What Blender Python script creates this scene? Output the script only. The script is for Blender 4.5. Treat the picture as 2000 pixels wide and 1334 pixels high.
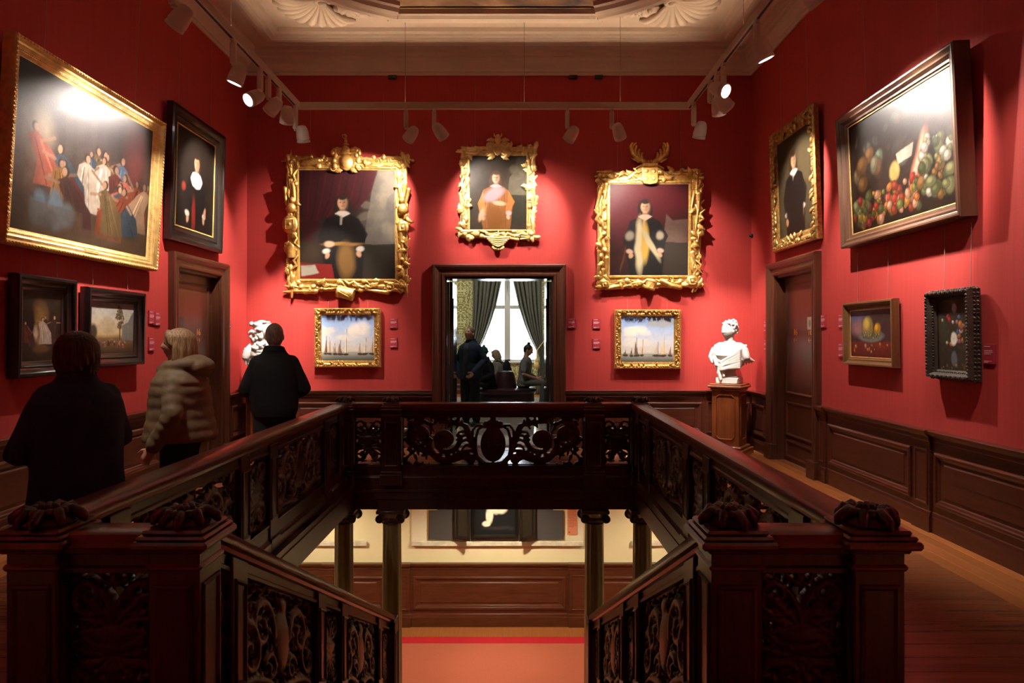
import bpy, bmesh, math, random
import numpy as np
from mathutils import Vector, Matrix, noise as mnoise

for o in list(bpy.data.objects):
    bpy.data.objects.remove(o, do_unlink=True)
scene = bpy.context.scene
COL = scene.collection
PI = math.pi

# ---------------------------------------------------------------- camera
F, VX, VY = 1300.0, 1003.0, 660.0            # focal length and vanishing point in photo pixels
CX, CZ = 0.21, 1.60                          # camera stands a little right of the stair axis
cam_d = bpy.data.cameras.new('camera')
cam = bpy.data.objects.new('camera', cam_d)
COL.objects.link(cam)
cam.location = (CX, 0, CZ)
cam.rotation_euler = (PI/2, 0, 0)
cam_d.sensor_width = 36.0
cam_d.lens = F/2000*36
cam_d.shift_x = -(VX-1000)/2000
cam_d.shift_y = -(667-VY)/2000
cam_d.clip_start = 0.05
scene.camera = cam

# ---------------------------------------------------------------- world, exposure
world = bpy.data.worlds.new('overcast_sky')
scene.world = world
world.use_nodes = True
bg = world.node_tree.nodes['Background']
bg.inputs[0].default_value = (0.80, 0.90, 1.0, 1)
bg.inputs[1].default_value = 14.0
vs = scene.view_settings
vs.view_transform = 'Standard'
vs.look = 'None'
vs.exposure = 0.0
vs.gamma = 1.0
vs.use_curve_mapping = False
UPW = 11.0                                    # power of the added strips that brighten the ceiling
SPOT_K = 1.0                                  # common scale of the track lamps
scene.cycles.sample_clamp_indirect = 6.0
scene.cycles.max_bounces = 10
scene.cycles.diffuse_bounces = 5

# ---------------------------------------------------------------- main dimensions
WX = 3.675                                   # half width of the stair hall
WB, WF = 9.70, -2.2                          # back wall, wall behind the camera
HC = 5.42                                    # underside of the cornice
ZL = -2.60                                   # lower landing floor
RH = 0.89                                    # top of the upper balustrade
RXL, RXR = 1.66, 1.57
RX = 1.62                                    # centre line of the side balustrades
RYF, RYN = 7.32, 2.50                        # centre lines of far rail and near newels
FASC = -0.27                                 # underside of the gallery beam

def S(c):
    """sRGB 0-255 to linear."""
    out = []
    for v in c:
        v = v/255.0
        out.append(v/12.92 if v <= 0.04045 else ((v+0.055)/1.055)**2.4)
    return tuple(out)

# ---------------------------------------------------------------- materials
MATS = {}
def _new(name):
    m = bpy.data.materials.new(name)
    m.use_nodes = True
    nt = m.node_tree
    b = nt.nodes['Principled BSDF']
    MATS[name] = m
    return m, nt, b

def plain(name, col, rough=0.5, metal=0.0, spec=0.5, noise=0.0, nscale=30, bump=0.0, bscale=60, coat=0.0, sheen=0.0):
    m, nt, b = _new(name)
    b.inputs['Base Color'].default_value = (*col, 1)
    b.inputs['Roughness'].default_value = rough
    b.inputs['Metallic'].default_value = metal
    b.inputs['Specular IOR Level'].default_value = spec
    b.inputs['Coat Weight'].default_value = coat
    b.inputs['Sheen Weight'].default_value = sheen
    tc = nt.nodes.new('ShaderNodeTexCoord')
    if noise:
        n = nt.nodes.new('ShaderNodeTexNoise'); n.inputs['Scale'].default_value = nscale; n.inputs['Detail'].default_value = 4
        nt.links.new(tc.outputs['Object'], n.inputs['Vector'])
        r = nt.nodes.new('ShaderNodeValToRGB')
        r.color_ramp.elements[0].position = 0.3; r.color_ramp.elements[1].position = 0.7
        r.color_ramp.elements[0].color = (*[max(0, c*(1-noise)) for c in col], 1)
        r.color_ramp.elements[1].color = (*[min(1, c*(1+noise)) for c in col], 1)
        nt.links.new(n.outputs['Fac'], r.inputs['Fac'])
        nt.links.new(r.outputs['Color'], b.inputs['Base Color'])
    if bump:
        n2 = nt.nodes.new('ShaderNodeTexNoise'); n2.inputs['Scale'].default_value = bscale; n2.inputs['Detail'].default_value = 3
        nt.links.new(tc.outputs['Object'], n2.inputs['Vector'])
        bp = nt.nodes.new('ShaderNodeBump'); bp.inputs['Strength'].default_value = bump; bp.inputs['Distance'].default_value = 0.01
        nt.links.new(n2.outputs['Fac'], bp.inputs['Height'])
        nt.links.new(bp.outputs['Normal'], b.inputs['Normal'])
    return m

def wood(name, c1, c2, rough=0.35, stretch=(14, 14, 1.2), coat=0.0, spec=0.5, perobj=0.0, scale=2.2):
    m, nt, b = _new(name)
    tc = nt.nodes.new('ShaderNodeTexCoord')
    mp = nt.nodes.new('ShaderNodeMapping'); mp.inputs['Scale'].default_value = stretch
    nt.links.new(tc.outputs['Object'], mp.inputs['Vector'])
    n = nt.nodes.new('ShaderNodeTexNoise'); n.inputs['Scale'].default_value = scale; n.inputs['Detail'].default_value = 6; n.inputs['Roughness'].default_value = 0.65
    nt.links.new(mp.outputs['Vector'], n.inputs['Vector'])
    r = nt.nodes.new('ShaderNodeValToRGB')
    r.color_ramp.elements[0].position = 0.30; r.color_ramp.elements[1].position = 0.72
    r.color_ramp.elements[0].color = (*c1, 1); r.color_ramp.elements[1].color = (*c2, 1)
    nt.links.new(n.outputs['Fac'], r.inputs['Fac'])
    src = r.outputs['Color']
    if perobj:
        oi = nt.nodes.new('ShaderNodeObjectInfo')
        mr = nt.nodes.new('ShaderNodeMapRange')
        mr.inputs['To Min'].default_value = 1-perobj; mr.inputs['To Max'].default_value = 1+perobj
        nt.links.new(oi.outputs['Random'], mr.inputs['Value'])
        hs = nt.nodes.new('ShaderNodeHueSaturation')
        nt.links.new(mr.outputs['Result'], hs.inputs['Value'])
        nt.links.new(src, hs.inputs['Color'])
        src = hs.outputs['Color']
        ad = nt.nodes.new('ShaderNodeVectorMath'); ad.operation = 'ADD'
        ml = nt.nodes.new('ShaderNodeMath'); ml.operation = 'MULTIPLY'; ml.inputs[1].default_value = 37.0
        nt.links.new(oi.outputs['Random'], ml.inputs[0])
        cb = nt.nodes.new('ShaderNodeCombineXYZ'); nt.links.new(ml.outputs[0], cb.inputs[0]); nt.links.new(ml.outputs[0], cb.inputs[2])
        nt.links.new(tc.outputs['Object'], ad.inputs[0]); nt.links.new(cb.outputs[0], ad.inputs[1])
        nt.links.new(ad.outputs[0], mp.inputs['Vector'])
    nt.links.new(src, b.inputs['Base Color'])
    b.inputs['Roughness'].default_value = rough
    b.inputs['Coat Weight'].default_value = coat
    b.inputs['Coat Roughness'].default_value = 0.2
    b.inputs['Specular IOR Level'].default_value = spec
    bp = nt.nodes.new('ShaderNodeBump'); bp.inputs['Strength'].default_value = 0.12; bp.inputs['Distance'].default_value = 0.004
    nt.links.new(n.outputs['Fac'], bp.inputs['Height']); nt.links.new(bp.outputs['Normal'], b.inputs['Normal'])
    return m

def emit(name, col, strength):
    m, nt, b = _new(name)
    b.inputs['Base Color'].default_value = (*col, 1)
    b.inputs['Emission Color'].default_value = (*col, 1)
    b.inputs['Emission Strength'].default_value = strength
    return m

# red silk wall cloth: fine vertical weave, faint cloudiness
def fabric(name, c1, c2):
    m, nt, b = _new(name)
    tc = nt.nodes.new('ShaderNodeTexCoord')
    mp = nt.nodes.new('ShaderNodeMapping'); mp.inputs['Scale'].default_value = (60, 60, 1.5)
    nt.links.new(tc.outputs['Object'], mp.inputs['Vector'])
    n = nt.nodes.new('ShaderNodeTexNoise'); n.inputs['Scale'].default_value = 1.0; n.inputs['Detail'].default_value = 5
    nt.links.new(mp.outputs['Vector'], n.inputs['Vector'])
    mp2 = nt.nodes.new('ShaderNodeMapping'); mp2.inputs['Scale'].default_value = (4, 4, 110)
    nt.links.new(tc.outputs['Object'], mp2.inputs['Vector'])
    n2 = nt.nodes.new('ShaderNodeTexNoise'); n2.inputs['Scale'].default_value = 1.0; n2.inputs['Detail'].default_value = 3
    nt.links.new(mp2.outputs['Vector'], n2.inputs['Vector'])
    mx = nt.nodes.new('ShaderNodeMath'); mx.operation = 'ADD'
    m3 = nt.nodes.new('ShaderNodeMath'); m3.operation = 'MULTIPLY_ADD'; m3.inputs[1].default_value = 0.3; m3.inputs[2].default_value = 0.35
    nt.links.new(n2.outputs['Fac'], m3.inputs[0])
    nt.links.new(n.outputs['Fac'], mx.inputs[0]); nt.links.new(m3.outputs[0], mx.inputs[1])
    mr = nt.nodes.new('ShaderNodeMapRange'); mr.inputs['From Min'].default_value = 0.7; mr.inputs['From Max'].default_value = 1.3
    nt.links.new(mx.outputs[0], mr.inputs['Value'])
    r = nt.nodes.new('ShaderNodeValToRGB')
    r.color_ramp.elements[0].color = (*c1, 1); r.color_ramp.elements[1].color = (*c2, 1)
    nt.links.new(mr.outputs['Result'], r.inputs['Fac'])
    nt.links.new(r.outputs['Color'], b.inputs['Base Color'])
    b.inputs['Roughness'].default_value = 0.75
    b.inputs['Specular IOR Level'].default_value = 0.12
    bp = nt.nodes.new('ShaderNodeBump'); bp.inputs['Strength'].default_value = 0.15; bp.inputs['Distance'].default_value = 0.003
    nt.links.new(mx.outputs[0], bp.inputs['Height']); nt.links.new(bp.outputs['Normal'], b.inputs['Normal'])
    return m

RED = fabric('red_wall_cloth', (0.365, 0.040, 0.035), (0.425, 0.050, 0.044))
MAHOG = wood('dark_mahogany', (0.030, 0.0072, 0.0048), (0.062, 0.0155, 0.010), rough=0.34, coat=0.25)
CARVED = plain('carved_mahogany', (0.034, 0.0105, 0.0075), rough=0.38, noise=0.35, nscale=40, coat=0.15)
MAHOGH = wood('handrail_mahogany', (0.085, 0.020, 0.010), (0.16, 0.042, 0.020), rough=0.30, stretch=(14, 1.2, 14), coat=0.3)
PANEL = wood('wainscot_mahogany', (0.044, 0.0105, 0.0058), (0.090, 0.0235, 0.0115), rough=0.30, stretch=(1.6, 1.6, 14), coat=0.4)
PANELV = wood('door_mahogany', (0.042, 0.012, 0.0058), (0.088, 0.026, 0.0115), rough=0.36, stretch=(14, 14, 1.2), coat=0.2)
PEDW = wood('pedestal_mahogany', (0.19, 0.048, 0.014), (0.34, 0.100, 0.030), rough=0.3, coat=0.3)
LWOOD = wood('landing_mahogany', (0.058, 0.0155, 0.006), (0.115, 0.034, 0.0125), rough=0.32, stretch=(1.6, 1.6, 14), coat=0.3)
PLANK = wood('oak_plank', (0.21, 0.064, 0.022), (0.31, 0.110, 0.040), rough=0.24, stretch=(1.0, 16, 16), coat=0.5, perobj=0.16)
PLANKY = wood('oak_border_plank', (0.27, 0.082, 0.022), (0.40, 0.140, 0.040), rough=0.30, stretch=(16, 1.0, 16), coat=0.35, perobj=0.14)
JOINT = plain('floor_joint', (0.03, 0.012, 0.006), rough=0.7)
OLIVE = wood('olive_stained_column', (0.12, 0.090, 0.030), (0.20, 0.155, 0.056), rough=0.36, stretch=(14, 14, 1.0), coat=0.25)
PLASTER = plain('ceiling_plaster', (0.70, 0.58, 0.47), rough=0.8, noise=0.04, nscale=3, spec=0.2)
CREAM = plain('cream_plaster', (0.82, 0.72, 0.46), rough=0.85, noise=0.03, nscale=2, spec=0.2)
MARBLE = plain('white_marble', (0.86, 0.83, 0.78), rough=0.42, noise=0.05, nscale=7, spec=0.4)
GMARB = plain('grey_veined_marble', (0.66, 0.60, 0.47), rough=0.35, noise=0.25, nscale=9)
GOLD = plain('burnished_gold_leaf', (0.78, 0.46, 0.13), rough=0.34, metal=0.75, noise=0.30, nscale=22, bump=0.25, bscale=90)
GOLDB = plain('bright_gold_leaf', (0.86, 0.56, 0.20), rough=0.36, metal=0.65, noise=0.22, nscale=16, bump=0.25, bscale=80)
GOLDD = plain('antique_gold_leaf', (0.44, 0.25, 0.075), rough=0.38, metal=0.7, noise=0.45, nscale=30, bump=0.3, bscale=70)
EBONY = plain('ebonised_wood', (0.010, 0.0075, 0.0065), rough=0.28, coat=0.3, noise=0.3, nscale=20)
BROWNF = wood('brown_frame_wood', (0.065, 0.030, 0.017), (0.12, 0.058, 0.032), rough=0.34, coat=0.2)
WALNUT = wood('walnut_frame_wood', (0.105, 0.048, 0.016), (0.19, 0.092, 0.034), rough=0.36, coat=0.2)
SILVERW = plain('grey_carved_wood', (0.052, 0.038, 0.028), rough=0.42, noise=0.35, nscale=12, bump=0.5, bscale=35)
TRACKW = plain('cream_track_paint', (0.62, 0.55, 0.46), rough=0.5)
LAMPW = plain('off_white_lamp_metal', (0.68, 0.60, 0.52), rough=0.4)
LENS = emit('lit_lamp_lens', (1.0, 0.90, 0.80), 14.0)
BLACKM = plain('black_plastic', (0.008, 0.008, 0.009), rough=0.5)
WIRE = plain('hanging_wire', (0.30, 0.20, 0.18), rough=0.5, metal=0.3)
LABELR = plain('crimson_label_card', (0.34, 0.020, 0.040), rough=0.55)
LABELT = plain('pale_label_print', (0.80, 0.55, 0.55), rough=0.7)
GILTTXT = plain('gold_door_lettering', (0.72, 0.34, 0.09), rough=0.5)
SALMON = plain('salmon_text_panel', (0.72, 0.26, 0.15), rough=0.6)
DGREY = plain('charcoal_board', (0.062, 0.055, 0.055), rough=0.65)
CARPET = plain('terracotta_carpet', (0.40, 0.105, 0.062), rough=0.95, noise=0.12, nscale=90, bump=0.4, bscale=240, spec=0.1)
CARPETB = plain('crimson_carpet_border', (0.42, 0.018, 0.026), rough=0.95, noise=0.1, nscale=90, spec=0.1)
WHITEP = plain('white_window_paint', (0.52, 0.50, 0.47), rough=0.4)
SKIN = plain('skin', (0.52, 0.27, 0.19), rough=0.5, noise=0.08, nscale=12)
LEATHER = plain('plum_leather', (0.035, 0.009, 0.016), rough=0.4, noise=0.2, nscale=20)

# ---------------------------------------------------------------- mesh helper
class MB:
    def __init__(self):
        self.v = []; self.f = []
    def add(self, vs_, fs_):
        o = len(self.v)
        self.v.extend([tuple(p) for p in vs_])
        self.f.extend([tuple(i+o for i in f) for f in fs_])
        return self
    def box(self, x0, y0, z0, x1, y1, z1):
        v = [(x0,y0,z0),(x1,y0,z0),(x1,y1,z0),(x0,y1,z0),(x0,y0,z1),(x1,y0,z1),(x1,y1,z1),(x0,y1,z1)]
        return self.add(v, [(3,2,1,0),(4,5,6,7),(0,1,5,4),(1,2,6,5),(2,3,7,6),(3,0,4,7)])
    def cbox(self, x0, y0, z0, x1, y1, z1, c=0.006):
        """box with chamfered edges"""
        lo = (x0,y0,z0); hi = (x1,y1,z1)
        c = min(c, 0.45*min(abs(hi[i]-lo[i]) for i in range(3)))
        idx = {}; vv = []
        for ax in range(3):
            for sx in (0,1):
                for sy in (0,1):
                    for sz in (0,1):
                        s = (sx,sy,sz); p = []
                        for k in range(3):
                            q = hi[k] if s[k] else lo[k]
                            if k != ax: q += -c if s[k] else c
                            p.append(q)
                        idx[(ax,s)] = len(vv); vv.append(tuple(p))
        ff = []
        for ax in range(3):
            a, b = [k for k in range(3) if k != ax]
            for s in (0,1):
                cyc = []
                for (u,w) in ((0,0),(1,0),(1,1),(0,1)):
                    t = [0,0,0]; t[ax] = s; t[a] = u; t[b] = w
                    cyc.append(idx[(ax,tuple(t))])
                ff.append(cyc)
        for ax in range(3):                       # edges parallel to ax
            a, b = [k for k in range(3) if k != ax]
            for u in (0,1):
                for w in (0,1):
                    t0 = [0,0,0]; t0[a] = u; t0[b] = w
                    t1 = list(t0); t1[ax] = 1
                    ff.append([idx[(a,tuple(t0))], idx[(a,tuple(t1))], idx[(b,tuple(t1))], idx[(b,tuple(t0))]])
        for sx in (0,1):
            for sy in (0,1):
                for sz in (0,1):
                    ff.append([idx[(k,(sx,sy,sz))] for k in range(3)])
        return self.add(vv, ff)
    def tube(self, pts, r, n=8, cap=True, flat=None):
        """tube along a polyline; r a number or list; flat scales the second axis"""
        pts = [Vector(p) for p in pts]
        m = len(pts)
        rs = [r]*m if isinstance(r, (int, float)) else list(r)
        t0 = (pts[1]-pts[0]).normalized()
        up = Vector((0,0,1)) if abs(t0.z) < 0.9 else Vector((0,1,0))
        a = t0.cross(up).normalized()
        vv = []; ff = []
        for i in range(m):
            t = (pts[min(i+1,m-1)]-pts[max(i-1,0)])
            if t.length < 1e-9: t = t0.copy()
            t.normalize()
            a = (a - t*a.dot(t))
            if a.length < 1e-6: a = t.orthogonal()
            a.normalize(); b = t.cross(a)
            for k in range(n):
                an = 2*PI*k/n
                vv.append(pts[i] + a*(math.cos(an)*rs[i]) + b*(math.sin(an)*rs[i]*(flat or 1)))
        for i in range(m-1):
            for k in range(n):
                k2 = (k+1) % n
                ff.append((i*n+k, i*n+k2, (i+1)*n+k2, (i+1)*n+k))
        if cap:
            ff.append(tuple(range(n-1,-1,-1))); ff.append(tuple((m-1)*n+k for k in range(n)))
        return self.add(vv, ff)
    def limb(self, pts, r, n=12):
        """tube with rounded ends"""
        pts = [Vector(p) for p in pts]; rs = [r]*len(pts) if isinstance(r,(int,float)) else list(r)
        d0 = (pts[0]-pts[1]).normalized(); d1 = (pts[-1]-pts[-2]).normalized()
        P_ = [pts[0]+d0*rs[0]*0.95, pts[0]+d0*rs[0]*0.6]+pts+[pts[-1]+d1*rs[-1]*0.6, pts[-1]+d1*rs[-1]*0.95]
        R_ = [rs[0]*0.3, rs[0]*0.8]+rs+[rs[-1]*0.8, rs[-1]*0.3]
        return self.tube(P_, R_, n)
    def ell(self, c, r, rot=None, nu=12, nv=8):
        c = Vector(c); R = rot if rot is not None else Matrix.Identity(3)
        vv = [c + R @ Vector((0,0,-r[2]))]
        for j in range(1, nv):
            ph = -PI/2 + PI*j/nv
            for i in range(nu):
                th = 2*PI*i/nu
                vv.append(c + R @ Vector((r[0]*math.cos(ph)*math.cos(th), r[1]*math.cos(ph)*math.sin(th), r[2]*math.sin(ph))))
        vv.append(c + R @ Vector((0,0,r[2])))
        ff = []
        for i in range(nu): ff.append((0, 1+(i+1)%nu, 1+i))
        for j in range(nv-2):
            for i in range(nu):
                a = 1+j*nu+i; b = 1+j*nu+(i+1)%nu
                ff.append((a, b, b+nu, a+nu))
        t = len(vv)-1; o = 1+(nv-2)*nu
        for i in range(nu): ff.append((o+i, o+(i+1)%nu, t))
        return self.add(vv, ff)
    def lathe(self, prof, c=(0,0,0), n=20, axis='z'):
        vv = []; ff = []
        for (r, h) in prof:
            for k in range(n):
                an = 2*PI*k/n
                if axis == 'z': vv.append((c[0]+r*math.cos(an), c[1]+r*math.sin(an), c[2]+h))
                elif axis == 'y': vv.append((c[0]+r*math.cos(an), c[1]+h, c[2]-r*math.sin(an)))
                else: vv.append((c[0]+h, c[1]+r*math.cos(an), c[2]+r*math.sin(an)))
        m = len(prof)
        for i in range(m-1):
            for k in range(n):
                k2 = (k+1) % n
                ff.append((i*n+k, i*n+k2, (i+1)*n+k2, (i+1)*n+k))
        ff.append(tuple(range(n-1,-1,-1))); ff.append(tuple((m-1)*n+k for k in range(n)))
        return self.add(vv, ff)
    def ring(self, w, h, prof, cx=0.0, cz=0.0, y=0.0, back=True):
        """mitred picture-frame ring in the xz plane; prof = [(inset from outer edge, y), ...]"""
        vv = []; ff = []; m = len(prof)
        for (t, d) in prof:
            hx, hz = w/2-t, h/2-t
            vv += [(cx-hx, y+d, cz-hz), (cx+hx, y+d, cz-hz), (cx+hx, y+d, cz+hz), (cx-hx, y+d, cz+hz)]
        for i in range(m-1 if not back else m):
            j = (i+1) % m
            for k in range(4):
                k2 = (k+1) % 4
                ff.append((i*4+k, i*4+k2, j*4+k2, j*4+k))
        return self.add(vv, ff)
    def ext(self, prof, axis, a0, a1):
        """extrude a closed 2-D profile along an axis: axis x -> (y,z), y -> (x,z), z -> (x,y)"""
        n = len(prof); vv = []
        for a in (a0, a1):
            for (p, q) in prof:
                vv.append((a,p,q) if axis == 'x' else (p,a,q) if axis == 'y' else (p,q,a))
        ff = [(k, (k+1)%n, n+(k+1)%n, n+k) for k in range(n)]
        ff.append(tuple(range(n-1,-1,-1))); ff.append(tuple(range(n, 2*n)))
        return self.add(vv, ff)
    def sweep(self, path, prof, closed=False):
        """sweep profile [(u sideways to the left, z)] along a horizontal path [(x,y)]"""
        m = len(path); vv = []; ff = []; n = len(prof)
        for i in range(m):
            if closed: a, b = Vector(path[i-1]), Vector(path[(i+1) % m])
            else: a, b = Vector(path[max(i-1,0)]), Vector(path[min(i+1,m-1)])
            p = Vector(path[i])
            d1 = (p-a).normalized() if (p-a).length > 1e-9 else (b-p).normalized()
            d2 = (b-p).normalized() if (b-p).length > 1e-9 else d1
            t = (d1+d2).normalized(); nrm = Vector((-t.y, t.x))
            k = 1/max(0.3, t.dot(d1))
            for (u, z) in prof: vv.append((p.x+nrm.x*u*k, p.y+nrm.y*u*k, z))
        for i in range(m if closed else m-1):
            j = (i+1) % m
            for k in range(n):
                k2 = (k+1) % n
                ff.append((i*n+k, i*n+k2, j*n+k2, j*n+k))
        if not closed:
            ff.append(tuple(range(n-1,-1,-1))); ff.append(tuple((m-1)*n+k for k in range(n)))
        return self.add(vv, ff)
    def xf(self, M):
        self.v = [tuple(M @ Vector(p)) for p in self.v]
        return self
    def mesh(self, name, smooth=False, fix=True):
        me = bpy.data.meshes.new(name)
        me.from_pydata(self.v, [], self.f)
        if fix:
            bm = bmesh.new(); bm.from_mesh(me)
            bmesh.ops.recalc_face_normals(bm, faces=bm.faces)
            bm.to_mesh(me); bm.free()
        if smooth:
            me.polygons.foreach_set('use_smooth', [True]*len(me.polygons))
            me.update()
        return me
    def build(self, name, mat, parent=None, smooth=False, bevel=0.0, angle=None):
        return put(name, self.mesh(name, smooth or angle is not None), mat, parent, bevel, angle)

def put(name, me, mat, parent=None, bevel=0.0, angle=None):
    if mat is not None and not me.materials: me.materials.append(mat)
    if angle is not None:
        me.polygons.foreach_set('use_smooth', [True]*len(me.polygons))
        try: me.set_sharp_from_angle(angle=math.radians(angle))
        except Exception: pass
    o = bpy.data.objects.new(name, me)
    COL.objects.link(o)
    if parent is not None: o.parent = parent
    if bevel:
        b = o.modifiers.new('edge', 'BEVEL'); b.width = bevel; b.segments = 2; b.limit_method = 'ANGLE'
    return o

def thing(name, label=None, cat=None, loc=(0,0,0), rz=0.0, group=None, rx=0.0, kind=None):
    o = bpy.data.objects.new(name, None)
    COL.objects.link(o)
    o.empty_display_size = 0.1
    o.location = loc; o.rotation_euler = (rx, 0, rz)
    tag(o, label, cat, group, kind)
    return o

def tag(o, label=None, cat=None, group=None, kind=None):
    if label: o['label'] = label
    if cat: o['category'] = cat
    if group: o['group'] = group
    if kind: o['kind'] = kind
    return o

def struct(o, label=None):
    o['kind'] = 'structure'
    if label: o['label'] = label
    return o

def remesh(mb, voxel, smooth=4, name='figure', fac=0.5):
    """fuse overlapping closed shapes into one continuous surface"""
    me = mb.mesh(name)
    o = bpy.data.objects.new('tmp', me); COL.objects.link(o)
    r = o.modifiers.new('r', 'REMESH'); r.mode = 'VOXEL'; r.voxel_size = voxel; r.use_smooth_shade = True
    if smooth:
        s = o.modifiers.new('s', 'SMOOTH'); s.iterations = smooth; s.factor = fac
    dg = bpy.context.evaluated_depsgraph_get()
    out = bpy.data.meshes.new_from_object(o.evaluated_get(dg))
    bpy.data.objects.remove(o); bpy.data.meshes.remove(me)
    out.name = name
    out.polygons.foreach_set('use_smooth', [True]*len(out.polygons))
    return out

def RZ(a): return Matrix.Rotation(a, 3, 'Z')
def RXm(a): return Matrix.Rotation(a, 3, 'X')
def RYm(a): return Matrix.Rotation(a, 3, 'Y')
# ================================================================ STRUCTURE
def casing(mb, w, h, prof):
    """three-sided door casing, prof = [(outward from the opening, y)] closed loop"""
    vv = []; ff = []; m = len(prof)
    for (t, y) in prof:
        vv += [(-(w/2+t), y, 0), (-(w/2+t), y, h+t), (w/2+t, y, h+t), (w/2+t, y, 0)]
    for i in range(m):
        j = (i+1) % m
        for k in range(3):
            ff.append((i*4+k, i*4+k+1, j*4+k+1, j*4+k))
    ff.append(tuple(i*4 for i in range(m))); ff.append(tuple(i*4+3 for i in range(m)))
    return mb.add(vv, ff)

# ---- upper floor: slab with the stair well left open
WI = 1.80                                     # the slab stops behind the well beams
fl = MB()
fl.box(-WX-0.5, WF-0.3, -0.20, WX+0.5, 2.30, -0.022)
fl.box(-WX-0.5, 2.30, -0.20, -WI, 7.50, -0.022)
fl.box(WI, 2.30, -0.20, WX+0.5, 7.50, -0.022)
fl.box(-WX-0.5, 7.50, -0.20, WX+0.5, WB+0.35, -0.022)
floor = struct(fl.build('floor', JOINT))
def plank(x0, y0, x1, y1, mat):
    o = MB().cbox(x0+0.001, y0+0.001, -0.022, x1-0.001, y1-0.001, 0.0, 0.002).build('plank', mat, floor)
    return o
rnd = random.Random(4)
BW = 0.115
for s in (-1, 1):
    for k in range(4):                        # border boards run along the side walls
        xa, xb = WX-0.46+k*BW, WX-0.46+(k+1)*BW
        cuts = [WF]
        while cuts[-1] < WB-1.6: cuts.append(cuts[-1]+rnd.uniform(1.5, 2.6))
        cuts.append(WB)
        for a, b in zip(cuts, cuts[1:]):
            if s > 0: plank(xa, a, xb, b, PLANKY)
            else: plank(-xb, a, -xa, b, PLANKY)
y = 2.32
while y < WB-0.30:                            # field boards run across the galleries
    b = min(y+0.145, WB-0.23)
    for s in (-1, 1):
        if y < 7.45:
            xa, xb = (1.74, WX-0.46)
            plank(*((xa, y, xb, b) if s > 0 else (-xb, y, -xa, b)), PLANK)
    if y >= 7.45:
        j = rnd.uniform(-1, 1)
        plank(-WX+0.46, y, j, b, PLANK); plank(j, y, WX-0.46, b, PLANK)
    y = b
for k in range(2): plank(-WX+0.46, WB-0.23+k*BW, WX-0.46, WB-0.23+(k+1)*BW, PLANK)
y = WF
while y < 2.31:
    b = min(y+0.145, 2.32)
    j = rnd.uniform(-1.5, 1.5)
    plank(-WX+0.46, y, j, b, PLANK); plank(j, y, WX-0.46, b, PLANK)
    y = b

# ---- beams round the well
BEAMP = [(0, 0.0), (0, -0.045), (0.012, -0.05), (0.012, -0.072), (-0.004, -0.08), (-0.004, -0.155), (-0.016, -0.165), (-0.016, FASC), (-0.26, FASC), (-0.26, 0.0)]
def beam(name, path):
    # profile runs inward (towards the well) with positive u
    return struct(MB().sweep(path, [(u, z-0.001) for u, z in BEAMP]).build(name, MAHOG))
beam('beam_left', [(-1.535, 7.5), (-1.535, 2.3)])
beam('beam_right', [(1.535, 2.3), (1.535, 7.5)])
beam('beam_back', [(1.535, 7.245), (-1.535, 7.245)])
nb = MB(); nb.box(-1.535, 2.30, FASC, 1.535, 2.575, -0.001); struct(nb.build('beam_front', MAHOG))

# ---- upper walls
def wallbox(name, mat, boxes):
    mb = MB()
    for b in boxes: mb.box(*b)
    return struct(mb.build(name, mat))
DW, DH, DY = 1.12, 2.41, 8.215                # side doors: opening width, height, centre along the wall
BDW, BDH = 1.58, 2.49                         # doorway in the back wall
HT = 6.2
wallbox('wall_back', RED, [(-WX-0.5, WB, -0.2, -BDW/2, WB+0.35, HT), (BDW/2, WB, -0.2, WX+0.5, WB+0.35, HT), (-BDW/2, WB, BDH, BDW/2, WB+0.35, HT)])
for nm, s in (('wall_left', -1), ('wall_right', 1)):
    a, b = sorted((s*WX, s*(WX+0.5)))
    wallbox(nm, RED, [(a, WF-0.3, -0.2, b, DY-DW/2, HT), (a, DY+DW/2, -0.2, b, WB, HT), (a, DY-DW/2, DH, b, DY+DW/2, HT)])
wallbox('wall_front', RED, [(-WX-0.5, WF-0.3, -0.2, WX+0.5, WF, HT)])

# ---- ceiling with cornice
ceil = struct(MB().box(-WX-0.5, WF-0.3, 5.80, WX+0.5, WB+0.35, 6.0).build('ceiling', PLASTER))
CORN = [(0.0,5.42),(0.022,5.42),(0.026,5.455),(0.045,5.462),(0.048,5.50),(0.075,5.56),(0.105,5.60),(0.11,5.64),(0.14,5.655),(0.15,5.70),(0.185,5.72),(0.187,5.77),
        (0.30,5.772),(0.40,5.765),(0.47,5.735),(0.475,5.70),(0.52,5.69),(0.56,5.69),(0.575,5.715),(0.62,5.722),(0.63,5.742),(0.69,5.75),(0.70,5.79),(0.71,5.81),(0.0,5.81)]
path = [(-WX, WF), (WX, WF), (WX, WB), (-WX, WB)]
struct(MB().sweep(path, CORN, closed=True).build('trim_1', PLASTER), 'stepped plaster cornice round the ceiling')
# painted ceiling field: straight sides with bowed-in corner arcs
def arc_pts():
    pts = []
    def corner(sx, sy, x0, y0, x1, y1):
        c = []
        for k in range(9):
            t = k/8
            x = x0+(x1-x0)*t; y = y0+(y1-y0)*t
            bulge = 0.16*math.sin(PI*t)
            c.append((x+sx*bulge, y+sy*bulge))
        return c
    yB, yF, xs = WB-1.22, WF+1.22, WX-1.25
    c1 = corner(1, 1, 1.28, yB-0.04, xs, yB-1.35)
    c2 = corner(1, -1, xs, yF+1.35, 1.28, yF+0.04)
    c3 = corner(-1, -1, -1.28, yF+0.04, -xs, yF+1.35)
    c4 = corner(-1, 1, -xs, yB-1.35, -1.28, yB-0.04)
    return [(-1.22, yB+0.12), (1.22, yB+0.12)], c1, c2, c3, c4
st, c1, c2, c3, c4 = arc_pts()
outline = c1+c2+c3+c4
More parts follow.
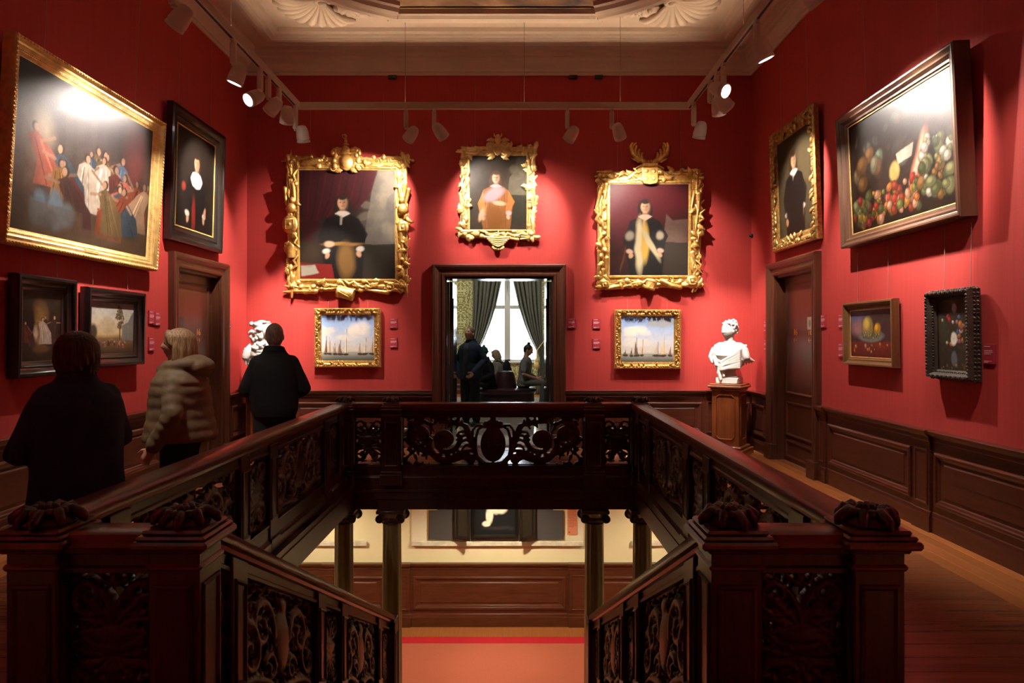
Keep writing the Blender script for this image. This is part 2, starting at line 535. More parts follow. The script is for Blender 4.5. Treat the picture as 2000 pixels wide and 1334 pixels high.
# cloudy oil ceiling
def cloud_mat():
    m, nt, b = _new('painted_cloud_ceiling')
    tc = nt.nodes.new('ShaderNodeTexCoord')
    n = nt.nodes.new('ShaderNodeTexNoise'); n.inputs['Scale'].default_value = 1.3; n.inputs['Detail'].default_value = 5; n.inputs['Distortion'].default_value = 1.2
    nt.links.new(tc.outputs['Object'], n.inputs['Vector'])
    r = nt.nodes.new('ShaderNodeValToRGB'); e = r.color_ramp.elements
    e[0].position = 0.34; e[0].color = (*S((52, 60, 84)), 1)
    e[1].position = 0.68; e[1].color = (*S((196, 164, 128)), 1)
    k = e.new(0.45); k.color = (*S((140, 112, 86)), 1)
    k = e.new(0.55); k.color = (*S((172, 142, 108)), 1)
    nt.links.new(n.outputs['Fac'], r.inputs['Fac']); nt.links.new(r.outputs['Color'], b.inputs['Base Color'])
    b.inputs['Roughness'].default_value = 0.6
    return m
pm = MB(); N_ = len(outline)
pm.add([(x, yy, 5.799) for x, yy in outline]+[(x, yy, 5.785) for x, yy in outline],
       [tuple(range(N_)), tuple(range(2*N_-1, N_-1, -1))]+[(k, (k+1)%N_, N_+(k+1)%N_, N_+k) for k in range(N_)])
pm.box(-1.24, WB-1.3, 5.785, 1.24, WB-1.10, 5.799)
tag(pm.build('ceiling_painting', cloud_mat()), 'oil painted ceiling field of brown clouds and blue drapery', 'ceiling painting')
CPROF = [(-0.15, 5.80), (-0.15, 5.755), (-0.12, 5.745), (-0.10, 5.715), (-0.03, 5.705), (0.0, 5.69), (0.06, 5.69), (0.09, 5.72), (0.13, 5.725), (0.14, 5.80)]
struct(MB().sweep([(1.26, WB-1.10), (-1.26, WB-1.10)], CPROF).build('trim_2', PLASTER), 'straight moulding along the edge of the painted ceiling')
for i, c in enumerate((c1, c4)):
    big = [(u*1.15, 5.80-(5.80-z)*1.45) for u, z in CPROF]
    p_ = c if i == 0 else c
    struct(MB().sweep(p_, big).build('trim_%d' % (3+i), PLASTER), 'bowed corner moulding of the painted ceiling')

def leaf(mb, p, d, n, L, W, H, curl=0.0, segs=7, lobes=3.0):
    """carved leaf: p start, d direction, n outward normal; ridge stands H proud, tip curls along d x n"""
    p = Vector(p); d = Vector(d).normalized(); n = Vector(n).normalized(); s = d.cross(n)
    vv = []; ff = []
    q = p.copy(); dd = d.copy()
    for i in range(segs+1):
        t = i/segs
        w = W*(math.sin(PI*min(1, 0.12+0.88*t)**0.75)*0.5+0.02)*(1+0.22*math.sin(t*lobes*2*PI))
        a = curl*t
        dd = d*math.cos(a) + s*math.sin(a)
        ss = dd.cross(n)
        h = H*math.sin(PI*(0.15+0.75*t))
        vv += [q-ss*w, q-ss*w*0.5+n*h*0.9, q+n*h*0.55, q+ss*w*0.5+n*h*0.9, q+ss*w]
        q = q + dd*(L/segs)
    for i in range(segs):
        for k in range(4):
            a = i*5+k
            ff.append((a, a+1, a+6, a+5))
    vb = [Vector(x)-n*0.004 for x in vv]
    o = len(vv)
    ff += [(0,1,2,3,4), tuple(segs*5+k for k in (4,3,2,1,0))]
    mb.add(vv, ff)
    # closing back strip
    bk = []
    for i in range(segs): bk.append((i*2, i*2+1, i*2+3, i*2+2))
    mb.add([v for i in range(segs+1) for v in (vb[i*5], vb[i*5+4])], bk)
    return mb

def scroll(mb, c, n, r, turns, rad, start=0.0, sgn=1, nseg=22, x_ax=(1,0,0)):
    """spiral tube in the plane normal to n"""
    n = Vector(n).normalized(); X = Vector(x_ax).normalized(); Y = n.cross(X)
    pts = []; rs = []
    for i in range(nseg+1):
        t = i/nseg
        a = start + sgn*turns*2*PI*t
        rr = r*(1-0.85*t)
        pts.append(Vector(c)+X*(rr*math.cos(a))+Y*(rr*math.sin(a))+n*(rad*0.6*t))
        rs.append(rad*(1-0.45*t))
    mb.tube(pts, rs, 7)
    mb.ell(pts[-1], (rad*1.1,)*3, None, 8, 6)
    return mb

# plaster shells and leafwork in the ceiling corners
for sx in (-1, 1):
    t = thing('plaster_shell_ornament', ('plaster scallop shell with leafwork in the ceiling corner over the dark-framed lady' if sx < 0 else
              'plaster scallop shell with leafwork in the ceiling corner over the gilt-framed man in black'), 'ornament', (sx*2.18, 8.24, 5.80), group='ceiling shells')
    DN = Vector((0, 0, -1))
    for k in range(11):
        a = math.radians(-78+15.6*k)
        base = math.atan2(1, sx)
        d = Vector((math.cos(base+a), math.sin(base+a), 0))
        L = 0.52*(1-0.10*abs(k-5)/5)
        m = MB(); pts = []; rs = []
        for i in range(7):
            q = i/6
            pts.append(d*(0.06+L*q)+Vector((0,0,-0.03-0.07*math.sin(PI*q*0.9)))); rs.append(0.016+0.052*q if i < 6 else 0.045)
        m.limb(pts, rs, 8).build('shell_rib', PLASTER, t, smooth=True)
    m = MB(); scroll(m, (-sx*0.02, -0.02, -0.05), DN, 0.10, 1.3, 0.035); m.build('shell_hinge', PLASTER, t, smooth=True)
    rl = random.Random(8)
    for side in (0, 1):
        m = MB()
        for k in range(9):
            u = k/8
            if side == 0: p = Vector((-sx*(0.10+0.78*u), 0.20+0.22*u, -0.03)); d = Vector((-sx, 0.2+0.5*math.sin(k*2.1), 0))
            else: p = Vector((sx*(0.22+0.10*u), -(0.10+0.85*u), -0.03)); d = Vector((0.3*math.sin(k*2.3), -1, 0))
            sc = 1-0.55*u
            leaf(m, p, d, DN, 0.20*sc, 0.15*sc, 0.07*sc, rl.uniform(-1.6, 1.6))
            m.ell(p+Vector((rl.uniform(-.05,.05), rl.uniform(-.06,.06), -0.02)), (0.04*sc, 0.04*sc, 0.04*sc), None, 8, 6)
        scroll(m, (-sx*0.34, 0.32, -0.03) if side == 0 else (sx*0.30, -0.36, -0.03), DN, 0.09, 1.4, 0.025, sgn=sx)
        m.build('leaf_spray', PLASTER, t, smooth=True)

# ---- wainscot
CAPP = [(0,0.72),(-0.024,0.72),(-0.026,0.745),(-0.034,0.755),(-0.036,0.785),(-0.055,0.80),(-0.068,0.815),(-0.072,0.832),(-0.060,0.84),(0,0.84)]
SKIRTP = [(0,0),(-0.036,0),(-0.036,0.125),(-0.030,0.14),(-0.026,0.165),(-0.018,0.175),(0,0.175)]
PANP = [(0,0),(0,-0.018),(0.014,-0.026),(0.028,-0.024),(0.036,-0.012),(0.052,-0.006),(0.06,0.0)]
def wainscot(name, loc, rz, segs, mat, zs=1.0, label=None):
    t = thing(name, loc=loc, rz=rz)
    struct(t, label)
    a = min(s[1] for s in segs); b = max(s[2] for s in segs)
    MB().box(a, -0.020, 0.0, b, 0, 0.80).build('backboard', mat, t)
    MB().ext(CAPP, 'x', a, b).build('cap_rail', mat, t)
    MB().ext(SKIRTP, 'x', a, b).build('skirting', mat, t)
    for kind, x0, x1 in segs:
        if kind == 'pan':
            g = 0.055 if x1-x0 > 0.5 else 0.035
            w, h = x1-x0-2*g, 0.72-0.175-2*0.055
            m = MB().ring(w, h, PANP, (x0+x1)/2, 0.175+0.055+h/2, -0.020)
            pn = m.build('panel_moulding', mat, t)
            if w > 0.32:
                m = MB().ring(w-0.20, h-0.16, [(0,0),(0.012,-0.008),(0.5*(h-0.16)-0.002 if h < w else 0.5*(w-0.20)-0.002,-0.008)], (x0+x1)/2, 0.175+0.055+h/2, -0.020)
                m.build('panel_field', mat, t)
            else:
                MB().cbox((x0+x1)/2-w/2+0.075, -0.028, 0.305, (x0+x1)/2+w/2-0.075, -0.018, 0.645, 0.004).build('panel_field', mat, t)
        else:
            m = MB()
            m.cbox(x0, -0.040, 0.17, x1, 0, 0.74, 0.004)
            m.ext([(p*1.0-0.022 if p < 0 else 0, q+(0.002 if q > 0.8 else -0.002)) for p, q in CAPP], 'x', x0-0.012, x1+0.012)
            m.ext([(p-0.018 if p < 0 else 0, q+(0.002 if q > 0.1 else 0)) for p, q in SKIRTP], 'x', x0-0.012, x1+0.012)
            m.build('pilaster', mat, t)
            if x1-x0 > 0.1:
                MB().ring(x1-x0-0.045, 0.46, [(0,0),(0,-0.008),(0.012,-0.010),(0.02,0)], (x0+x1)/2, 0.45, -0.040).build('pilaster_moulding', mat, t)
    return t
# back wall: local x from -WX; door casing reaches +-0.965
wainscot('trim_5', (0, WB, 0), 0, [('pan',-WX,-3.23),('pil',-3.23,-3.05),('pan',-3.05,-1.16),('pil',-1.16,-0.965)], PANEL, label='mahogany wainscot under the back wall beside the first bust')
wainscot('trim_6', (0, WB, 0), 0, [('pil',0.965,1.16),('pan',1.16,3.0),('pil',3.0,3.20),('pan',3.20,WX)], PANEL, label='mahogany wainscot under the back wall beside the second bust')
# side walls; local x runs with +Y on the left wall, with -Y on the right wall
DE0, DE1 = DY-DW/2-0.17, DY+DW/2+0.17          # outer edges of the side door casings
wainscot('trim_7', (-WX, 0, 0), PI/2, [('pan',-2.1,-0.3),('pil',-0.3,-0.1),('pan',-0.1,1.75),('pil',1.75,1.95),('pan',1.95,3.60),('pil',3.60,3.80),('pan',3.80,5.48),('pil',5.48,5.70),('pan',5.70,DE0-0.17),('pil',DE0-0.17,DE0)], PANEL, label='mahogany wainscot under the left wall')
wainscot('trim_8', (-WX, 0, 0), PI/2, [('pil',DE1,DE1+0.10),('pan',DE1+0.10,WB-0.08)], PANEL, label='short wainscot between door and left corner')
wainscot('trim_9', (WX, 0, 0), -PI/2, [('pil',-DE0,-DE0+0.17),('pan',-DE0+0.17,-5.70),('pil',-5.70,-5.48),('pan',-5.48,-3.80),('pil',-3.80,-3.60),('pan',-3.60,-1.95),('pil',-1.95,-1.75),('pan',-1.75,0.1),('pil',0.1,0.3),('pan',0.3,2.1)], PANEL, label='mahogany wainscot under the right wall')
wainscot('trim_10', (WX, 0, 0), -PI/2, [('pan',-WB+0.08,-DE1-0.10),('pil',-DE1-0.10,-DE1)], PANEL, label='short wainscot between door and right corner')

# ---- doors
CASP = [(0,0.0),(0,-0.03),(0.012,-0.045),(0.035,-0.05),(0.045,-0.038),(0.085,-0.044),(0.10,-0.062),(0.13,-0.078),(0.155,-0.082),(0.17,-0.070),(0.17,0.0)]
def text_mesh(body, size, mat, name, parent, loc, ext=0.002, align='CENTER'):
    c = bpy.data.curves.new(name, 'FONT'); c.body = body; c.size = size; c.extrude = ext; c.align_x = align
    o = bpy.data.objects.new('tmp', c); COL.objects.link(o)
    dg = bpy.context.evaluated_depsgraph_get()
    me = bpy.data.meshes.new_from_object(o.evaluated_get(dg))
    bpy.data.objects.remove(o)
    ob = put(name, me, mat, parent)
    ob.location = loc; ob.rotation_euler = (PI/2, 0, 0)
    return ob
def arrow_mesh(mb, x, y, z, L, sgn):
    mb.box(x-L/2, y-0.002, z-0.003, x+L/2, y, z+0.003)
    tip = x+sgn*L/2
    for q in (-1, 1):
        a = (tip-sgn*0.030, z+q*0.028)
        mb.add([(tip, y-0.002, z+0.004), (tip, y-0.002, z-0.004), (a[0], y-0.002, a[1]-0.004), (a[0], y-0.002, a[1]+0.004),
                (tip, y, z+0.004), (tip, y, z-0.004), (a[0], y, a[1]-0.004), (a[0], y, a[1]+0.004)],
               [(0,1,2,3),(4,7,6,5),(0,3,7,4),(1,5,6,2),(0,4,5,1),(2,6,7,3)])
def side_door(name, loc, rz, sgn, textx, picx, label):
    t = thing(name, loc=loc, rz=rz); struct(t, label)
    m = MB(); casing(m, DW, DH, CASP); m.build('door_casing', PANELV, t)
    for s in (-1, 1):
        m = MB().cbox(s*(DW/2+0.085)-0.10, -0.10, 0, s*(DW/2+0.085)+0.10, 0, 0.20, 0.006); m.build('plinth_block', PANELV, t)
    ID = 0.09                                    # leaf set back into the thick wall
    m = MB(); m.box(-DW/2, 0, 0, -DW/2+0.025, ID+0.05, DH); m.box(DW/2-0.025, 0, 0, DW/2, ID+0.05, DH); m.box(-DW/2, 0, DH-0.025, DW/2, ID+0.05, DH)
    m.build('jamb_lining', PANELV, t)
    MB().box(-DW/2, ID+0.06, 0, DW/2, ID+0.09, DH).build('light_stop_plate', JOINT, t)  # unseen plate added to stop outside light leaking round the leaf
    MB().cbox(-DW/2, 0.001, -0.021, DW/2, ID, 0.004, 0.002).build('threshold', PLANK, t)
    lw = DW-0.05
    leafo = MB().box(-lw/2, ID, 0.006, lw/2, ID+0.045, DH-0.025).build('door_leaf', PANELV, t)
    for (z0, z1) in ((0.06, 0.28), (0.34, 0.78), (0.88, 2.28)):
        for hx in (0.0,):
            MB().ring(lw-0.18, z1-z0, [(0,0),(0,-0.012),(0.014,-0.016),(0.026,-0.006),(0.034,0)], hx, (z0+z1)/2, ID).build('leaf_moulding', PANELV, leafo)
    for tx in textx:
        text_mesh('16', 0.115, GILTTXT, 'room_number', leafo, (tx, ID-0.004, 1.635))
        m = MB(); arrow_mesh(m, tx, ID-0.003, 1.572, 0.095, sgn); m.build('direction_arrow', GILTTXT, leafo)
    return t, leafo, ID
dl, dll, ID = side_door('door_1', (-WX, DY, 0), PI/2, 1, (0.17,), 0, 'dark mahogany side door in the left wall')
dr, drl, ID = side_door('door_2', (WX, DY, 0), -PI/2, -1, (-0.17, 0.245), 0, 'dark mahogany side door in the right wall')
for o_, x_, tone in ((dll, -0.29, (0.05, 0.03, 0.025)), (drl, 0.245, (0.50, 0.42, 0.32))):
    MB().cbox(x_-0.07, ID-0.008, 1.70, x_+0.07, ID, 1.85, 0.002).build('notice_card', plain('notice_card_'+o_.name, tone, 0.6), o_)
    MB().ell((x_, ID-0.010, 1.775), (0.035, 0.004, 0.045)).build('card_print', plain('notice_print_'+o_.name, tuple(c*0.45+0.04 for c in tone), 0.6), o_)
# doorway in the back wall
t = thing('door_3', loc=(0, WB, 0)); struct(t, 'mahogany doorway open to the green salon')
m = MB(); casing(m, BDW, BDH, [(p*1.05, q) for p, q in CASP]); m.build('door_casing', PANELV, t)
for s in (-1, 1):
    MB().cbox(s*(BDW/2+0.09)-0.105, -0.10, 0, s*(BDW/2+0.09)+0.105, 0, 0.20, 0.006).build('plinth_block', PANELV, t)
GLJ = plain('polished_jamb', (0.030, 0.020, 0.016), rough=0.16, coat=0.6)
m = MB(); m.box(-BDW/2, 0.0, 0, -BDW/2+0.03, 0.36, BDH); m.box(BDW/2-0.03, 0.0, 0, BDW/2, 0.36, BDH); m.box(-BDW/2, 0.0, BDH-0.03, BDW/2, 0.36, BDH)
m.build('jamb_lining', GLJ, t)
for s in (-1, 1):                                # the two leaves stand folded back inside the far room
    lf = MB().cbox(s*(BDW/2-0.055)-0.024, 0.37, 0.01, s*(BDW/2-0.055)+0.024, 1.12, BDH-0.04, 0.003).build('open_leaf', GLJ, t)
    MB().cbox(s*(BDW/2-0.083)-0.006, 0.42, 1.00, s*(BDW/2-0.083)+0.006, 0.44, 2.20, 0.002).build('pull_bar', BLACKM, lf)

# ---- lower landing
struct(MB().box(-WX-0.5, 1.0, ZL-0.2, WX+0.5, WB+0.35, ZL).build('floor_lower', PLANKY))
wallbox('wall_lower_back', CREAM, [(-WX-0.5, WB, ZL-0.2, WX+0.5, WB+0.35, -0.2)])
wallbox('wall_lower_left', CREAM, [(-WX-0.5, 1.0, ZL-0.2, -WX, WB, -0.2)])
wallbox('wall_lower_right', CREAM, [(WX, 1.0, ZL-0.2, WX+0.5, WB, -0.2)])
wallbox('wall_lower_front', CREAM, [(-WX-0.5, 0.7, ZL-0.2, WX+0.5, 1.0, -0.2)])
cl = MB()
cl.box(-WX, 1.0, -0.215, WX, 2.29, -0.201); cl.box(-WX, 2.29, -0.215, -WI-0.01, 7.52, -0.201); cl.box(WI+0.01, 2.29, -0.215, WX, 7.52, -0.201); cl.box(-WX, 7.52, -0.215, WX, WB, -0.201)
struct(cl.build('ceiling_lower', CREAM))
sc_ = 0.93/0.84
wl = wainscot('trim_11', (0, WB, ZL), 0, [('pan',-WX,-2.55),('pil',-2.55,-2.38),('pan',-2.38,-1.62),('pil',-1.62,-1.30),('pan',-1.30,1.02),('pil',1.02,1.34),('pan',1.34,2.1),('pil',2.1,2.27),('pan',2.27,WX)], LWOOD, label='warm mahogany wainscot on the lower landing')
wl.scale = (1, 1, sc_)
# recess frame with marble ledge behind the dark board
t = thing('trim_12', loc=(0, WB, 0)); struct(t, 'plaster recess frame with marble ledge on the lower landing')
m = MB(); m.box(-1.27, -0.03, -1.42, -1.06, 0, -0.23); m.box(1.02, -0.03, -1.42, 1.23, 0, -0.23); m.build('plaster_jamb', plain('pale_recess_plaster', (0.80, 0.72, 0.54), 0.85), t)
MB().cbox(-1.27, -0.055, -1.42, 1.23, 0, -1.355, 0.006).build('marble_ledge', GMARB, t)
for s in (-1, 1):
    a, b = (-3.3, -1.92) if s < 0 else (1.92, 3.3)
    MB().cbox(a, -0.05, -1.42, b, 0, -1.355, 0.006).build('marble_ledge', GMARB, t)

# ---- stairs down
NST = 17
RISE = -ZL/NST; RUN = 0.302
SLOPE = RISE/RUN
st = thing('staircase', 'mahogany staircase going down from the front newels to the lower landing', 'staircase', (0, RYN+0.08, 0))
for k in range(NST-1):
    MB().cbox(-0.93, k*RUN, -(k+1)*RISE-0.04, 0.93, (k+1)*RUN+0.03, -(k+1)*RISE, 0.008).build('tread', PLANK, st)
    MB().box(-0.93, k*RUN-0.0, -(k+1)*RISE, 0.93, k*RUN+0.02, -k*RISE-0.04).build('riser', MAHOG, st)
MB().box(-0.93, (NST-1)*RUN, ZL, 0.93, (NST-1)*RUN+0.02, -(NST-1)*RISE-0.04).build('riser', MAHOG, st)
for s in (-1, 1):
    yb = 3.86
    MB().ext([(0, -0.02), (0, -0.34), (yb, -0.34-SLOPE*yb), (yb, -0.02-SLOPE*yb)], 'x', s*1.02-0.085, s*1.02+0.085).build('stringer', MAHOG, st)

# ---- the green salon beyond the doorway
SB = 19.0
def damask():
    m, nt, b = _new('green_damask')
    tc = nt.nodes.new('ShaderNodeTexCoord')
    nz = nt.nodes.new('ShaderNodeTexNoise'); nz.inputs['Scale'].default_value = 11; nz.inputs['Detail'].default_value = 2
    nt.links.new(tc.outputs['Object'], nz.inputs['Vector'])
    sp = nt.nodes.new('ShaderNodeSeparateXYZ'); nt.links.new(tc.outputs['Object'], sp.inputs[0])
    def mth(op, a, b_=None):
        n = nt.nodes.new('ShaderNodeMath'); n.operation = op
        for i, v in enumerate((a, b_)):
            if v is None: continue
            if isinstance(v, (int, float)): n.inputs[i].default_value = v
            else: nt.links.new(v, n.inputs[i])
        return n.outputs[0]
    x = mth('ADD', sp.outputs[0], sp.outputs[1]); z = sp.outputs[2]
    # mirrored half-drop repeat: noise read in folded coordinates gives symmetric leaf figures
    col_ = mth('FLOOR', mth('MULTIPLY', x, 1/0.60))
    zz = mth('ADD', z, mth('MULTIPLY', mth('MODULO', mth('ABSOLUTE', col_), 2.0), 0.45))
    xm = mth('PINGPONG', x, 0.30)
    zm = mth('WRAP', zz, 0.0); zm.node.inputs[1].default_value = 0.0; zm.node.inputs[2].default_value = 0.90
    cb = nt.nodes.new('ShaderNodeCombineXYZ'); nt.links.new(xm, cb.inputs[0]); nt.links.new(zm, cb.inputs[2])
    nz.inputs['Scale'].default_value = 9.0; nz.inputs['Detail'].default_value = 1.5
    nt.links.new(cb.outputs[0], nz.inputs['Vector'])
    lat = mth('ADD', mth('COSINE', mth('MULTIPLY', x, 2*PI/0.60)), mth('COSINE', mth('MULTIPLY', zz, 2*PI/0.90)))
    tot = mth('ADD', mth('MULTIPLY', mth('SINE', mth('MULTIPLY', nz.outputs['Fac'], 26.0)), 1.0), mth('MULTIPLY', lat, 0.25))
    mr = nt.nodes.new('ShaderNodeMapRange'); mr.inputs['From Min'].default_value = -0.25; mr.inputs['From Max'].default_value = 0.25
    nt.links.new(tot, mr.inputs['Value'])
    mix = nt.nodes.new('ShaderNodeMix'); mix.data_type = 'RGBA'
    nt.links.new(mr.outputs['Result'], mix.inputs['Factor'])
    mix.inputs['A'].default_value = (*S((126, 122, 70)), 1); mix.inputs['B'].default_value = (*S((196, 192, 140)), 1)
    nt.links.new(mix.outputs['Result'], b.inputs['Base Color'])
    b.inputs['Roughness'].default_value = 0.6
    return m
DAM = damask()
WNX, WNW, WZ0, WZ1 = 0.035, 1.75, 0.93, 4.3
x0, x1 = WNX-WNW/2, WNX+WNW/2
wallbox('wall_salon_back', DAM, [(-5.3, SB, 0, x0, SB+0.3, 5.2), (x1, SB, 0, 5.3, SB+0.3, 5.2), (x0, SB, 0, x1, SB+0.3, WZ0), (x0, SB, WZ1, x1, SB+0.3, 5.2)])
wallbox('wall_salon_left', DAM, [(-5.3, WB+0.35, 0, -5.0, SB, 5.2)])
wallbox('wall_salon_right', DAM, [(5.0, WB+0.35, 0, 5.3, SB, 5.2)])
wallbox('wall_salon_front', DAM, [(-5.3, WB+0.35, 0, -BDW/2, WB+0.36, 5.2), (BDW/2, WB+0.35, 0, 5.3, WB+0.36, 5.2), (-BDW/2, WB+0.35, BDH, BDW/2, WB+0.36, 5.2)])
wallbox('ceiling_salon', PLASTER, [(-5.3, WB+0.34, 5.2, 5.3, SB+0.3, 5.4)])
SALF = plain('polished_salon_floor', (0.52, 0.49, 0.47), rough=0.11, noise=0.1, nscale=5, coat=0.5)
fs = struct(MB().box(-5.3, WB+0.35, -0.2, 5.3, SB+0.3, -0.004).build('floor_salon', SALF))
MB().box(-5.0, SB-1.0, -0.004, 5.0, SB-0.04, 0.0).build('border_board', PLANKY, fs)
wainscot('trim_13', (0, SB, 0), 0, [('pan',-5,-2.9),('pil',-2.9,-2.7),('pan',-2.7,-1.0)], PANEL, label='mahogany wainscot in the salon beside the window curtain')
wainscot('trim_14', (0, SB, 0), 0, [('pan',1.05,2.6),('pil',2.6,2.8),('pan',2.8,5)], PANEL, label='mahogany wainscot in the salon past the tied curtain')
# window
w = thing('window_1', loc=(WNX, SB, WZ0)); struct(w, 'tall salon window with white cross bars')
wh = WZ1-WZ0; zt = 2.48-WZ0
m = MB().ring(WNW, wh, [(0,0.02),(0,-0.04),(0.05,-0.04),(0.07,0.0),(0.07,0.06),(0,0.06)], 0, wh/2, 0.06); m.build('window_frame', WHITEP, w)
MB().cbox(-0.085, 0.02, 0, 0.085, 0.13, wh, 0.012).build('mullion', WHITEP, w)
for s in (-1, 1): MB().cbox(min(s*0.085, s*(WNW/2-0.05)), 0.025, zt-0.055, max(s*0.085, s*(WNW/2-0.05)), 0.12, zt+0.055, 0.012).build('transom', WHITEP, w)
MB().cbox(-WNW/2, -0.08, -0.05, WNW/2, 0.05, 0.0, 0.01).build('window_sill', WHITEP, w)
def pane_mat():
    m, nt, b = _new('window_glass')
    out = nt.nodes['Material Output']
    tr = nt.nodes.new('ShaderNodeBsdfTransparent'); gl = nt.nodes.new('ShaderNodeBsdfGlossy'); gl.inputs['Roughness'].default_value = 0.03
    mx = nt.nodes.new('ShaderNodeMixShader'); mx.inputs[0].default_value = 0.06
    nt.links.new(tr.outputs[0], mx.inputs[1]); nt.links.new(gl.outputs[0], mx.inputs[2]); nt.links.new(mx.outputs[0], out.inputs['Surface'])
    return m
PANE = pane_mat()
for s in (-1, 1):
    xa, xb = sorted((s*0.085, s*(WNW/2-0.06)))
    MB().box(xa, 0.08, 0.05, xb, 0.086, zt-0.05).build('pane', PANE, w)
    MB().box(xa, 0.08, zt+0.05, xb, 0.086, wh-0.05).build('pane', PANE, w)
# portal so daylight through the window is sampled well
pd = bpy.data.lights.new('daylight_portal', 'AREA'); pd.shape = 'RECTANGLE'; pd.size = WNW; pd.size_y = wh
pd.cycles.is_portal = True
po = bpy.data.objects.new('daylight_portal', pd); COL.objects.link(po)
po.location = (WNX, SB+0.28, (WZ0+WZ1)/2); po.rotation_euler = (-PI/2, 0, 0)
# ================================================================ BALUSTRADES
class Lace:
    """openwork carving: strokes are rasterised to a distance field, then meshed on both sides"""
    def __init__(self, w, h, step=0.008):
        self.w, self.h = w, h; self.fat = 1.0
        self.nx, self.nz = int(round(w/step)), int(round(h/step))
        self.x = np.linspace(-w/2, w/2, self.nx+1); self.z = np.linspace(0, h, self.nz+1)
        self.sd = np.full((self.nz+1, self.nx+1), 9.0); self.ht = np.zeros_like(self.sd)
    def seg(self, p, q, r0, r1, rel=1.0):
        R = max(r0, r1)+0.03
        i0, i1 = np.searchsorted(self.x, (min(p[0],q[0])-R, max(p[0],q[0])+R))
        j0, j1 = np.searchsorted(self.z, (min(p[1],q[1])-R, max(p[1],q[1])+R))
        if i1 <= i0 or j1 <= j0: return
        X, Z = np.meshgrid(self.x[i0:i1], self.z[j0:j1])
        dx, dz = q[0]-p[0], q[1]-p[1]; L2 = dx*dx+dz*dz+1e-12
        t = np.clip(((X-p[0])*dx+(Z-p[1])*dz)/L2, 0, 1)
        dist = np.hypot(X-p[0]-t*dx, Z-p[1]-t*dz); r = r0+(r1-r0)*t
        self.sd[j0:j1, i0:i1] = np.minimum(self.sd[j0:j1, i0:i1], dist-r)
        hh = rel*np.sqrt(np.clip(1-(dist/np.maximum(r,1e-4))**2, 0, 1))*np.minimum(1.0, r/0.014)
        self.ht[j0:j1, i0:i1] = np.maximum(self.ht[j0:j1, i0:i1], hh)
    def line(self, pts, r0, r1, rel=1.0, mirror=False):
        n = len(pts)-1
        r0, r1 = r0*self.fat, r1*self.fat
        for i in range(n):
            a, b = r0+(r1-r0)*i/n, r0+(r1-r0)*(i+1)/n
            self.seg(pts[i], pts[i+1], a, b, rel)
            if mirror: self.seg((-pts[i][0], pts[i][1]), (-pts[i+1][0], pts[i+1][1]), a, b, rel)
    def disc(self, c, rx, rz, rel=1.0, mirror=False):
        for s in ((1, -1) if mirror else (1,)):
            X, Z = np.meshgrid(self.x, self.z)
            q = np.hypot((X-s*c[0])/rx, (Z-c[1])/rz)
            self.sd = np.minimum(self.sd, (q-1)*min(rx, rz))
            self.ht = np.maximum(self.ht, rel*np.sqrt(np.clip(1-q*q, 0, 1)))
    def spiral(self, c, r, turns, start, sgn, w0, w1, rel=1.0, mirror=False, n=26):
        pts = []
        for i in range(n+1):
            t = i/n; a = start+sgn*turns*2*PI*t; rr = r*(1-0.80*t)
            pts.append((c[0]+rr*math.cos(a), c[1]+rr*math.sin(a)))
        self.line(pts, w0, w1, rel, mirror)
        self.disc(pts[-1], w1*1.8, w1*1.8, rel*1.1, mirror)
        return pts
    def frond(self, p, ang, L, curl, w0, rel=0.9, mirror=False, n=8):
        pts = [p]
        for i in range(n):
            a = ang+curl*(i/n); q = pts[-1]
            pts.append((q[0]+math.cos(a)*L/n, q[1]+math.sin(a)*L/n))
        m = n//2
        self.line(pts[:m+1], w0*0.55, w0, rel, mirror); self.line(pts[m:], w0, w0*0.25, rel, mirror)
    def border(self, b=0.012):
        for p, q in (((-self.w/2,0),(self.w/2,0)), ((-self.w/2,self.h),(self.w/2,self.h)), ((-self.w/2,0),(-self.w/2,self.h)), ((self.w/2,0),(self.w/2,self.h))):
            self.seg(p, q, b, b, 0.3)
    def mesh(self, name, t0=0.014, relief=0.020, slope=0.0):
        gz, gx = np.gradient(self.sd, self.z[1]-self.z[0], self.x[1]-self.x[0])
        X, Z = np.meshgrid(self.x, self.z)
        ins = self.sd < 0
        g2 = np.maximum(gx*gx+gz*gz, 0.25)
        step = self.x[1]-self.x[0]
        mv = np.where(ins, 0.0, np.clip(self.sd, 0, step*1.2))
        Xs = np.clip(X-mv*gx/g2, -self.w/2, self.w/2); Zs = np.clip(Z-mv*gz/g2, 0, self.h)
        c = (ins[:-1,:-1].astype(int)+ins[1:,:-1]+ins[:-1,1:]+ins[1:,1:]) >= 2
        nz1, nx1 = X.shape
        idx = np.arange(nz1*nx1).reshape(nz1, nx1)
        Y = t0+relief*np.where(ins, self.ht, 0)
        N = nz1*nx1
        Zs2 = Zs - slope*Xs
        vf = np.stack([Xs.ravel(), -Y.ravel(), Zs2.ravel()], 1); vb = np.stack([Xs.ravel(), Y.ravel(), Zs2.ravel()], 1)
        V = np.concatenate([vf, vb])
        a, b_, d, e = idx[:-1,:-1][c], idx[:-1,1:][c], idx[1:,1:][c], idx[1:,:-1][c]
        front = np.stack([a, b_, d, e], 1); backf = np.stack([e+N, d+N, b_+N, a+N], 1)
        pad = np.pad(c, 1)
        sides = []
        lo = c & ~pad[:-2,1:-1]; hi = c & ~pad[2:,1:-1]; le = c & ~pad[1:-1,:-2]; ri = c & ~pad[1:-1,2:]
        sides.append(np.stack([idx[:-1,1:][lo], idx[:-1,:-1][lo], idx[:-1,:-1][lo]+N, idx[:-1,1:][lo]+N], 1))
        sides.append(np.stack([idx[1:,:-1][hi], idx[1:,1:][hi], idx[1:,1:][hi]+N, idx[1:,:-1][hi]+N], 1))
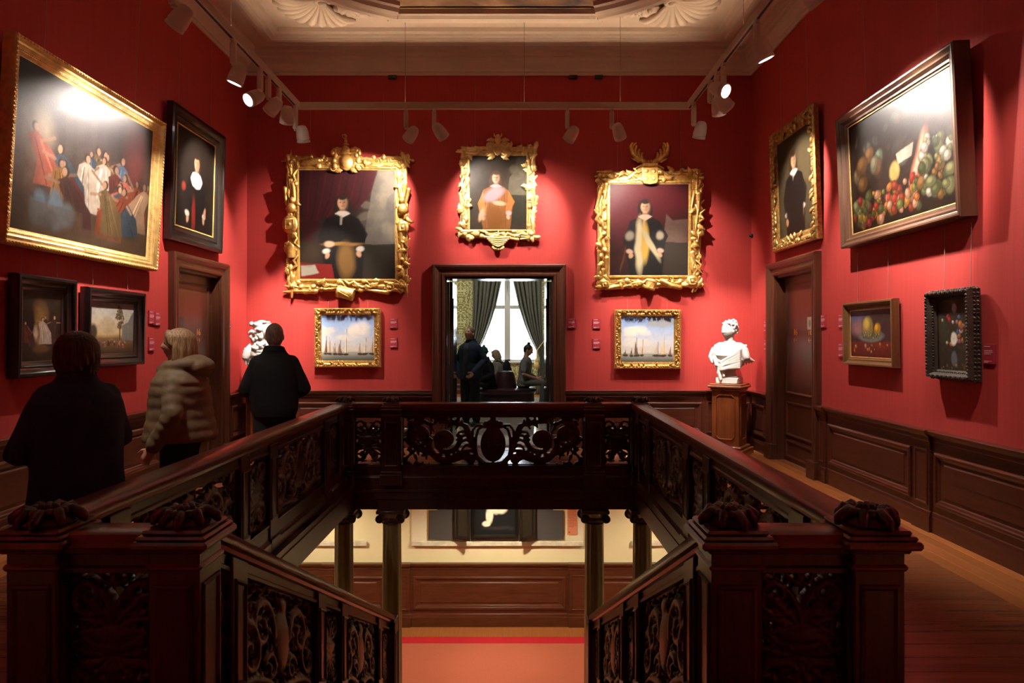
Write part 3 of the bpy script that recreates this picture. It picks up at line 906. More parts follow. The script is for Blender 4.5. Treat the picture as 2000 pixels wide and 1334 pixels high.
        sides.append(np.stack([idx[:-1,:-1][le], idx[1:,:-1][le], idx[1:,:-1][le]+N, idx[:-1,:-1][le]+N], 1))
        sides.append(np.stack([idx[1:,1:][ri], idx[:-1,1:][ri], idx[:-1,1:][ri]+N, idx[1:,1:][ri]+N], 1))
        Fc = np.concatenate([front, backf]+sides)
        used = np.unique(Fc); remap = np.full(2*N, -1); remap[used] = np.arange(len(used))
        me = bpy.data.meshes.new(name)
        V = V[used]; Fc = remap[Fc]
        me.vertices.add(len(V)); me.vertices.foreach_set('co', V.astype(np.float32).ravel())
        me.loops.add(Fc.size); me.loops.foreach_set('vertex_index', Fc.astype(np.int32).ravel())
        me.polygons.add(len(Fc)); me.polygons.foreach_set('loop_start', np.arange(0, Fc.size, 4, dtype=np.int32))
        me.update(calc_edges=True)
        me.polygons.foreach_set('use_smooth', [True]*len(Fc))
        me.materials.append(CARVED)
        return me

def lace_center(w=1.96, h=0.52):
    L = Lace(w, h, 0.0075); k = w/1900; L.fat = 1.28
    def q(x, y): return ((x-975)*k, (585-y)*h/495)
    L.border(0.008)
    L.disc(q(975, 375), 0.138, 0.190, 1.3)
    L.disc(q(975, 300), 0.10, 0.13, 1.5)
    for dx in (-75, -40, 0, 40, 75): L.disc(q(975+dx, 150+abs(dx)*0.25), 0.032, 0.034, 1.2)
    L.line([q(890, 185), q(1060, 185)], 0.022, 0.022, 1.2)
    L.line([q(975, 130), q(975, 85)], 0.028, 0.02)
    def M(pts, a, b, rel=1.0): L.line([q(*p) for p in pts], a, b, rel, True)
    M([(860,560),(800,500),(760,400),(725,310),(700,260),(680,205)], 0.022, 0.012)          # palm stem
    for (sx, sy, mx_, my, ex, ey) in ((745,400,690,385,640,455),(735,350,680,330,615,400),(720,300,670,285,590,330),(705,262,650,245,590,290),(690,220,640,175,585,215),(800,470,720,440,640,470)):
        M([(sx,sy),((sx+mx_)/2,(sy+my)/2-12),(mx_,my),((mx_+ex)/2-6,(my+ey)/2-14),(ex,ey)], 0.016, 0.008)
    M([(800,490),(790,390),(795,300),(820,220),(870,190)], 0.014, 0.010)                     # leaves hugging the shield
    M([(775,420),(755,330),(760,230),(800,180),(850,180)], 0.013, 0.010)
    M([(740,300),(722,230),(700,180),(640,160)], 0.014, 0.008)
    M([(840,560),(900,575),(975,585)], 0.018, 0.018)
    L.disc(q(742, 525), 0.055, 0.055, 1.2, True)
    M([(690,520),(640,500),(590,520),(560,480)], 0.020, 0.010)
    M([(700,460),(640,480),(600,440)], 0.028, 0.016)
    L.disc(q(455, 320), 0.112, 0.100, 1.3, True)                                             # rosette
    L.spiral(q(455, 330), 0.185, 0.72, math.radians(10), -1, 0.024, 0.014, 1.0, True)
    M([(640,490),(560,520),(470,545),(390,520),(330,460),(300,400),(310,330)], 0.036, 0.022)
    M([(330,460),(240,430),(170,400),(110,340),(90,260),(130,180),(210,150)], 0.030, 0.024)
    L.disc(q(200, 265), 0.105, 0.085, 1.2, True)
    L.spiral(q(200, 275), 0.15, 0.8, math.radians(200), 1, 0.022, 0.014, 1.0, True)
    rr = random.Random(2)
    for k_ in range(30):                                                                     # leaf fill in the upper band and outer ends
        x_ = rr.uniform(60, 640); y_ = rr.uniform(95, 175)
        L.frond(q(x_, y_), rr.uniform(0, 2*PI), rr.uniform(.06,.12), rr.uniform(-2.2,2.2), 0.018, 0.8, True)
    for k_ in range(26):
        x_ = rr.uniform(40, 330); y_ = rr.uniform(400, 575)
        L.frond(q(x_, y_), rr.uniform(0, 2*PI), rr.uniform(.05,.10), rr.uniform(-2.2,2.2), 0.013, 0.8, True)
    for k_ in range(12):
        L.frond(q(rr.uniform(400,620), rr.uniform(455,510)), rr.uniform(0,2*PI), 0.06, rr.uniform(-2,2), 0.012, 0.8, True)
    for a_ in range(7):
        L.frond(q(975, 350), math.radians(-30+40*a_), 0.10, 0.5, 0.014, 1.75)
    return L

def lace_fill(w, h, seed, dens, step=0.0085):
    """dense acanthus panel: cartouche, paired scrolls and leaf fill"""
    L = Lace(w, h, step); rr = random.Random(seed)
    L.border(0.014)
    if w > 0.7:
        L.disc((0, h*0.50), 0.12, 0.17, 1.3); L.disc((0, h*0.86), 0.07, 0.05, 1.2)
        L.spiral((w*0.25, h*0.60), h*0.30, 1.15, math.radians(190), -1, 0.030, 0.018, 1.1, True)
        L.spiral((w*0.40, h*0.36), h*0.27, 1.1, math.radians(80), 1, 0.028, 0.018, 1.1, True)
        L.spiral((w*0.14, h*0.22), h*0.16, 1.0, math.radians(20), 1, 0.022, 0.015, 1.0, True)
        L.line([(0.10, 0.02), (w*0.2, h*0.10), (w*0.34, h*0.12), (w*0.47, h*0.06)], 0.028, 0.018, 1.0, True)
        nn = int(115*dens); fl_ = (0.045, 0.085); fw_ = (0.006, 0.012)
    else:
        L.disc((0, h*0.54), w*0.33, 0.045, 1.3); L.disc((0, h*0.47), w*0.22, 0.05, 1.1)
        for k in range(5):
            L.frond((0, h*0.56), math.radians(90-24*k), h*0.40, math.radians(-50-10*k), 0.016, 1.0, True)
            L.frond((0, h*0.42), math.radians(-90+26*k), h*0.36, math.radians(60), 0.016, 1.0, True)
        L.spiral((w*0.26, h*0.20), 0.085, 1.2, math.radians(120), -1, 0.016, 0.010, 1.0, True)
        L.spiral((w*0.28, h*0.82), 0.075, 1.1, math.radians(240), 1, 0.016, 0.010, 1.0, True)
        nn = int(22*dens); fl_ = (0.045, 0.085); fw_ = (0.006, 0.012)
    for k in range(nn):
        L.frond((rr.uniform(0, w/2), rr.uniform(0.02, h-0.02)), rr.uniform(0, 2*PI), rr.uniform(*fl_), rr.uniform(-2.4, 2.4), rr.uniform(*fw_), rr.uniform(1.0, 1.5)*max(1.0, 0.011/fw_[1]), True)
    return L

LACE = {}
def lace_mesh(kind, w, h, slope=0.0):
    key = (kind, round(w, 2), round(h, 2), round(slope, 2))
    if key not in LACE:
        if kind == 'center': LACE[key] = lace_center(w, h).mesh('openwork_centre')
        elif kind == 'dense': LACE[key] = lace_fill(w, h, 19, 7.0, 0.006).mesh('openwork_dense')
        elif kind == 'open': LACE[key] = lace_fill(w, h, 5, 0.9, 0.006).mesh('openwork_narrow')
        elif kind == 'wide': LACE[key] = lace_fill(w, h, 11, 1.9).mesh('openwork_wide', slope=slope)
        else: LACE[key] = lace_fill(w, h, 7, 2.2).mesh('openwork_small', slope=slope)
    return LACE[key]

def finial_mesh():
    m = MB(); rr = random.Random(3)
    m.lathe([(0.085,0.0),(0.090,0.012),(0.070,0.030),(0.045,0.045),(0.02,0.052),(0.002,0.053)], (0,0,0), 16)
    for k in range(8):
        a = 2*PI*k/8+0.2
        d = Vector((math.cos(a), math.sin(a), 0))
        big = 1.0 if k % 2 == 0 else 0.8
        m.limb([d*0.035+Vector((0,0,0.030)), d*0.075+Vector((0,0,0.040)), d*0.100*big+Vector((0,0,0.028)), d*0.112*big+Vector((0,0,0.014))], [0.017,0.020,0.018,0.014], 8)
        m.ell(d*0.108*big+Vector((0,0,0.022)), (0.018,0.018,0.018), None, 8, 6)
        e = Vector((math.cos(a+0.39), math.sin(a+0.39), 0))
        m.ell(e*0.06+Vector((0,0,0.042)), (0.018,0.018,0.013), None, 8, 6)
    for k in range(7):
        a = 2*PI*k/6; q = 0.022 if k < 6 else 0
        m.ell((q*math.cos(a), q*math.sin(a), 0.052), (0.014,0.014,0.012), None, 8, 6)
    me = m.mesh('finial', True); me.materials.append(CARVED)
    return me
FINIAL = finial_mesh()

def newel(parent, x, y, w=0.18, top=0.90, base=0.0, fin=True, cap=0.045, finscale=1.0):
    h = w/2
    m = MB(); m.cbox(x-h, y-h, base, x+h, y+h, top-0.08, 0.006)
    o = m.build('newel', MAHOG, parent)
    c = MB()
    for e, z0, z1 in ((0.010, top-0.15, top-0.125), (0.018, top-0.085, top-0.065), (cap, top-0.065, top-0.035), (cap-0.012, top-0.035, top-0.018), (cap-0.026, top-0.018, top)):
        c.cbox(x-h-e, y-h-e, z0, x+h+e, y+h+e, z1, 0.009)
    c.build('newel_cap', MAHOGH, o)
    b = MB(); b.cbox(x-h-0.02, y-h-0.02, base, x+h+0.02, y+h+0.02, base+0.12, 0.006); b.cbox(x-h-0.012, y-h-0.012, base+0.12, x+h+0.012, y+h+0.012, base+0.15, 0.006)
    b.build('newel_base', MAHOG, o)
    f = MB()
    zz0, zz1 = base+0.20, top-0.20
    PR = [(0,0),(0,-0.006),(0.010,-0.009),(0.020,0)]
    f.ring(w-0.045, zz1-zz0, PR, x, (zz0+zz1)/2, y-h)
    f2 = MB().ring(w-0.045, zz1-zz0, PR, 0, (zz0+zz1)/2, -h); 
    for q in (1, 3): f.add([tuple(Matrix.Rotation(q*PI/2, 3, 'Z') @ Vector(v)+Vector((x, y, 0))) for v in f2.v], f2.f)
    f.build('newel_moulding', MAHOG, o)
    if fin:
        q = put('finial', FINIAL, None, o); q.location = (x, y, top-0.002); q.scale = (finscale, finscale, finscale*1.15)
    return o

HRAIL0 = [(-0.100,0.835),(-0.104,0.862),(-0.094,0.882),(-0.070,0.890),(0.070,0.890),(0.094,0.882),(0.104,0.862),(0.100,0.835),(0.078,0.826),(0.072,0.808),(0.052,0.800),(-0.052,0.800),(-0.072,0.808),(-0.078,0.826)]
HRAIL = [(a*0.80, b) for a, b in HRAIL0]
FRIEZE = [(-0.052,0.735),(-0.052,0.752),(-0.042,0.760),(-0.042,0.800),(0.042,0.800),(0.042,0.760),(0.052,0.752),(0.052,0.735)]
BASER = [(-0.075,0.0),(-0.075,0.075),(-0.062,0.09),(-0.050,0.10),(-0.050,0.185),(-0.058,0.195),(-0.058,0.208),(0.058,0.208),(0.058,0.195),(0.050,0.185),(0.050,0.10),(0.062,0.09),(0.075,0.075),(0.075,0.0)]
def shear(mb, s):
    if s: mb.v = [(x, y, z-s*x) for x, y, z in mb.v]
    return mb
def rail_run(root, x0, x1, segs, slope=0.0, dz=0.0, mat_hand=None):
    up = [(a, b+dz) for a, b in HRAIL]
    shear(MB().ext(up, 'x', x0, x1), slope).build('handrail', mat_hand or MAHOGX, root, angle=40)
    shear(MB().ext([(a, b+dz) for a, b in FRIEZE], 'x', x0, x1), slope).build('frieze_rail', MAHOG, root)
    shear(MB().ext([(a, b+(dz if b > 0.3 else 0)) for a, b in BASER], 'x', x0, x1), slope).build('base_rail', MAHOG, root)
    for s in segs:
        k, a, b = s
        if k == 'post':
            p = shear(MB().cbox(a, -0.062, 0.0, b, 0.062, 0.80+dz, 0.005), slope).build('post', MAHOG, root)
            f = MB()
            for sg in (-1, 1):
                r = MB().ring(b-a-0.045, 0.46+dz, [(0,0),(0,-0.006),(0.010,-0.009),(0.020,0)], (a+b)/2, 0.47, 0)
                f.add([(x, sg*(0.062-y_), z) for x, y_, z in r.v], r.f)
            shear(f, slope).build('post_moulding', MAHOG, p)
            shear(MB().cbox(a-0.012, -0.078, 0.0, b+0.012, 0.078, 0.10, 0.005), slope).build('post_base', MAHOG, p)
        else:
            me = lace_mesh(k, b-a, 0.53+dz, slope)
            o = put('carved_panel', me, None, root)
            o.location = ((a+b)/2, 0, 0.206-slope*(a+b)/2)
MAHOGX = wood('handrail_mahogany_x', (0.085, 0.020, 0.010), (0.16, 0.042, 0.020), rough=0.30, stretch=(1.2, 14, 14), coat=0.3)

G = 'carved balustrades round the stair well'
# far run under the doorway
far = thing('balustrade', 'carved openwork balustrade across the far end of the stair well, before the doorway', 'balustrade', (0, RYF, 0), 0, G)
rail_run(far, -RXL-0.02, RXR+0.04, [('open',-1.53,-1.23),('center',-1.005,0.975),('open',1.20,1.49)])
for x in (-RXL+0.02, -1.12, 1.09, RXR+0.03): newel(far, x, 0, 0.20, 0.895, 0.0, True, 0.012, 0.9)
SEGS = [('narrow',0.12,0.48),('post',0.48,0.65),('wide',0.65,1.92),('post',1.92,2.08),('narrow',2.08,2.45),('post',2.45,2.62),('wide',2.62,3.89),('post',3.89,4.07),('narrow',4.07,4.43),('post',4.43,4.60)]
lf = thing('balustrade', 'long carved balustrade along the left gallery, beside the three standing visitors', 'balustrade', (-RXL, RYN, 0), PI/2, G)
rail_run(lf, 0.09, RYF-RYN-0.10, SEGS)
rt = thing('balustrade', 'long carved balustrade along the empty right gallery', 'balustrade', (RXR, RYN, 0), PI/2, G)
rail_run(rt, 0.09, RYF-RYN-0.10, SEGS)
for s, nm in ((-1, 'short balustrade with two capped newels in the front left corner, before the navy-coated visitor'), (1, 'short balustrade with two capped newels in the front right corner, by the oak floor')):
    t = thing('balustrade', nm, 'balustrade', (0, RYN, 0), 0, G)
    xi, xo = s*1.02, s*1.535
    a, b = sorted((xi, xo))
    rail_run(t, a, b, [('dense', a+0.09, b-0.09)], dz=0.0)
    newel(t, xi, 0, 0.185, 0.905, 0.0, True, 0.045); newel(t, xo, 0, 0.185, 0.905, 0.0, True, 0.045, 1.08)
SSEG = [('narrow',0.02,0.18),('post',0.18,0.34),('wide',0.34,1.40),('post',1.40,1.57),('narrow',1.57,1.95),('post',1.95,2.12),('wide',2.12,3.19),('post',3.19,3.36),('narrow',3.36,3.74)]
for s, nm in ((-1, 'sloping carved balustrade down the left side of the stairs'), (1, 'sloping carved balustrade down the right side of the stairs')):
    t = thing('stair_balustrade', nm, 'balustrade', (s*1.02, RYN+0.09, 0.0), PI/2, G)
    rail_run(t, 0.0, 3.86, SSEG, slope=SLOPE, dz=-0.015)
    zt_ = 0.86-SLOPE*3.86
    m = MB().cbox(3.78, -0.095, ZL, 3.97, 0.095, zt_-0.03, 0.006); nw = m.build('newel', MAHOG, t)
    MB().ring(0.12, 1.0, [(0,0),(0,-0.006),(0.010,-0.009),(0.020,0)], 3.875, zt_-0.65, -0.095).build('newel_moulding', MAHOG, nw)

# ---- columns under the gallery
def column(x, y, label):
    t = thing('column', label, 'column', (x, y, ZL), 0, 'columns under the gallery')
    H_ = FASC-ZL-0.002
    n = 40; prof = []; R0 = 0.112
    m = MB(); vv = []; ff = []
    zs = [0.14, 0.9, 1.5, H_-0.16]
    rs = [1.0, 0.985, 0.95, 0.90]
    for z, r in zip(zs, rs):
        for k in range(n):
            a = 2*PI*k/n; q = 1-0.045*(k % 4 in (1, 2))
            vv.append((R0*r*q*math.cos(a), R0*r*q*math.sin(a), z))
    for i in range(len(zs)-1):
        for k in range(n): ff.append((i*n+k, i*n+(k+1)%n, (i+1)*n+(k+1)%n, (i+1)*n+k))
    ff.append(tuple(range(n-1,-1,-1))); ff.append(tuple((len(zs)-1)*n+k for k in range(n)))
    m.add(vv, ff).build('shaft', OLIVE, t)
    m = MB().cbox(-0.16,-0.16,0,0.16,0.16,0.06,0.006); m.lathe([(0.15,0.06),(0.155,0.08),(0.145,0.10),(0.125,0.105),(0.13,0.125),(0.118,0.142)], (0,0,0), 24); m.build('base', OLIVE, t, angle=40)
    c = MB(); c.lathe([(0.10,H_-0.165),(0.115,H_-0.155),(0.105,H_-0.145),(0.12,H_-0.11),(0.125,H_-0.085)], (0,0,0), 24)
    c.cbox(-0.150,-0.150,H_-0.038,0.150,0.150,H_,0.008)
    cap = c.build('capital', MAHOG, t, angle=40)
    v = MB()
    for sx in (-1, 1):
        for sy in (-1, 1):
            cc = (sx*0.120, sy*0.120, H_-0.092)
            nr = Vector((0, sy, 0))
            scroll(v, cc, nr, 0.052, 1.6, 0.013, start=PI/2, sgn=-sx*sy)
        v.lathe([(0.040,-0.115),(0.030,-0.05),(0.030,0.05),(0.040,0.115)], (sx*0.120, 0, H_-0.092), 12, 'y')
    for k in range(5): v.ell((-0.06+0.03*k, -0.118, H_-0.10), (0.014,0.012,0.02), None, 8, 6)
    v.build('volutes', CARVED, cap, smooth=True)
    return t
column(-1.13, RYF+0.02, 'olive-brown column standing left of the stair foot, nearer the stairs')
column(-1.66, RYF+0.02, 'olive-brown column half hidden behind the left gallery beam')
column(1.10, RYF+0.02, 'olive-brown column standing right of the stair foot, nearer the stairs')
column(1.63, RYF+0.02, 'olive-brown column half hidden behind the right gallery beam')
# ================================================================ PAINTINGS
class Paint:
    """loose brushwork on a colour grid; u to the right, v upward, both 0..1"""
    def __init__(self, w, h, n, base, seed=1, gain=0.40):
        self.gain = gain
        self.nx = n; self.nz = max(8, int(n*h/w)); self.asp = h/w
        self.u, self.v = np.meshgrid(np.linspace(0,1,self.nx+1), np.linspace(0,1,self.nz+1))
        self.c = np.zeros((self.nz+1, self.nx+1, 3)); self.c[:] = S(base)
        self.r = np.random.RandomState(seed); self.rnd = random.Random(seed)
        self.warp = (self.noise(9)-0.5, self.noise(9)-0.5)
    def noise(self, f):
        a = self.r.rand(int(f*self.asp)+3, f+3)
        U = self.u*f; V = self.v*f*self.asp
        i = np.minimum(U.astype(int), a.shape[1]-2); j = np.minimum(V.astype(int), a.shape[0]-2)
        fu = U-i; fv = V-j; fu = fu*fu*(3-2*fu); fv = fv*fv*(3-2*fv)
        return (a[j,i]*(1-fu)+a[j,i+1]*fu)*(1-fv)+(a[j+1,i]*(1-fu)+a[j+1,i+1]*fu)*fv
    def _mix(self, m, col):
        m = np.clip(m, 0, 1)[..., None]; self.c = self.c*(1-m)+np.array(S(col))*m
    def vgrad(self, stops):
        vs_ = [s[0] for s in stops]; cs = np.array([S(s[1]) for s in stops])
        for k in range(3): self.c[..., k] = np.interp(self.v, vs_, cs[:, k])
    def blob(self, u, v, ru, rv, col, rot=0.0, soft=0.25, a=1.0, warp=0.02):
        x = self.u-u+self.warp[0]*warp; y = (self.v-v+self.warp[1]*warp)*self.asp
        c, s = math.cos(rot), math.sin(rot)
        q = np.hypot((x*c+y*s)/ru, (-x*s+y*c)/(rv*self.asp))
        self._mix(a*np.clip((1-q)/soft+0.5, 0, 1), col)
    def poly(self, pts, col, soft=0.0, a=1.0):
        acc = 0.0
        for ox, oy in ((-0.3,-0.1),(0.1,-0.35),(0.35,0.12),(-0.12,0.32),(0.0,0.0)):
            x = self.u+self.warp[0]*0.012+ox*1.4/self.nx; y = self.v+self.warp[1]*0.012+oy*1.4/self.nz
            ins = np.zeros(x.shape, bool)
            n = len(pts)
            for i in range(n):
                x0, y0 = pts[i]; x1, y1 = pts[(i+1) % n]
                c = ((y0 > y) != (y1 > y)) & (x < (x1-x0)*(y-y0)/((y1-y0) if y1 != y0 else 1e-9)+x0)
                ins ^= c
            acc = acc+ins.astype(float)/5
        self._mix(a*acc, col)
    def line(self, pts, w, col, a=1.0):
        for p, q in zip(pts, pts[1:]):
            dx, dy = q[0]-p[0], (q[1]-p[1])*self.asp
            X = self.u-p[0]; Y = (self.v-p[1])*self.asp
            t = np.clip((X*dx+Y*dy)/(dx*dx+dy*dy+1e-12), 0, 1)
            d = np.hypot(X-t*dx, Y-t*dy)
            self._mix(a*np.clip((w-d)/(w*0.6)+0.4, 0, 1), col)
    def mottle(self, amt, f):
        n = (self.noise(f)-0.5)*amt+(self.noise(f*3)-0.5)*amt*0.6
        self.c = np.clip(self.c*(1+n[..., None]), 0.0005, 1)
    def dabs(self, n, box, size, cols, a=0.9):
        for k in range(n):
            self.blob(self.rnd.uniform(box[0],box[2]), self.rnd.uniform(box[1],box[3]), self.rnd.uniform(*size), self.rnd.uniform(*size)/self.asp*1.0,
                      self.rnd.choice(cols), self.rnd.uniform(0,PI), 0.5, a)
    def mesh(self, w, h, name):
        nz1, nx1 = self.u.shape
        V = np.stack([(self.u.ravel()-0.5)*w, np.zeros(self.u.size), (self.v.ravel()-0.5)*h], 1)
        idx = np.arange(nz1*nx1).reshape(nz1, nx1)
        Fc = np.stack([idx[:-1,:-1].ravel(), idx[:-1,1:].ravel(), idx[1:,1:].ravel(), idx[1:,:-1].ravel()], 1)
        me = bpy.data.meshes.new(name)
        me.vertices.add(len(V)); me.vertices.foreach_set('co', V.astype(np.float32).ravel())
        me.loops.add(Fc.size); me.loops.foreach_set('vertex_index', Fc.astype(np.int32).ravel())
        me.polygons.add(len(Fc)); me.polygons.foreach_set('loop_start', np.arange(0, Fc.size, 4, dtype=np.int32))
        me.update(calc_edges=True)
        at = me.color_attributes.new('brush', 'FLOAT_COLOR', 'POINT')
        rgba = np.concatenate([np.clip(self.c*self.gain, 0.0006, 1).reshape(-1,3), np.ones((self.c.shape[0]*self.c.shape[1],1))], 1)
        at.data.foreach_set('color', rgba.astype(np.float32).ravel())
        return me
def canvas_mat(name, rough, coat, spec=0.3):
    m, nt, b = _new(name)
    at = nt.nodes.new('ShaderNodeVertexColor'); at.layer_name = 'brush'
    nt.links.new(at.outputs['Color'], b.inputs['Base Color'])
    b.inputs['Roughness'].default_value = rough; b.inputs['Specular IOR Level'].default_value = spec
    b.inputs['Coat Weight'].default_value = coat; b.inputs['Coat Roughness'].default_value = 0.22
    tc = nt.nodes.new('ShaderNodeTexCoord'); mp = nt.nodes.new('ShaderNodeMapping'); mp.inputs['Scale'].default_value = (1, 1, 4)
    n = nt.nodes.new('ShaderNodeTexNoise'); n.inputs['Scale'].default_value = 45; n.inputs['Detail'].default_value = 5
    nt.links.new(tc.outputs['Object'], mp.inputs[0]); nt.links.new(mp.outputs[0], n.inputs['Vector'])
    bp = nt.nodes.new('ShaderNodeBump'); bp.inputs['Strength'].default_value = 0.25; bp.inputs['Distance'].default_value = 0.004
    nt.links.new(n.outputs['Fac'], bp.inputs['Height'])
    nt.links.new(bp.outputs['Normal'], b.inputs['Normal']); nt.links.new(bp.outputs['Normal'], b.inputs['Coat Normal'])
    return m
CANV = canvas_mat('varnished_canvas', 0.42, 0.0, 0.22)
CANVG = canvas_mat('glossy_varnished_canvas', 0.40, 0.20, 0.22)
CANVH = canvas_mat('half_glossy_canvas', 0.38, 0.04, 0.18)
CANVM = canvas_mat('matt_canvas', 0.6, 0.05)

def picture(name, label, loc, rz, tilt, w, h, fw, prof, fmat, paint, group, canv=None, wire=0.0, deco=None, slip=None, recess=0.02):
    """hung picture; origin at the bottom centre of the frame; prof = [(fraction of frame width, y)]"""
    t = thing(name, label, 'painting', loc, rz, group, rx=tilt)
    fr = MB().ring(w, h, [(f*fw, y) for f, y in prof], 0, h/2, 0).build('frame', fmat, t, angle=35)
    cw, ch = w-2*fw, h-2*fw
    yi = prof[-1][1]
    c = put('canvas', paint.mesh(cw+0.01, ch+0.01, 'canvas'), canv or CANV, t)
    c.location = (0, yi+0.003, h/2)
    MB().box(-cw/2-0.02, yi+0.006, fw-0.02, cw/2+0.02, yi+0.016, h-fw+0.02).build('backing', BROWNF, t)
    if slip: MB().ring(cw+0.012, ch+0.012, [(0,yi),(0,yi-0.008),(slip,yi-0.006),(slip,yi)], 0, h/2, 0).build('gilt_slip', GOLDB, t)
    if wire:
        for s in (-1, 1):
            o = MB().tube([(s*w*0.30, 0.0, h-0.02), (s*w*0.30, 0.012, h+wire)], 0.0022, 5).build('hanging_wire', WIRE, t)
    if deco: deco(t, fr, w, h, fw)
    return t
def LWp(y0, y1): return (y0+y1)/2
GR_L = 'paintings on the left wall'; GR_R = 'paintings on the right wall'; GR_B = 'paintings on the back wall'
HW = PI/2

# ---- stand-in pictures: only size, tone and general subject follow the photograph
def sh_(c, f): return tuple(int(max(0, min(255, v*f))) for v in c)
def portrait(w, h, bg0, coat, collar, seed, hair=(40,26,18), skin=(196,150,116), fx=0.5, fy=0.66, fr_=0.055, n=130, extra=None, vgn=None, gain=0.40):
    """generic half-length sitter: sloping shoulders, sleeves, hands, soft-lit head"""
    p = Paint(w, h, n, bg0, seed, gain)
    if vgn: p.vgrad(vgn)
    p.mottle(0.5, 6)
    if extra: extra(p)
    a = h/w; r = fr_; q = r/a
    X = lambda k: fx+k*r
    Y = lambda k: fy+k*q
    p.poly([(X(-1.2),Y(-2.0)),(X(-3.2),Y(-3.0)),(X(-4.2),Y(-6.0)),(X(-4.0),Y(-9.5)),(X(-3.2),0.0),(X(3.6),0.0),(X(4.0),Y(-9.0)),(X(4.4),Y(-6.0)),(X(3.2),Y(-3.0)),(X(1.2),Y(-2.0))], coat)
    p.poly([(X(-3.2),Y(-3.2)),(X(-4.6),Y(-6.5)),(X(-3.9),Y(-9.2)),(X(-2.4),Y(-9.0)),(X(-2.9),Y(-6.0))], sh_(coat, 1.35))
    p.poly([(X(3.2),Y(-3.2)),(X(4.8),Y(-6.0)),(X(3.2),Y(-9.4)),(X(2.2),Y(-8.4)),(X(3.0),Y(-6.0))], sh_(coat, 1.2))
    for k in range(7):
        x0 = p.rnd.uniform(-2.4, 2.4); p.line([(X(x0),Y(-3.6)),(X(x0*1.15+p.rnd.uniform(-.4,.4)),Y(-8.0)),(X(x0*1.2),0.03)], r*0.10, sh_(coat, p.rnd.choice((0.6, 1.6))), 0.55)
    p.blob(fx, Y(0.1), r*1.35, q*1.55, hair, soft=0.3)
    for s in (-1, 1): p.blob(X(s*1.05), Y(-1.0), r*0.55, q*1.2, hair, soft=0.4)
    p.blob(fx, Y(-1.45), r*0.55, q*0.9, sh_(skin, 0.7), soft=0.4)
    p.poly([(X(-1.5),Y(-2.0)),(X(0),Y(-2.9)),(X(1.5),Y(-2.0)),(X(0.7),Y(-1.6)),(X(-0.7),Y(-1.6))], collar)
    p.line([(X(-0.2),Y(-2.6)),(X(-0.3),Y(-4.0))], r*0.22, sh_(collar, 0.9), 0.8)
    p.blob(fx, fy, r*0.92, q*1.25, skin, soft=0.22, warp=0.0)
    p.blob(X(0.5), Y(-0.1), r*0.55, q*1.15, sh_(skin, 0.62), soft=0.9, a=0.7, warp=0.0)
    for s in (-0.36, 0.36): p.blob(X(s), Y(0.12), r*0.15, q*0.09, sh_(skin, 0.25), soft=0.8, warp=0.0); p.line([(X(s-0.2),Y(0.34)),(X(s+0.2),Y(0.36))], r*0.05, hair, 0.7)
    p.line([(X(0.05),Y(0.1)),(X(0.12),Y(-0.32))], r*0.07, sh_(skin, 0.6), 0.7); p.line([(X(-0.22),Y(-0.62)),(X(0.25),Y(-0.62))], r*0.07, (140,70,60), 0.8)
    p.blob(fx, Y(1.05), r*0.85, q*0.42, hair, soft=0.5)
    for s, yy in ((-1, -9.2), (1, -8.8)):
        p.blob(X(s*3.2), Y(yy), r*0.75, q*0.5, collar, soft=0.5); p.blob(X(s*3.0), Y(yy-0.9), r*0.45, q*0.6, skin, rot=s*0.4, soft=0.5)
    p.mottle(0.14, 34)
    return p
def sitter_group(p, n, box, size, cols, skin=(206,160,128)):
    """loose crowd of draped figures, each with head, arms and folds"""
    pts = sorted([(p.rnd.uniform(box[0],box[2]), p.rnd.uniform(box[1],box[3])) for _ in range(n)], key=lambda q: -q[1])
    for (u, v) in pts:
        hgt = p.rnd.uniform(*size); c = p.rnd.choice(cols); ln = p.rnd.uniform(-0.35,0.35)*hgt; wd = hgt*0.30*p.asp
        p.poly([(u-wd*1.3,v-hgt),(u-wd*1.1,v-hgt*0.5),(u-wd*0.8+ln,v-hgt*0.12),(u+ln,v),(u+wd*0.8+ln,v-hgt*0.12),(u+wd*1.2,v-hgt*0.5),(u+wd*1.5,v-hgt)], c)
        for k in range(4):
            x0 = p.rnd.uniform(-0.9,0.9)*wd; p.line([(u+ln+x0*0.5,v-hgt*0.15),(u+x0*1.2,v-hgt*0.95)], 0.0035, sh_(c, p.rnd.choice((0.5,1.45))), 0.7)
        s = p.rnd.choice((-1,1)); p.line([(u+ln+s*wd*0.6,v-hgt*0.15),(u+ln+s*wd*1.7,v-hgt*p.rnd.uniform(0.0,0.5))], 0.008, sh_(skin, p.rnd.uniform(0.65,1)), 0.9)
        r = hgt*0.078
        p.blob(u+ln*1.1, v+r*0.9, r*1.15*p.asp, r*1.25, (52,34,24), soft=0.3); p.blob(u+ln*1.1+s*r*0.3, v+r*0.75, r*0.8*p.asp, r*1.0, sh_(skin, p.rnd.uniform(0.75,1.05)), soft=0.3)
def produce(p, n, box, size, cols):
    for k in range(n):
        u, v = p.rnd.uniform(box[0],box[2]), p.rnd.uniform(box[1],box[3]); r = p.rnd.uniform(*size); c = p.rnd.choice(cols); e = p.rnd.uniform(0.7,1.4); ro = p.rnd.uniform(0,PI)
        p.blob(u, v, r*1.12, r*1.12*e/p.asp, sh_(c, 0.28), ro, 0.3, 0.9); p.blob(u, v, r, r*e/p.asp, sh_(c, 0.75), ro, 0.35); p.blob(u-r*0.25, v+r*0.3/p.asp, r*0.5, r*0.5*e/p.asp, sh_(c, 1.15), ro, 0.9, 0.8)
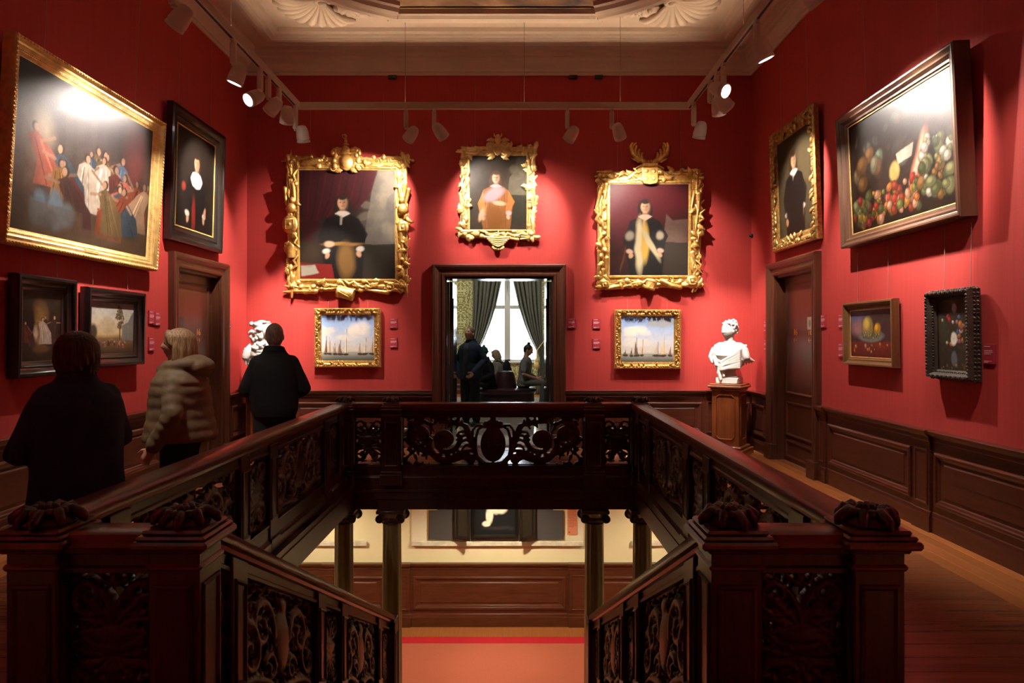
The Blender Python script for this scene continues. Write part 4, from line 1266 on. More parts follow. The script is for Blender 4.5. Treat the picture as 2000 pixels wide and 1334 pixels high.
def gold_profile(d): return [(0,0),(0,-d*0.75),(0.10,-d),(0.22,-d*0.95),(0.34,-d*0.66),(0.50,-d*0.72),(0.62,-d*0.55),(0.80,-d*0.50),(0.90,-d*0.34),(1.0,-d*0.30)]
def dark_profile(d): return [(0,0),(0,-d*0.8),(0.08,-d),(0.24,-d),(0.36,-d*0.70),(0.58,-d*0.55),(0.66,-d*0.62),(0.80,-d*0.42),(0.92,-d*0.36),(1.0,-d*0.30)]

def beads(t, fr, w, h, fw):
    """row of small leaf tips and beads pressed along a gilt moulding"""
    for e, y, r, st in ((fw*0.16, -0.098, 0.012, 0.034), (fw*0.72, -0.052, 0.007, 0.020)):
        for side in range(4):
            m = MB(); L = (w if side % 2 == 0 else h)-2*e; n = int(L/st)
            for k in range(n+1):
                q = -L/2+L*k/n
                x, z = ((q, e) if side == 0 else (w/2-e, h/2+q) if side == 1 else (q, h-e) if side == 2 else (-w/2+e, h/2+q))
                rr = (r*1.25, r*0.8, r*0.8) if side % 2 == 0 else (r*0.8, r*0.8, r*1.25)
                m.ell((x, y, z), rr, None, 6, 4)
            o = m.build('bead_row', GOLDB, fr, smooth=True); o['kind'] = 'stuff'
def carved_runs(mat, depth, size, seed, step=0.6):
    def f(t, fr, w, h, fw):
        rr = random.Random(seed)
        for side in range(4):
            m = MB(); L = (w if side % 2 == 0 else h)
            n = int(L/(size*step)); NRM = Vector((0,-1,0))
            for k in range(n+1):
                q = -L/2+L*k/n; q = max(-L/2+fw*0.4, min(L/2-fw*0.4, q))
                e = fw*0.42
                x, z = ((q, e) if side == 0 else (w/2-e, h/2+q) if side == 1 else (q, h-e) if side == 2 else (-w/2+e, h/2+q))
                al = (1,0,0) if side % 2 == 0 else (0,0,1)
                out = {0:(0,0,-1),1:(1,0,0),2:(0,0,1),3:(-1,0,0)}[side]
                sg = 1 if q > 0 else -1
                d = Vector(al)*sg*0.7+Vector(out)*rr.choice((1,-0.8))
                leaf(m, (x-out[0]*size*0.2, -depth, z-out[2]*size*0.2), d, NRM, size*1.1, size*0.50, size*0.34, rr.uniform(-1.6,1.6), 6)
                if k % 2 == 0: m.ell((x+out[0]*size*0.25, -depth-size*0.1, z+out[2]*size*0.25), (size*0.2,)*3, None, 7, 5)
            o = m.build('leaf_carving', mat, fr, smooth=True)
    return f

# large gilt-framed history piece, left wall
p = Paint(1.88, 1.32, 200, (70, 52, 44), 3, 0.26)
p.vgrad([(0,(92,74,58)),(0.2,(84,64,50)),(0.5,(74,56,50)),(0.75,(62,50,52)),(1,(38,30,40))]); p.mottle(0.55, 7)
p.blob(0.12,0.62,0.10,0.16,(150,132,112),soft=0.8); p.blob(0.06,0.40,0.09,0.16,(140,104,84),soft=0.8,a=0.7)
for x in (0.30,0.38,0.47): p.poly([(x,0.35),(x+0.05,0.35),(x+0.05,0.95),(x,0.95)],(84,70,64),a=0.5)
p.blob(0.84,0.72,0.10,0.22,(104,40,42),soft=0.7,a=0.8)
cols = [(130,62,40),(96,44,40),(186,150,120),(82,104,128),(196,178,160),(150,104,48),(110,88,56),(70,40,38),(166,88,70),(62,78,92)]
sitter_group(p, 22, (0.20,0.40,0.90,0.66), (0.22,0.38), cols)
p.dabs(16, (0.10,0.10,0.35,0.24), (0.03,0.06), [(86,72,58),(110,128,140),(76,92,104)], 0.8)
p.poly([(0.0,0.0),(1,0),(1,0.10),(0.45,0.10),(0.44,0.20),(0.0,0.20)],(104,84,62),a=0.5)
p.mottle(0.35, 22)
big = picture('framed_painting', 'large gilt-framed many-figured painting tilted high on the left wall', (-WX+0.012, LWp(4.93,7.07), 2.31), HW, math.radians(3.4), 2.14, 1.58, 0.135,
        gold_profile(0.10), GOLDB, p, GR_L, wire=1.4, deco=beads, canv=CANVG)
MB().cbox(-0.10,-0.075,0.055,0.10,-0.045,0.085,0.004).build('gilt_name_plate', GOLDB, big)
# dark-framed lady, left wall over the door
p = portrait(1.0, 1.2, (34,26,20), (20,15,14), (222,210,196), 4, hair=(40,28,20), fy=0.70, fr_=0.07, n=110, fx=0.52, gain=0.28)
p.poly([(0.42,0.60),(0.36,0.53),(0.42,0.46),(0.52,0.44),(0.62,0.46),(0.68,0.53),(0.62,0.60),(0.52,0.57)],(206,196,184)); p.blob(0.46,0.15,0.05,0.18,(120,30,26),soft=0.6); p.blob(0.2,0.42,0.05,0.05,(150,60,44),soft=0.6); p.blob(0.76,0.22,0.03,0.05,(190,146,116),soft=0.6)
picture('framed_painting', 'ebony-framed portrait of a lady with white ruff above the left door', (-WX+0.012, LWp(7.36,8.68), 2.70), HW, math.radians(1.6), 1.32, 1.53, 0.185,
        dark_profile(0.085), EBONY, p, GR_L, wire=1.1, slip=0.014)
# two small pictures beneath
p = Paint(0.5,0.62,120,(46,34,24),5,0.9); p.mottle(0.5,5)
p.blob(0.45,0.50,0.20,0.30,(150,110,60),soft=0.9,a=0.75); p.blob(0.3,0.4,0.10,0.12,(190,168,150),soft=0.5); p.blob(0.2,0.55,0.12,0.22,(40,26,22),soft=0.5); p.blob(0.8,0.45,0.14,0.26,(40,24,18),soft=0.4)
p.blob(0.5,0.3,0.12,0.06,(150,120,90),soft=0.6); p.blob(0.5,0.18,0.2,0.05,(100,74,48),soft=0.8); p.blob(0.25,0.28,0.1,0.08,(70,50,60),soft=0.6); sitter_group(p,4,(0.15,0.44,0.85,0.62),(0.26,0.36),[(60,40,34),(170,150,136),(84,44,38),(50,44,50)],(186,146,112)); p.mottle(0.3,14)
picture('framed_painting', 'small black-framed dim interior scene under the large gilt painting', (-WX+0.012, LWp(5.08,5.77), 1.29), HW, math.radians(1.0), 0.69, 0.81, 0.125, dark_profile(0.085), EBONY, p, GR_L, wire=0.2)
p = Paint(0.66,0.48,150,(170,160,140),6,0.75)
p.vgrad([(0,(58,42,28)),(0.16,(96,70,44)),(0.30,(120,94,60)),(0.38,(196,168,120)),(0.7,(186,176,158)),(1,(150,160,166))])
p.blob(0.38,0.55,0.16,0.14,(170,150,122),soft=0.9,a=0.7); p.poly([(0.72,0.26),(1,0.26),(1,0.86),(0.86,0.62),(0.72,0.56)],(112,108,104))
p.line([(0.66,0.2),(0.66,0.6)],0.012,(60,44,28)); [p.dabs(26,(0.66-q,0.50+0.10*k,0.66+q,0.62+0.10*k),(0.010,0.024),[(84,70,40),(104,84,48),(62,52,32)],0.9) for k,q in enumerate((0.05,0.09,0.10,0.06))]
p.blob(0.06,0.42,0.08,0.16,(60,52,34),soft=0.5); sitter_group(p,16,(0.08,0.18,0.75,0.30),(0.07,0.11),[(60,40,28),(140,110,74),(96,66,40),(120,60,44)]); p.mottle(0.25,16)
picture('framed_painting', 'small black-framed landscape with tall tree, beside the navy-coated visitor', (-WX+0.012, LWp(5.93,6.85), 1.33), HW, math.radians(1.0), 0.92, 0.73, 0.125, dark_profile(0.085), EBONY, p, GR_L, wire=0.2, canv=CANVM)

# ---- right wall
p = portrait(0.9, 1.2, (74,64,44), (26,20,18), (220,214,200), 9, hair=(54,36,24), fy=0.74, fr_=0.075, n=80, fx=0.48)
p.blob(0.48,0.24,0.26,0.34,(26,20,18),soft=0.25); p.blob(0.25,0.14,0.035,0.035,(190,140,100),soft=0.5)
def gilt_leaf(t, fr, w, h, fw):
    carved_runs(GOLDD, 0.055, 0.085, 21)(t, fr, w, h, fw)
picture('framed_painting', 'carved-gilt-framed portrait of a man in black above the right door', (WX-0.012, LWp(7.43,8.71), 2.71), -HW, math.radians(2.0), 1.28, 1.52, 0.16, gold_profile(0.07), GOLDD, p, GR_R, wire=1.1, deco=gilt_leaf)
p = Paint(1.55,1.05,180,(30,24,22),10,0.32)
p.vgrad([(0,(40,28,20)),(0.5,(46,34,28)),(1,(26,22,24))]); p.mottle(0.6,6)
p.dabs(60,(0.02,0.45,0.98,0.9),(0.012,0.04),[(60,62,56),(46,40,36),(84,84,74),(38,32,30),(70,50,40)],0.7)
p.poly([(0.50,0.55),(0.66,0.58),(0.64,0.48),(0.52,0.46)],(178,166,150)); p.blob(0.70,0.38,0.055,0.28,(176,104,78),rot=-0.42,soft=0.4); p.blob(0.69,0.40,0.02,0.22,(206,170,146),rot=-0.42,soft=0.7)
p.blob(0.48,0.42,0.05,0.08,(170,144,84),soft=0.4); produce(p,9,(0.10,0.42,0.36,0.66),(0.035,0.06),[(120,86,52),(104,116,92),(120,112,88),(140,120,90)])
produce(p,90,(0.06,0.06,0.70,0.32),(0.012,0.030),[(190,110,50),(176,60,44),(206,150,120),(120,124,66),(90,96,56),(196,140,60),(140,60,40)])
produce(p,60,(0.72,0.10,0.98,0.58),(0.014,0.036),[(150,150,100),(112,118,72),(200,190,170),(150,110,60),(84,92,56)])
produce(p,26,(0.02,0.04,0.2,0.30),(0.018,0.036),[(140,142,100),(96,104,66),(186,150,60),(170,60,60)]); p.mottle(0.3,24)
picture('framed_painting', 'large brown-framed kitchen still life tilted high on the right wall', (WX-0.012, LWp(4.95,6.76), 2.51), -HW, math.radians(2.6), 1.81, 1.31, 0.125,
        [(0,0),(0,-0.125),(0.10,-0.135),(0.20,-0.135),(0.30,-0.118),(0.42,-0.110),(0.55,-0.115),(0.72,-0.085),(0.86,-0.080),(0.92,-0.066),(1.0,-0.06)], BROWNF, p, GR_R, wire=1.4, slip=0.010, canv=CANVH)
p = Paint(0.73,0.45,150,(70,30,22),11,0.75)
p.vgrad([(0,(84,22,16)),(0.30,(120,38,24)),(0.36,(64,40,40)),(1,(52,36,36))]); p.blob(0.15,0.85,0.3,0.3,(84,88,132),soft=0.8); p.blob(0.2,0.62,0.18,0.16,(156,112,112),soft=0.9)
p.blob(0.5,0.45,0.30,0.13,(120,120,116),soft=0.3); p.blob(0.5,0.49,0.24,0.09,(96,96,84),soft=0.4); produce(p,1,(0.42,0.63,0.43,0.64),(0.125,0.13),[(206,176,90)]); produce(p,1,(0.65,0.58,0.66,0.59),(0.085,0.09),[(214,158,44)])
produce(p,22,(0.3,0.40,0.7,0.52),(0.012,0.024),[(150,150,96),(110,116,70),(180,170,110)]); produce(p,18,(0.05,0.12,0.95,0.30),(0.010,0.026),[(150,60,34),(196,130,60),(96,40,30),(190,150,110)]); p.mottle(0.25,14)
picture('framed_painting', 'small walnut-framed fruit dish still life on the right wall', (WX-0.012, LWp(5.94,6.84), 1.33), -HW, math.radians(1.0), 0.90, 0.625, 0.085, dark_profile(0.07), WALNUT, p, GR_R, wire=0.5, slip=0.006)
p = Paint(0.39,0.555,130,(54,46,36),12,0.8); p.mottle(0.4,5)
p.blob(0.5,0.17,0.09,0.10,(100,104,112),soft=0.4); p.dabs(34,(0.15,0.28,0.88,0.66),(0.03,0.06),[(52,62,40),(70,72,44),(60,50,36)],0.8)
produce(p,20,(0.14,0.34,0.88,0.76),(0.03,0.055),[(170,54,54),(206,200,190),(196,130,70),(92,104,150),(186,120,130)]); p.blob(0.52,0.86,0.07,0.06,(170,190,210),soft=0.5); p.blob(0.5,0.44,0.09,0.09,(222,218,206),soft=0.4)
produce(p,10,(0.05,0.03,0.95,0.09),(0.02,0.045),[(150,120,70),(110,84,50)]); p.mottle(0.25,14)
def silverleaf(t, fr, w, h, fw):
    """regular leaf tips along the lips and the outer flanks of the frame"""
    for e, y, r, st in ((fw*0.22, -0.098, 0.011, 0.026), (fw*0.72, -0.060, 0.009, 0.022), (-0.002, -0.050, 0.013, 0.030), (-0.002, -0.022, 0.012, 0.030)):
        for side in range(4):
            m = MB(); L = (w if side % 2 == 0 else h)-2*e-0.01; n = int(L/st)
            for k in range(n+1):
                q = -L/2+L*k/n
                x, z = ((q, e) if side == 0 else (w/2-e, h/2+q) if side == 1 else (q, h-e) if side == 2 else (-w/2+e, h/2+q))
                m.ell((x, y, z), (r*0.75, r*0.9, r*1.25) if side % 2 == 0 else (r*1.25, r*0.9, r*0.75), RYm(0.5*(1 if k % 2 else -1)), 7, 5)
            o = m.build('leaf_tip_row', SILVERW, fr, smooth=True); o['kind'] = 'stuff'

picture('framed_painting', 'small grey carved-frame flower piece on the right wall, nearest the viewer', (WX-0.012, LWp(4.905,5.42), 1.287), -HW, math.radians(1.0), 0.515, 0.68, 0.062, [(0,0),(0,-0.07),(0.1,-0.10),(0.35,-0.095),(0.7,-0.06),(1,-0.035)], SILVERW, p, GR_R, wire=0.5, deco=silverleaf)

# ---- back wall seascapes
def seascape(seed, cloud, ships):
    p = Paint(0.77,0.65,110,(170,180,200),seed,1.05)
    p.vgrad([(0,(70,72,62)),(0.10,(128,130,122)),(0.16,(160,160,150)),(0.22,(206,198,186)),(0.45,(196,200,206)),(0.75,(150,174,208)),(1,(112,144,196))])
    for (u,v,ru,rv,c) in cloud:
        for k in range(9): p.blob(u+p.rnd.uniform(-ru,ru)*0.8, v+p.rnd.uniform(-rv,rv)*0.7, ru*0.45, rv*0.45, c, soft=0.9, a=0.65)
    for (u, hgt, wd, c, lean) in ships:
        p.blob(u, 0.145, wd, 0.025, (62,48,36), soft=0.4)
        p.poly([(u-wd*0.7,0.17),(u+wd*0.5,0.17),(u+lean,0.17+hgt)], c); p.line([(u+wd*0.2,0.15),(u+wd*0.2+lean*0.5,0.2+hgt*1.1)],0.004,(80,62,44))
    p.line([(0,0.175),(1,0.175)],0.004,(120,116,108),0.6); p.mottle(0.10,26)
    return p
sp1 = seascape(13, [(0.72,0.70,0.22,0.16,(222,212,200)),(0.1,0.62,0.14,0.12,(210,200,190)),(0.5,0.5,0.2,0.08,(214,208,200))],
      [(0.09,0.30,0.05,(120,90,64),0.0),(0.16,0.28,0.04,(196,176,140),-0.02),(0.26,0.16,0.05,(170,140,104),-0.03),(0.36,0.22,0.06,(140,104,74),-0.02),(0.46,0.44,0.05,(226,214,188),0.02),(0.72,0.16,0.05,(190,170,136),0.0),(0.82,0.26,0.07,(222,210,184),0.02),(0.95,0.28,0.05,(206,176,130),0.02)])
sp2 = seascape(14, [(0.30,0.66,0.24,0.12,(226,214,198)),(0.74,0.86,0.22,0.12,(150,152,154)),(0.3,0.45,0.25,0.10,(214,208,198))],
      [(0.08,0.06,0.05,(110,90,70),0.0),(0.20,0.10,0.04,(120,96,70),0.0),(0.30,0.30,0.06,(110,84,60),-0.03),(0.40,0.26,0.04,(214,180,130),0.02),(0.68,0.22,0.09,(190,180,160),0.0),(0.80,0.34,0.07,(216,196,150),0.0),(0.93,0.12,0.04,(150,104,74),0.0)])
def seaframe(t, fr, w, h, fw): carved_runs(GOLD, 0.045, 0.052, 41, 0.62)(t, fr, w, h, fw)
picture('framed_painting', 'small gilt-framed seascape with tall pale sail, beside the black-jacketed visitor', (.21+(680.5-VX)/134, WB-0.012, 1.6-(717-VY)/134), 0, math.radians(1), 0.963, 0.858, 0.100, gold_profile(0.055), GOLD, sp1, GR_B, canv=CANVM, wire=0.10, deco=seaframe)
picture('framed_painting', 'small gilt-framed seascape with grey cloud, beside the white bust', (.21+(1263.5-VX)/134, WB-0.012, 1.6-(720-VY)/134), 0, math.radians(1), 0.963, 0.858, 0.100, gold_profile(0.055), GOLD, sp2, GR_B, canv=CANVM, wire=0.17, deco=seaframe)

# ---- back wall trophy frames: gilt limewood carving heaped round the canvas
NY = Vector((0,-1,0))
def trophy_band(t, w, h, fw, seed, mat, cw, ch, bulk=1.0):
    """carved weapons, leaves and rope along the four sides, one mesh per side"""
    rr = random.Random(seed)
    for side in range(4):
        m = MB(); L = (w if side % 2 == 0 else h)
        al = Vector((1,0,0)) if side % 2 == 0 else Vector((0,0,1))
        out = Vector({0:(0,0,-1),1:(1,0,0),2:(0,0,1),3:(-1,0,0)}[side])
        c0 = Vector((0,0,h/2))+out*((h if side % 2 == 0 else w)/2-fw*0.5)
        n = int(L/0.040)
        for k in range(n+1):
            q = -L/2+L*(k+rr.uniform(-.3,.3))/n
            p = c0+al*max(-L/2+0.09, min(L/2-0.09, q))+out*rr.uniform(-fw*0.30, fw*0.42)*bulk+NY*(0.03+rr.uniform(0,0.025))
            kind = rr.random()
            if kind < 0.24:
                leaf(m, p, al*rr.choice((-1,1))+out*rr.uniform(-0.7,0.9), NY, rr.uniform(0.09,0.16), rr.uniform(0.055,0.09), 0.040, rr.uniform(-2.0,2.0))
            elif kind < 0.46:
                d = (al+out*rr.uniform(-0.25,0.25)).normalized(); Lr = rr.uniform(0.08,0.16); th = rr.uniform(0.8,1.5)
                m.limb([p-d*Lr, p, p+d*Lr*0.9, p+d*Lr], [0.012*th, 0.019*th, 0.024*th, 0.028*th], 9)
            elif kind < 0.68:                                         # furled cloth folds lying along the band
                d = al*rr.choice((-1,1)); sw = rr.uniform(-0.05,0.05); wd = rr.uniform(0.018,0.032)
                m.limb([p-d*0.09-out*sw, p-d*0.03+out*sw*0.6, p+d*0.04-out*sw*0.4, p+d*0.10+out*sw], [wd*0.6, wd, wd, wd*0.5], 9)
            elif kind < 0.80:
                m.ell(p, (rr.uniform(.025,.045), 0.030, rr.uniform(.025,.045)), None, 10, 7)
            elif kind < 0.92:
                scroll(m, p, NY, rr.uniform(0.03,0.05), 1.2, 0.012, rr.uniform(0,6), rr.choice((-1,1)), 14)
            else:
                R = RYm(rr.uniform(0,PI)); 
                m.ell(p, (0.055,0.022,0.038), R, 12, 8); m.ell(p+NY*0.015, (0.025,0.02,0.018), R, 8, 6)
        for k in range(int(L/0.28)):                                  # long spears, quills and cloth folds under the rest
            q = -L/2+L*(k+0.5)/int(L/0.28)
            p = c0+al*max(-L/2+0.20, min(L/2-0.20, q))+NY*0.028
            for e in (-0.25, 0.05, 0.3):
                m.limb([p-al*0.17+out*fw*e, p+al*0.17+out*fw*(e+rr.uniform(-.15,.15))], [0.012, 0.009], 6)
        m.build('carved_border', mat, t, smooth=True)
def corner_boss(t, w, h, fw, mat, seed):
    rr = random.Random(seed)
    for sx in (-1,1):
        for z in (fw*0.5, h-fw*0.5):
            m = MB(); c = Vector((sx*(w/2-fw*0.5), -0.045, z))
            for k in range(6):
                a = 2*PI*k/6+rr.uniform(0,1)
                leaf(m, c, (math.cos(a),0,math.sin(a)), NY, 0.058, 0.070, 0.035, rr.uniform(-2,2))
            m.ell(c+NY*0.02, (0.035,0.03,0.035), None, 10, 7)
            m.build('corner_boss', mat, t, smooth=True)
BASEP = [(0,0),(0,-0.02),(0.12,-0.032),(0.72,-0.032),(0.80,-0.05),(0.90,-0.052),(0.94,-0.03),(1.0,-0.028)]
def drapes(p):
    p.poly([(0.66,0.30),(1,0.30),(1,1),(0.82,1),(0.74,0.72)],(104,98,88)); p.dabs(30,(0.68,0.36,1.0,0.98),(0.03,0.09),[(120,112,98),(88,84,80),(132,122,104)],0.5)
    p.poly([(0.66,0.0),(1,0.0),(1,0.32),(0.66,0.32)],(46,40,32))
    p.poly([(0,0.45),(0.10,0.30),(0.22,0.55),(0.45,0.62),(0.62,0.66),(0.76,0.80),(0.82,1),(0,1)],(62,22,27))
    for k in range(9): p.line([(0.05+0.08*k,1.0),(0.02+0.075*k,0.78-0.03*(k%3)),(0.03+0.05*k,0.55)],0.008,(84,30,34) if k%2 else (42,14,18),0.7)
pp1 = portrait(1.38,1.57,(48,34,30),(22,18,18),(206,198,184),15,fx=0.45,fy=0.70,fr_=0.055,n=120,extra=drapes,hair=(34,26,22))
pp1.blob(0.45,0.32,0.20,0.018,(150,110,56),soft=0.6); pp1.blob(0.48,0.17,0.09,0.16,(120,88,44),soft=0.6); pp1.poly([(0,0),(0.36,0),(0.33,0.13),(0.02,0.15),(0,0.15)],(132,34,30)); pp1.poly([(0.02,0.02),(0.20,0.05),(0.16,0.13),(0.01,0.12)],(176,168,150)); pp1.blob(0.10,0.24,0.10,0.10,(60,46,34),soft=0.8); pp1.blob(0.31,0.32,0.05,0.03,(206,164,130),soft=0.5)
pp2 = portrait(0.82,1.06,(58,46,34),(150,96,48),(196,170,176),16,fx=0.46,fy=0.70,fr_=0.07,n=90,hair=(84,58,36),skin=(214,178,146),
      extra=lambda p: (p.poly([(0.68,0.46),(1,0.46),(1,1),(0.84,0.98),(0.80,0.80),(0.70,0.70)],(104,97,80)), p.dabs(14,(0.75,0.55,1,0.95),(0.04,0.09),[(124,114,92),(90,84,72)],0.5), p.poly([(0.66,0.1),(1,0.1),(1,0.47),(0.66,0.47)],(50,47,34))))
pp2.blob(0.42,0.48,0.20,0.08,(188,150,158),rot=0.5,soft=0.5); pp2.blob(0.44,0.16,0.17,0.18,(136,84,34),soft=0.5); pp2.blob(0.20,0.20,0.04,0.10,(206,170,138),rot=-0.3,soft=0.5); pp2.blob(0.52,0.36,0.12,0.03,(206,170,138),rot=-0.2,soft=0.5)
pp3 = portrait(1.13,1.31,(56,28,26),(26,22,22),(196,160,140),17,fx=0.45,fy=0.75,fr_=0.062,n=110,hair=(28,20,18),
      extra=lambda p: (p.blob(0.2,0.8,0.4,0.4,(84,24,30),soft=0.8), p.blob(0.75,0.85,0.3,0.2,(84,24,30),soft=0.8), p.poly([(0.68,0.36),(1,0.36),(1,0.62),(0.80,0.60),(0.72,0.68)],(104,80,70)), p.poly([(0.66,0),(1,0),(1,0.36),(0.66,0.36)],(54,46,38))))
pp3.blob(0.38,0.32,0.06,0.30,(190,176,140),soft=0.5); pp3.blob(0.45,0.36,0.05,0.22,(186,150,64),soft=0.5); pp3.blob(0.25,0.44,0.05,0.05,(150,140,122),soft=0.6); pp3.blob(0.64,0.44,0.05,0.05,(160,148,124),soft=0.6); pp3.blob(0.52,0.34,0.035,0.2,(176,164,130),rot=0.5,soft=0.5); pp3.blob(0.17,0.18,0.012,0.15,(96,56,34),rot=-0.2,soft=0.5)

def bw(px): return CX+(px-VX)/134.0
def bz(py): return CZ-(py-VY)/134.0
def trophy(label, ox0, oy0, ox1, oy1, cx0, cy0, cx1, cy1, paint, seed, mat, crest):
    w, h = (ox1-ox0)/134, (oy1-oy0)/134
    cw, ch = (cx1-cx0)/134, (cy1-cy0)/134
    xc, zb = bw((cx0+cx1)/2), bz(oy1)
    fw = (w-cw)/2; fb = (oy1-cy1)/134; ft = (cy0-oy0)/134
    t = thing('framed_painting', label, 'painting', (xc, WB-0.012, zb), 0, GR_B, rx=math.radians(1.5))
    c = put('canvas', paint.mesh(cw, ch, 'canvas'), CANV, t); c.location = (0, -0.026, fb+ch/2)
    MB().box(-cw/2-0.02, -0.020, fb-0.02, cw/2+0.02, -0.010, fb+ch+0.02).build('backing', BROWNF, t)
    MB().ring(cw+2*min(fw,fb,ft)*0.92, ch+2*min(fw,fb,ft)*0.92, [(f*min(fw,fb,ft)*0.92, y) for f, y in BASEP], 0, fb+ch/2, 0).build('frame', mat, t, angle=35)
    f_ = (fw+fb+ft)/3
    w2, h2 = cw+2*f_, ch+2*f_
    sub = thing('carving', loc=(0, 0, fb+ch/2-h2/2)); sub.parent = t
    trophy_band(sub, w2, h2, f_, seed, mat, cw, ch); corner_boss(sub, w2, h2, f_, mat, seed)
    for s in (-1, 1):
        MB().tube([(s*w*0.3, 0.0, h-0.05), (s*w*0.3, 0.008, h+0.9)], 0.0022, 5).build('hanging_wire', WIRE, t)
    crest(t, w, h, fb, ch, cw, mat, seed)
    return t
def figurine(m, p, k=1.0):
    p = Vector(p)
    m.ell(p+Vector((0,0,0.10*k)), (0.018*k,)*3, None, 8, 6); m.limb([p, p+Vector((0,0,0.045*k)), p+Vector((0,0,0.08*k))], [0.022*k,0.020*k,0.012*k], 8)
def shield_crest(t, w, h, fb, ch, cw, mat, seed):
    zc = fb+ch+0.10
    m = MB(); m.ell((0,-0.075,zc), (0.105,0.045,0.12), None, 16, 10); m.ell((0,-0.095,zc), (0.075,0.04,0.09), None, 14, 8); m.build('crest_shield', mat, t, smooth=True)
    m = MB(); m.ell((0,-0.085,zc+0.175), (0.062,0.06,0.068), None, 14, 10); m.ell((0,-0.10,zc+0.12), (0.085,0.05,0.025), None, 14, 8)
    for k in range(3): m.tube([(-0.04+0.04*k,-0.145,zc+0.15),(-0.035+0.035*k,-0.15,zc+0.20)],0.007,6)
    m.ell((0,-0.08,zc+0.25), (0.05,0.05,0.018), None, 12, 6); m.build('crest_helmet', mat, t, smooth=True)
    m = MB(); figurine(m, (0,-0.08,zc+0.26), 1.1); m.limb([(0.0,-0.08,zc+0.33),(-0.045,-0.08,zc+0.355),(-0.05,-0.08,zc+0.39),(0.0,-0.08,zc+0.395)], 0.009, 6); m.build('crest_figure', mat, t, smooth=True)
    for s in (-1,1):
        m = MB()
        for k in range(6): leaf(m, (s*0.06,-0.06,zc+0.17-0.05*k), (s,0,0.5-0.25*k), NY, 0.17-0.01*k, 0.07, 0.03, s*(1.2-0.3*k))
        for q in ((0.15,0.10),(0.17,0.02),(0.16,-0.06),(0.19,0.13)): m.ell((s*q[0],-0.07,zc+q[1]), (0.036,0.036,0.042), None, 10, 7)
        m.ell((s*0.155,-0.075,zc+0.165), (0.028,0.028,0.03), None, 10, 7)
        scroll(m, (s*0.19,-0.06,zc-0.08), NY, 0.05, 1.3, 0.014, 0, s)
        m.build('crest_supporter', mat, t, smooth=True)
def helm_crest(t, w, h, fb, ch, cw, mat, seed):
    zc = fb+ch+0.075
    m = MB(); m.add([(-0.065,-0.085,zc+0.09),(0.065,-0.085,zc+0.09),(0.065,-0.085,zc-0.02),(0.03,-0.085,zc-0.07),(0,-0.085,zc-0.085),(-0.03,-0.085,zc-0.07),(-0.065,-0.085,zc-0.02)]+
        [(-0.065,-0.03,zc+0.09),(0.065,-0.03,zc+0.09),(0.065,-0.03,zc-0.02),(0.03,-0.03,zc-0.07),(0,-0.03,zc-0.085),(-0.03,-0.03,zc-0.07),(-0.065,-0.03,zc-0.02)],
        [tuple(range(7)), tuple(range(13,6,-1))]+[(k,(k+1)%7,7+(k+1)%7,7+k) for k in range(7)]); m.build('crest_shield', mat, t, bevel=0.006)
    m = MB(); m.ell((0,-0.075,zc+0.14), (0.048,0.05,0.06), None, 12, 8)
    for s in (-1,1): m.limb([(s*0.02,-0.07,zc+0.18),(s*0.05,-0.07,zc+0.20),(s*0.055,-0.07,zc+0.235)], [0.014,0.012,0.006], 7)
    m.ell((0,-0.07,zc+0.205), (0.03,0.03,0.02), None, 10, 6); m.build('crest_helmet', mat, t, smooth=True)
    for s in (-1,1):
        m = MB()
        for k in range(6): leaf(m, (s*0.05,-0.05,zc+0.13-0.04*k), (s,0,0.7-0.3*k), NY, 0.13, 0.06, 0.028, s*(1.4-0.35*k))
        scroll(m, (s*0.135,-0.05,zc+0.06), NY, 0.045, 1.2, 0.014, 0.5, s); m.build('crest_mantling', mat, t, smooth=True)
    m = MB()                                                             # stern-shaped swag under the frame
    for k in range(5):
        m.limb([(-0.17+0.024*k,-0.06,0.04-0.025*k),(0,-0.085,0.020-0.03*k),(0.17-0.024*k,-0.06,0.04-0.025*k)], 0.019, 8)
    for k in range(9):
        a = PI*(k/8); m.ell((0.075*math.cos(a),-0.06,-0.105-0.03*math.sin(a)), (0.02,0.02,0.02), None, 8, 6)
    m.limb([(0,-0.06,0.03),(0,-0.06,0.14)], 0.010, 7); m.limb([(-0.035,-0.06,0.10),(0.035,-0.06,0.10)], 0.008, 6); m.build('bottom_swag', mat, t, smooth=True)
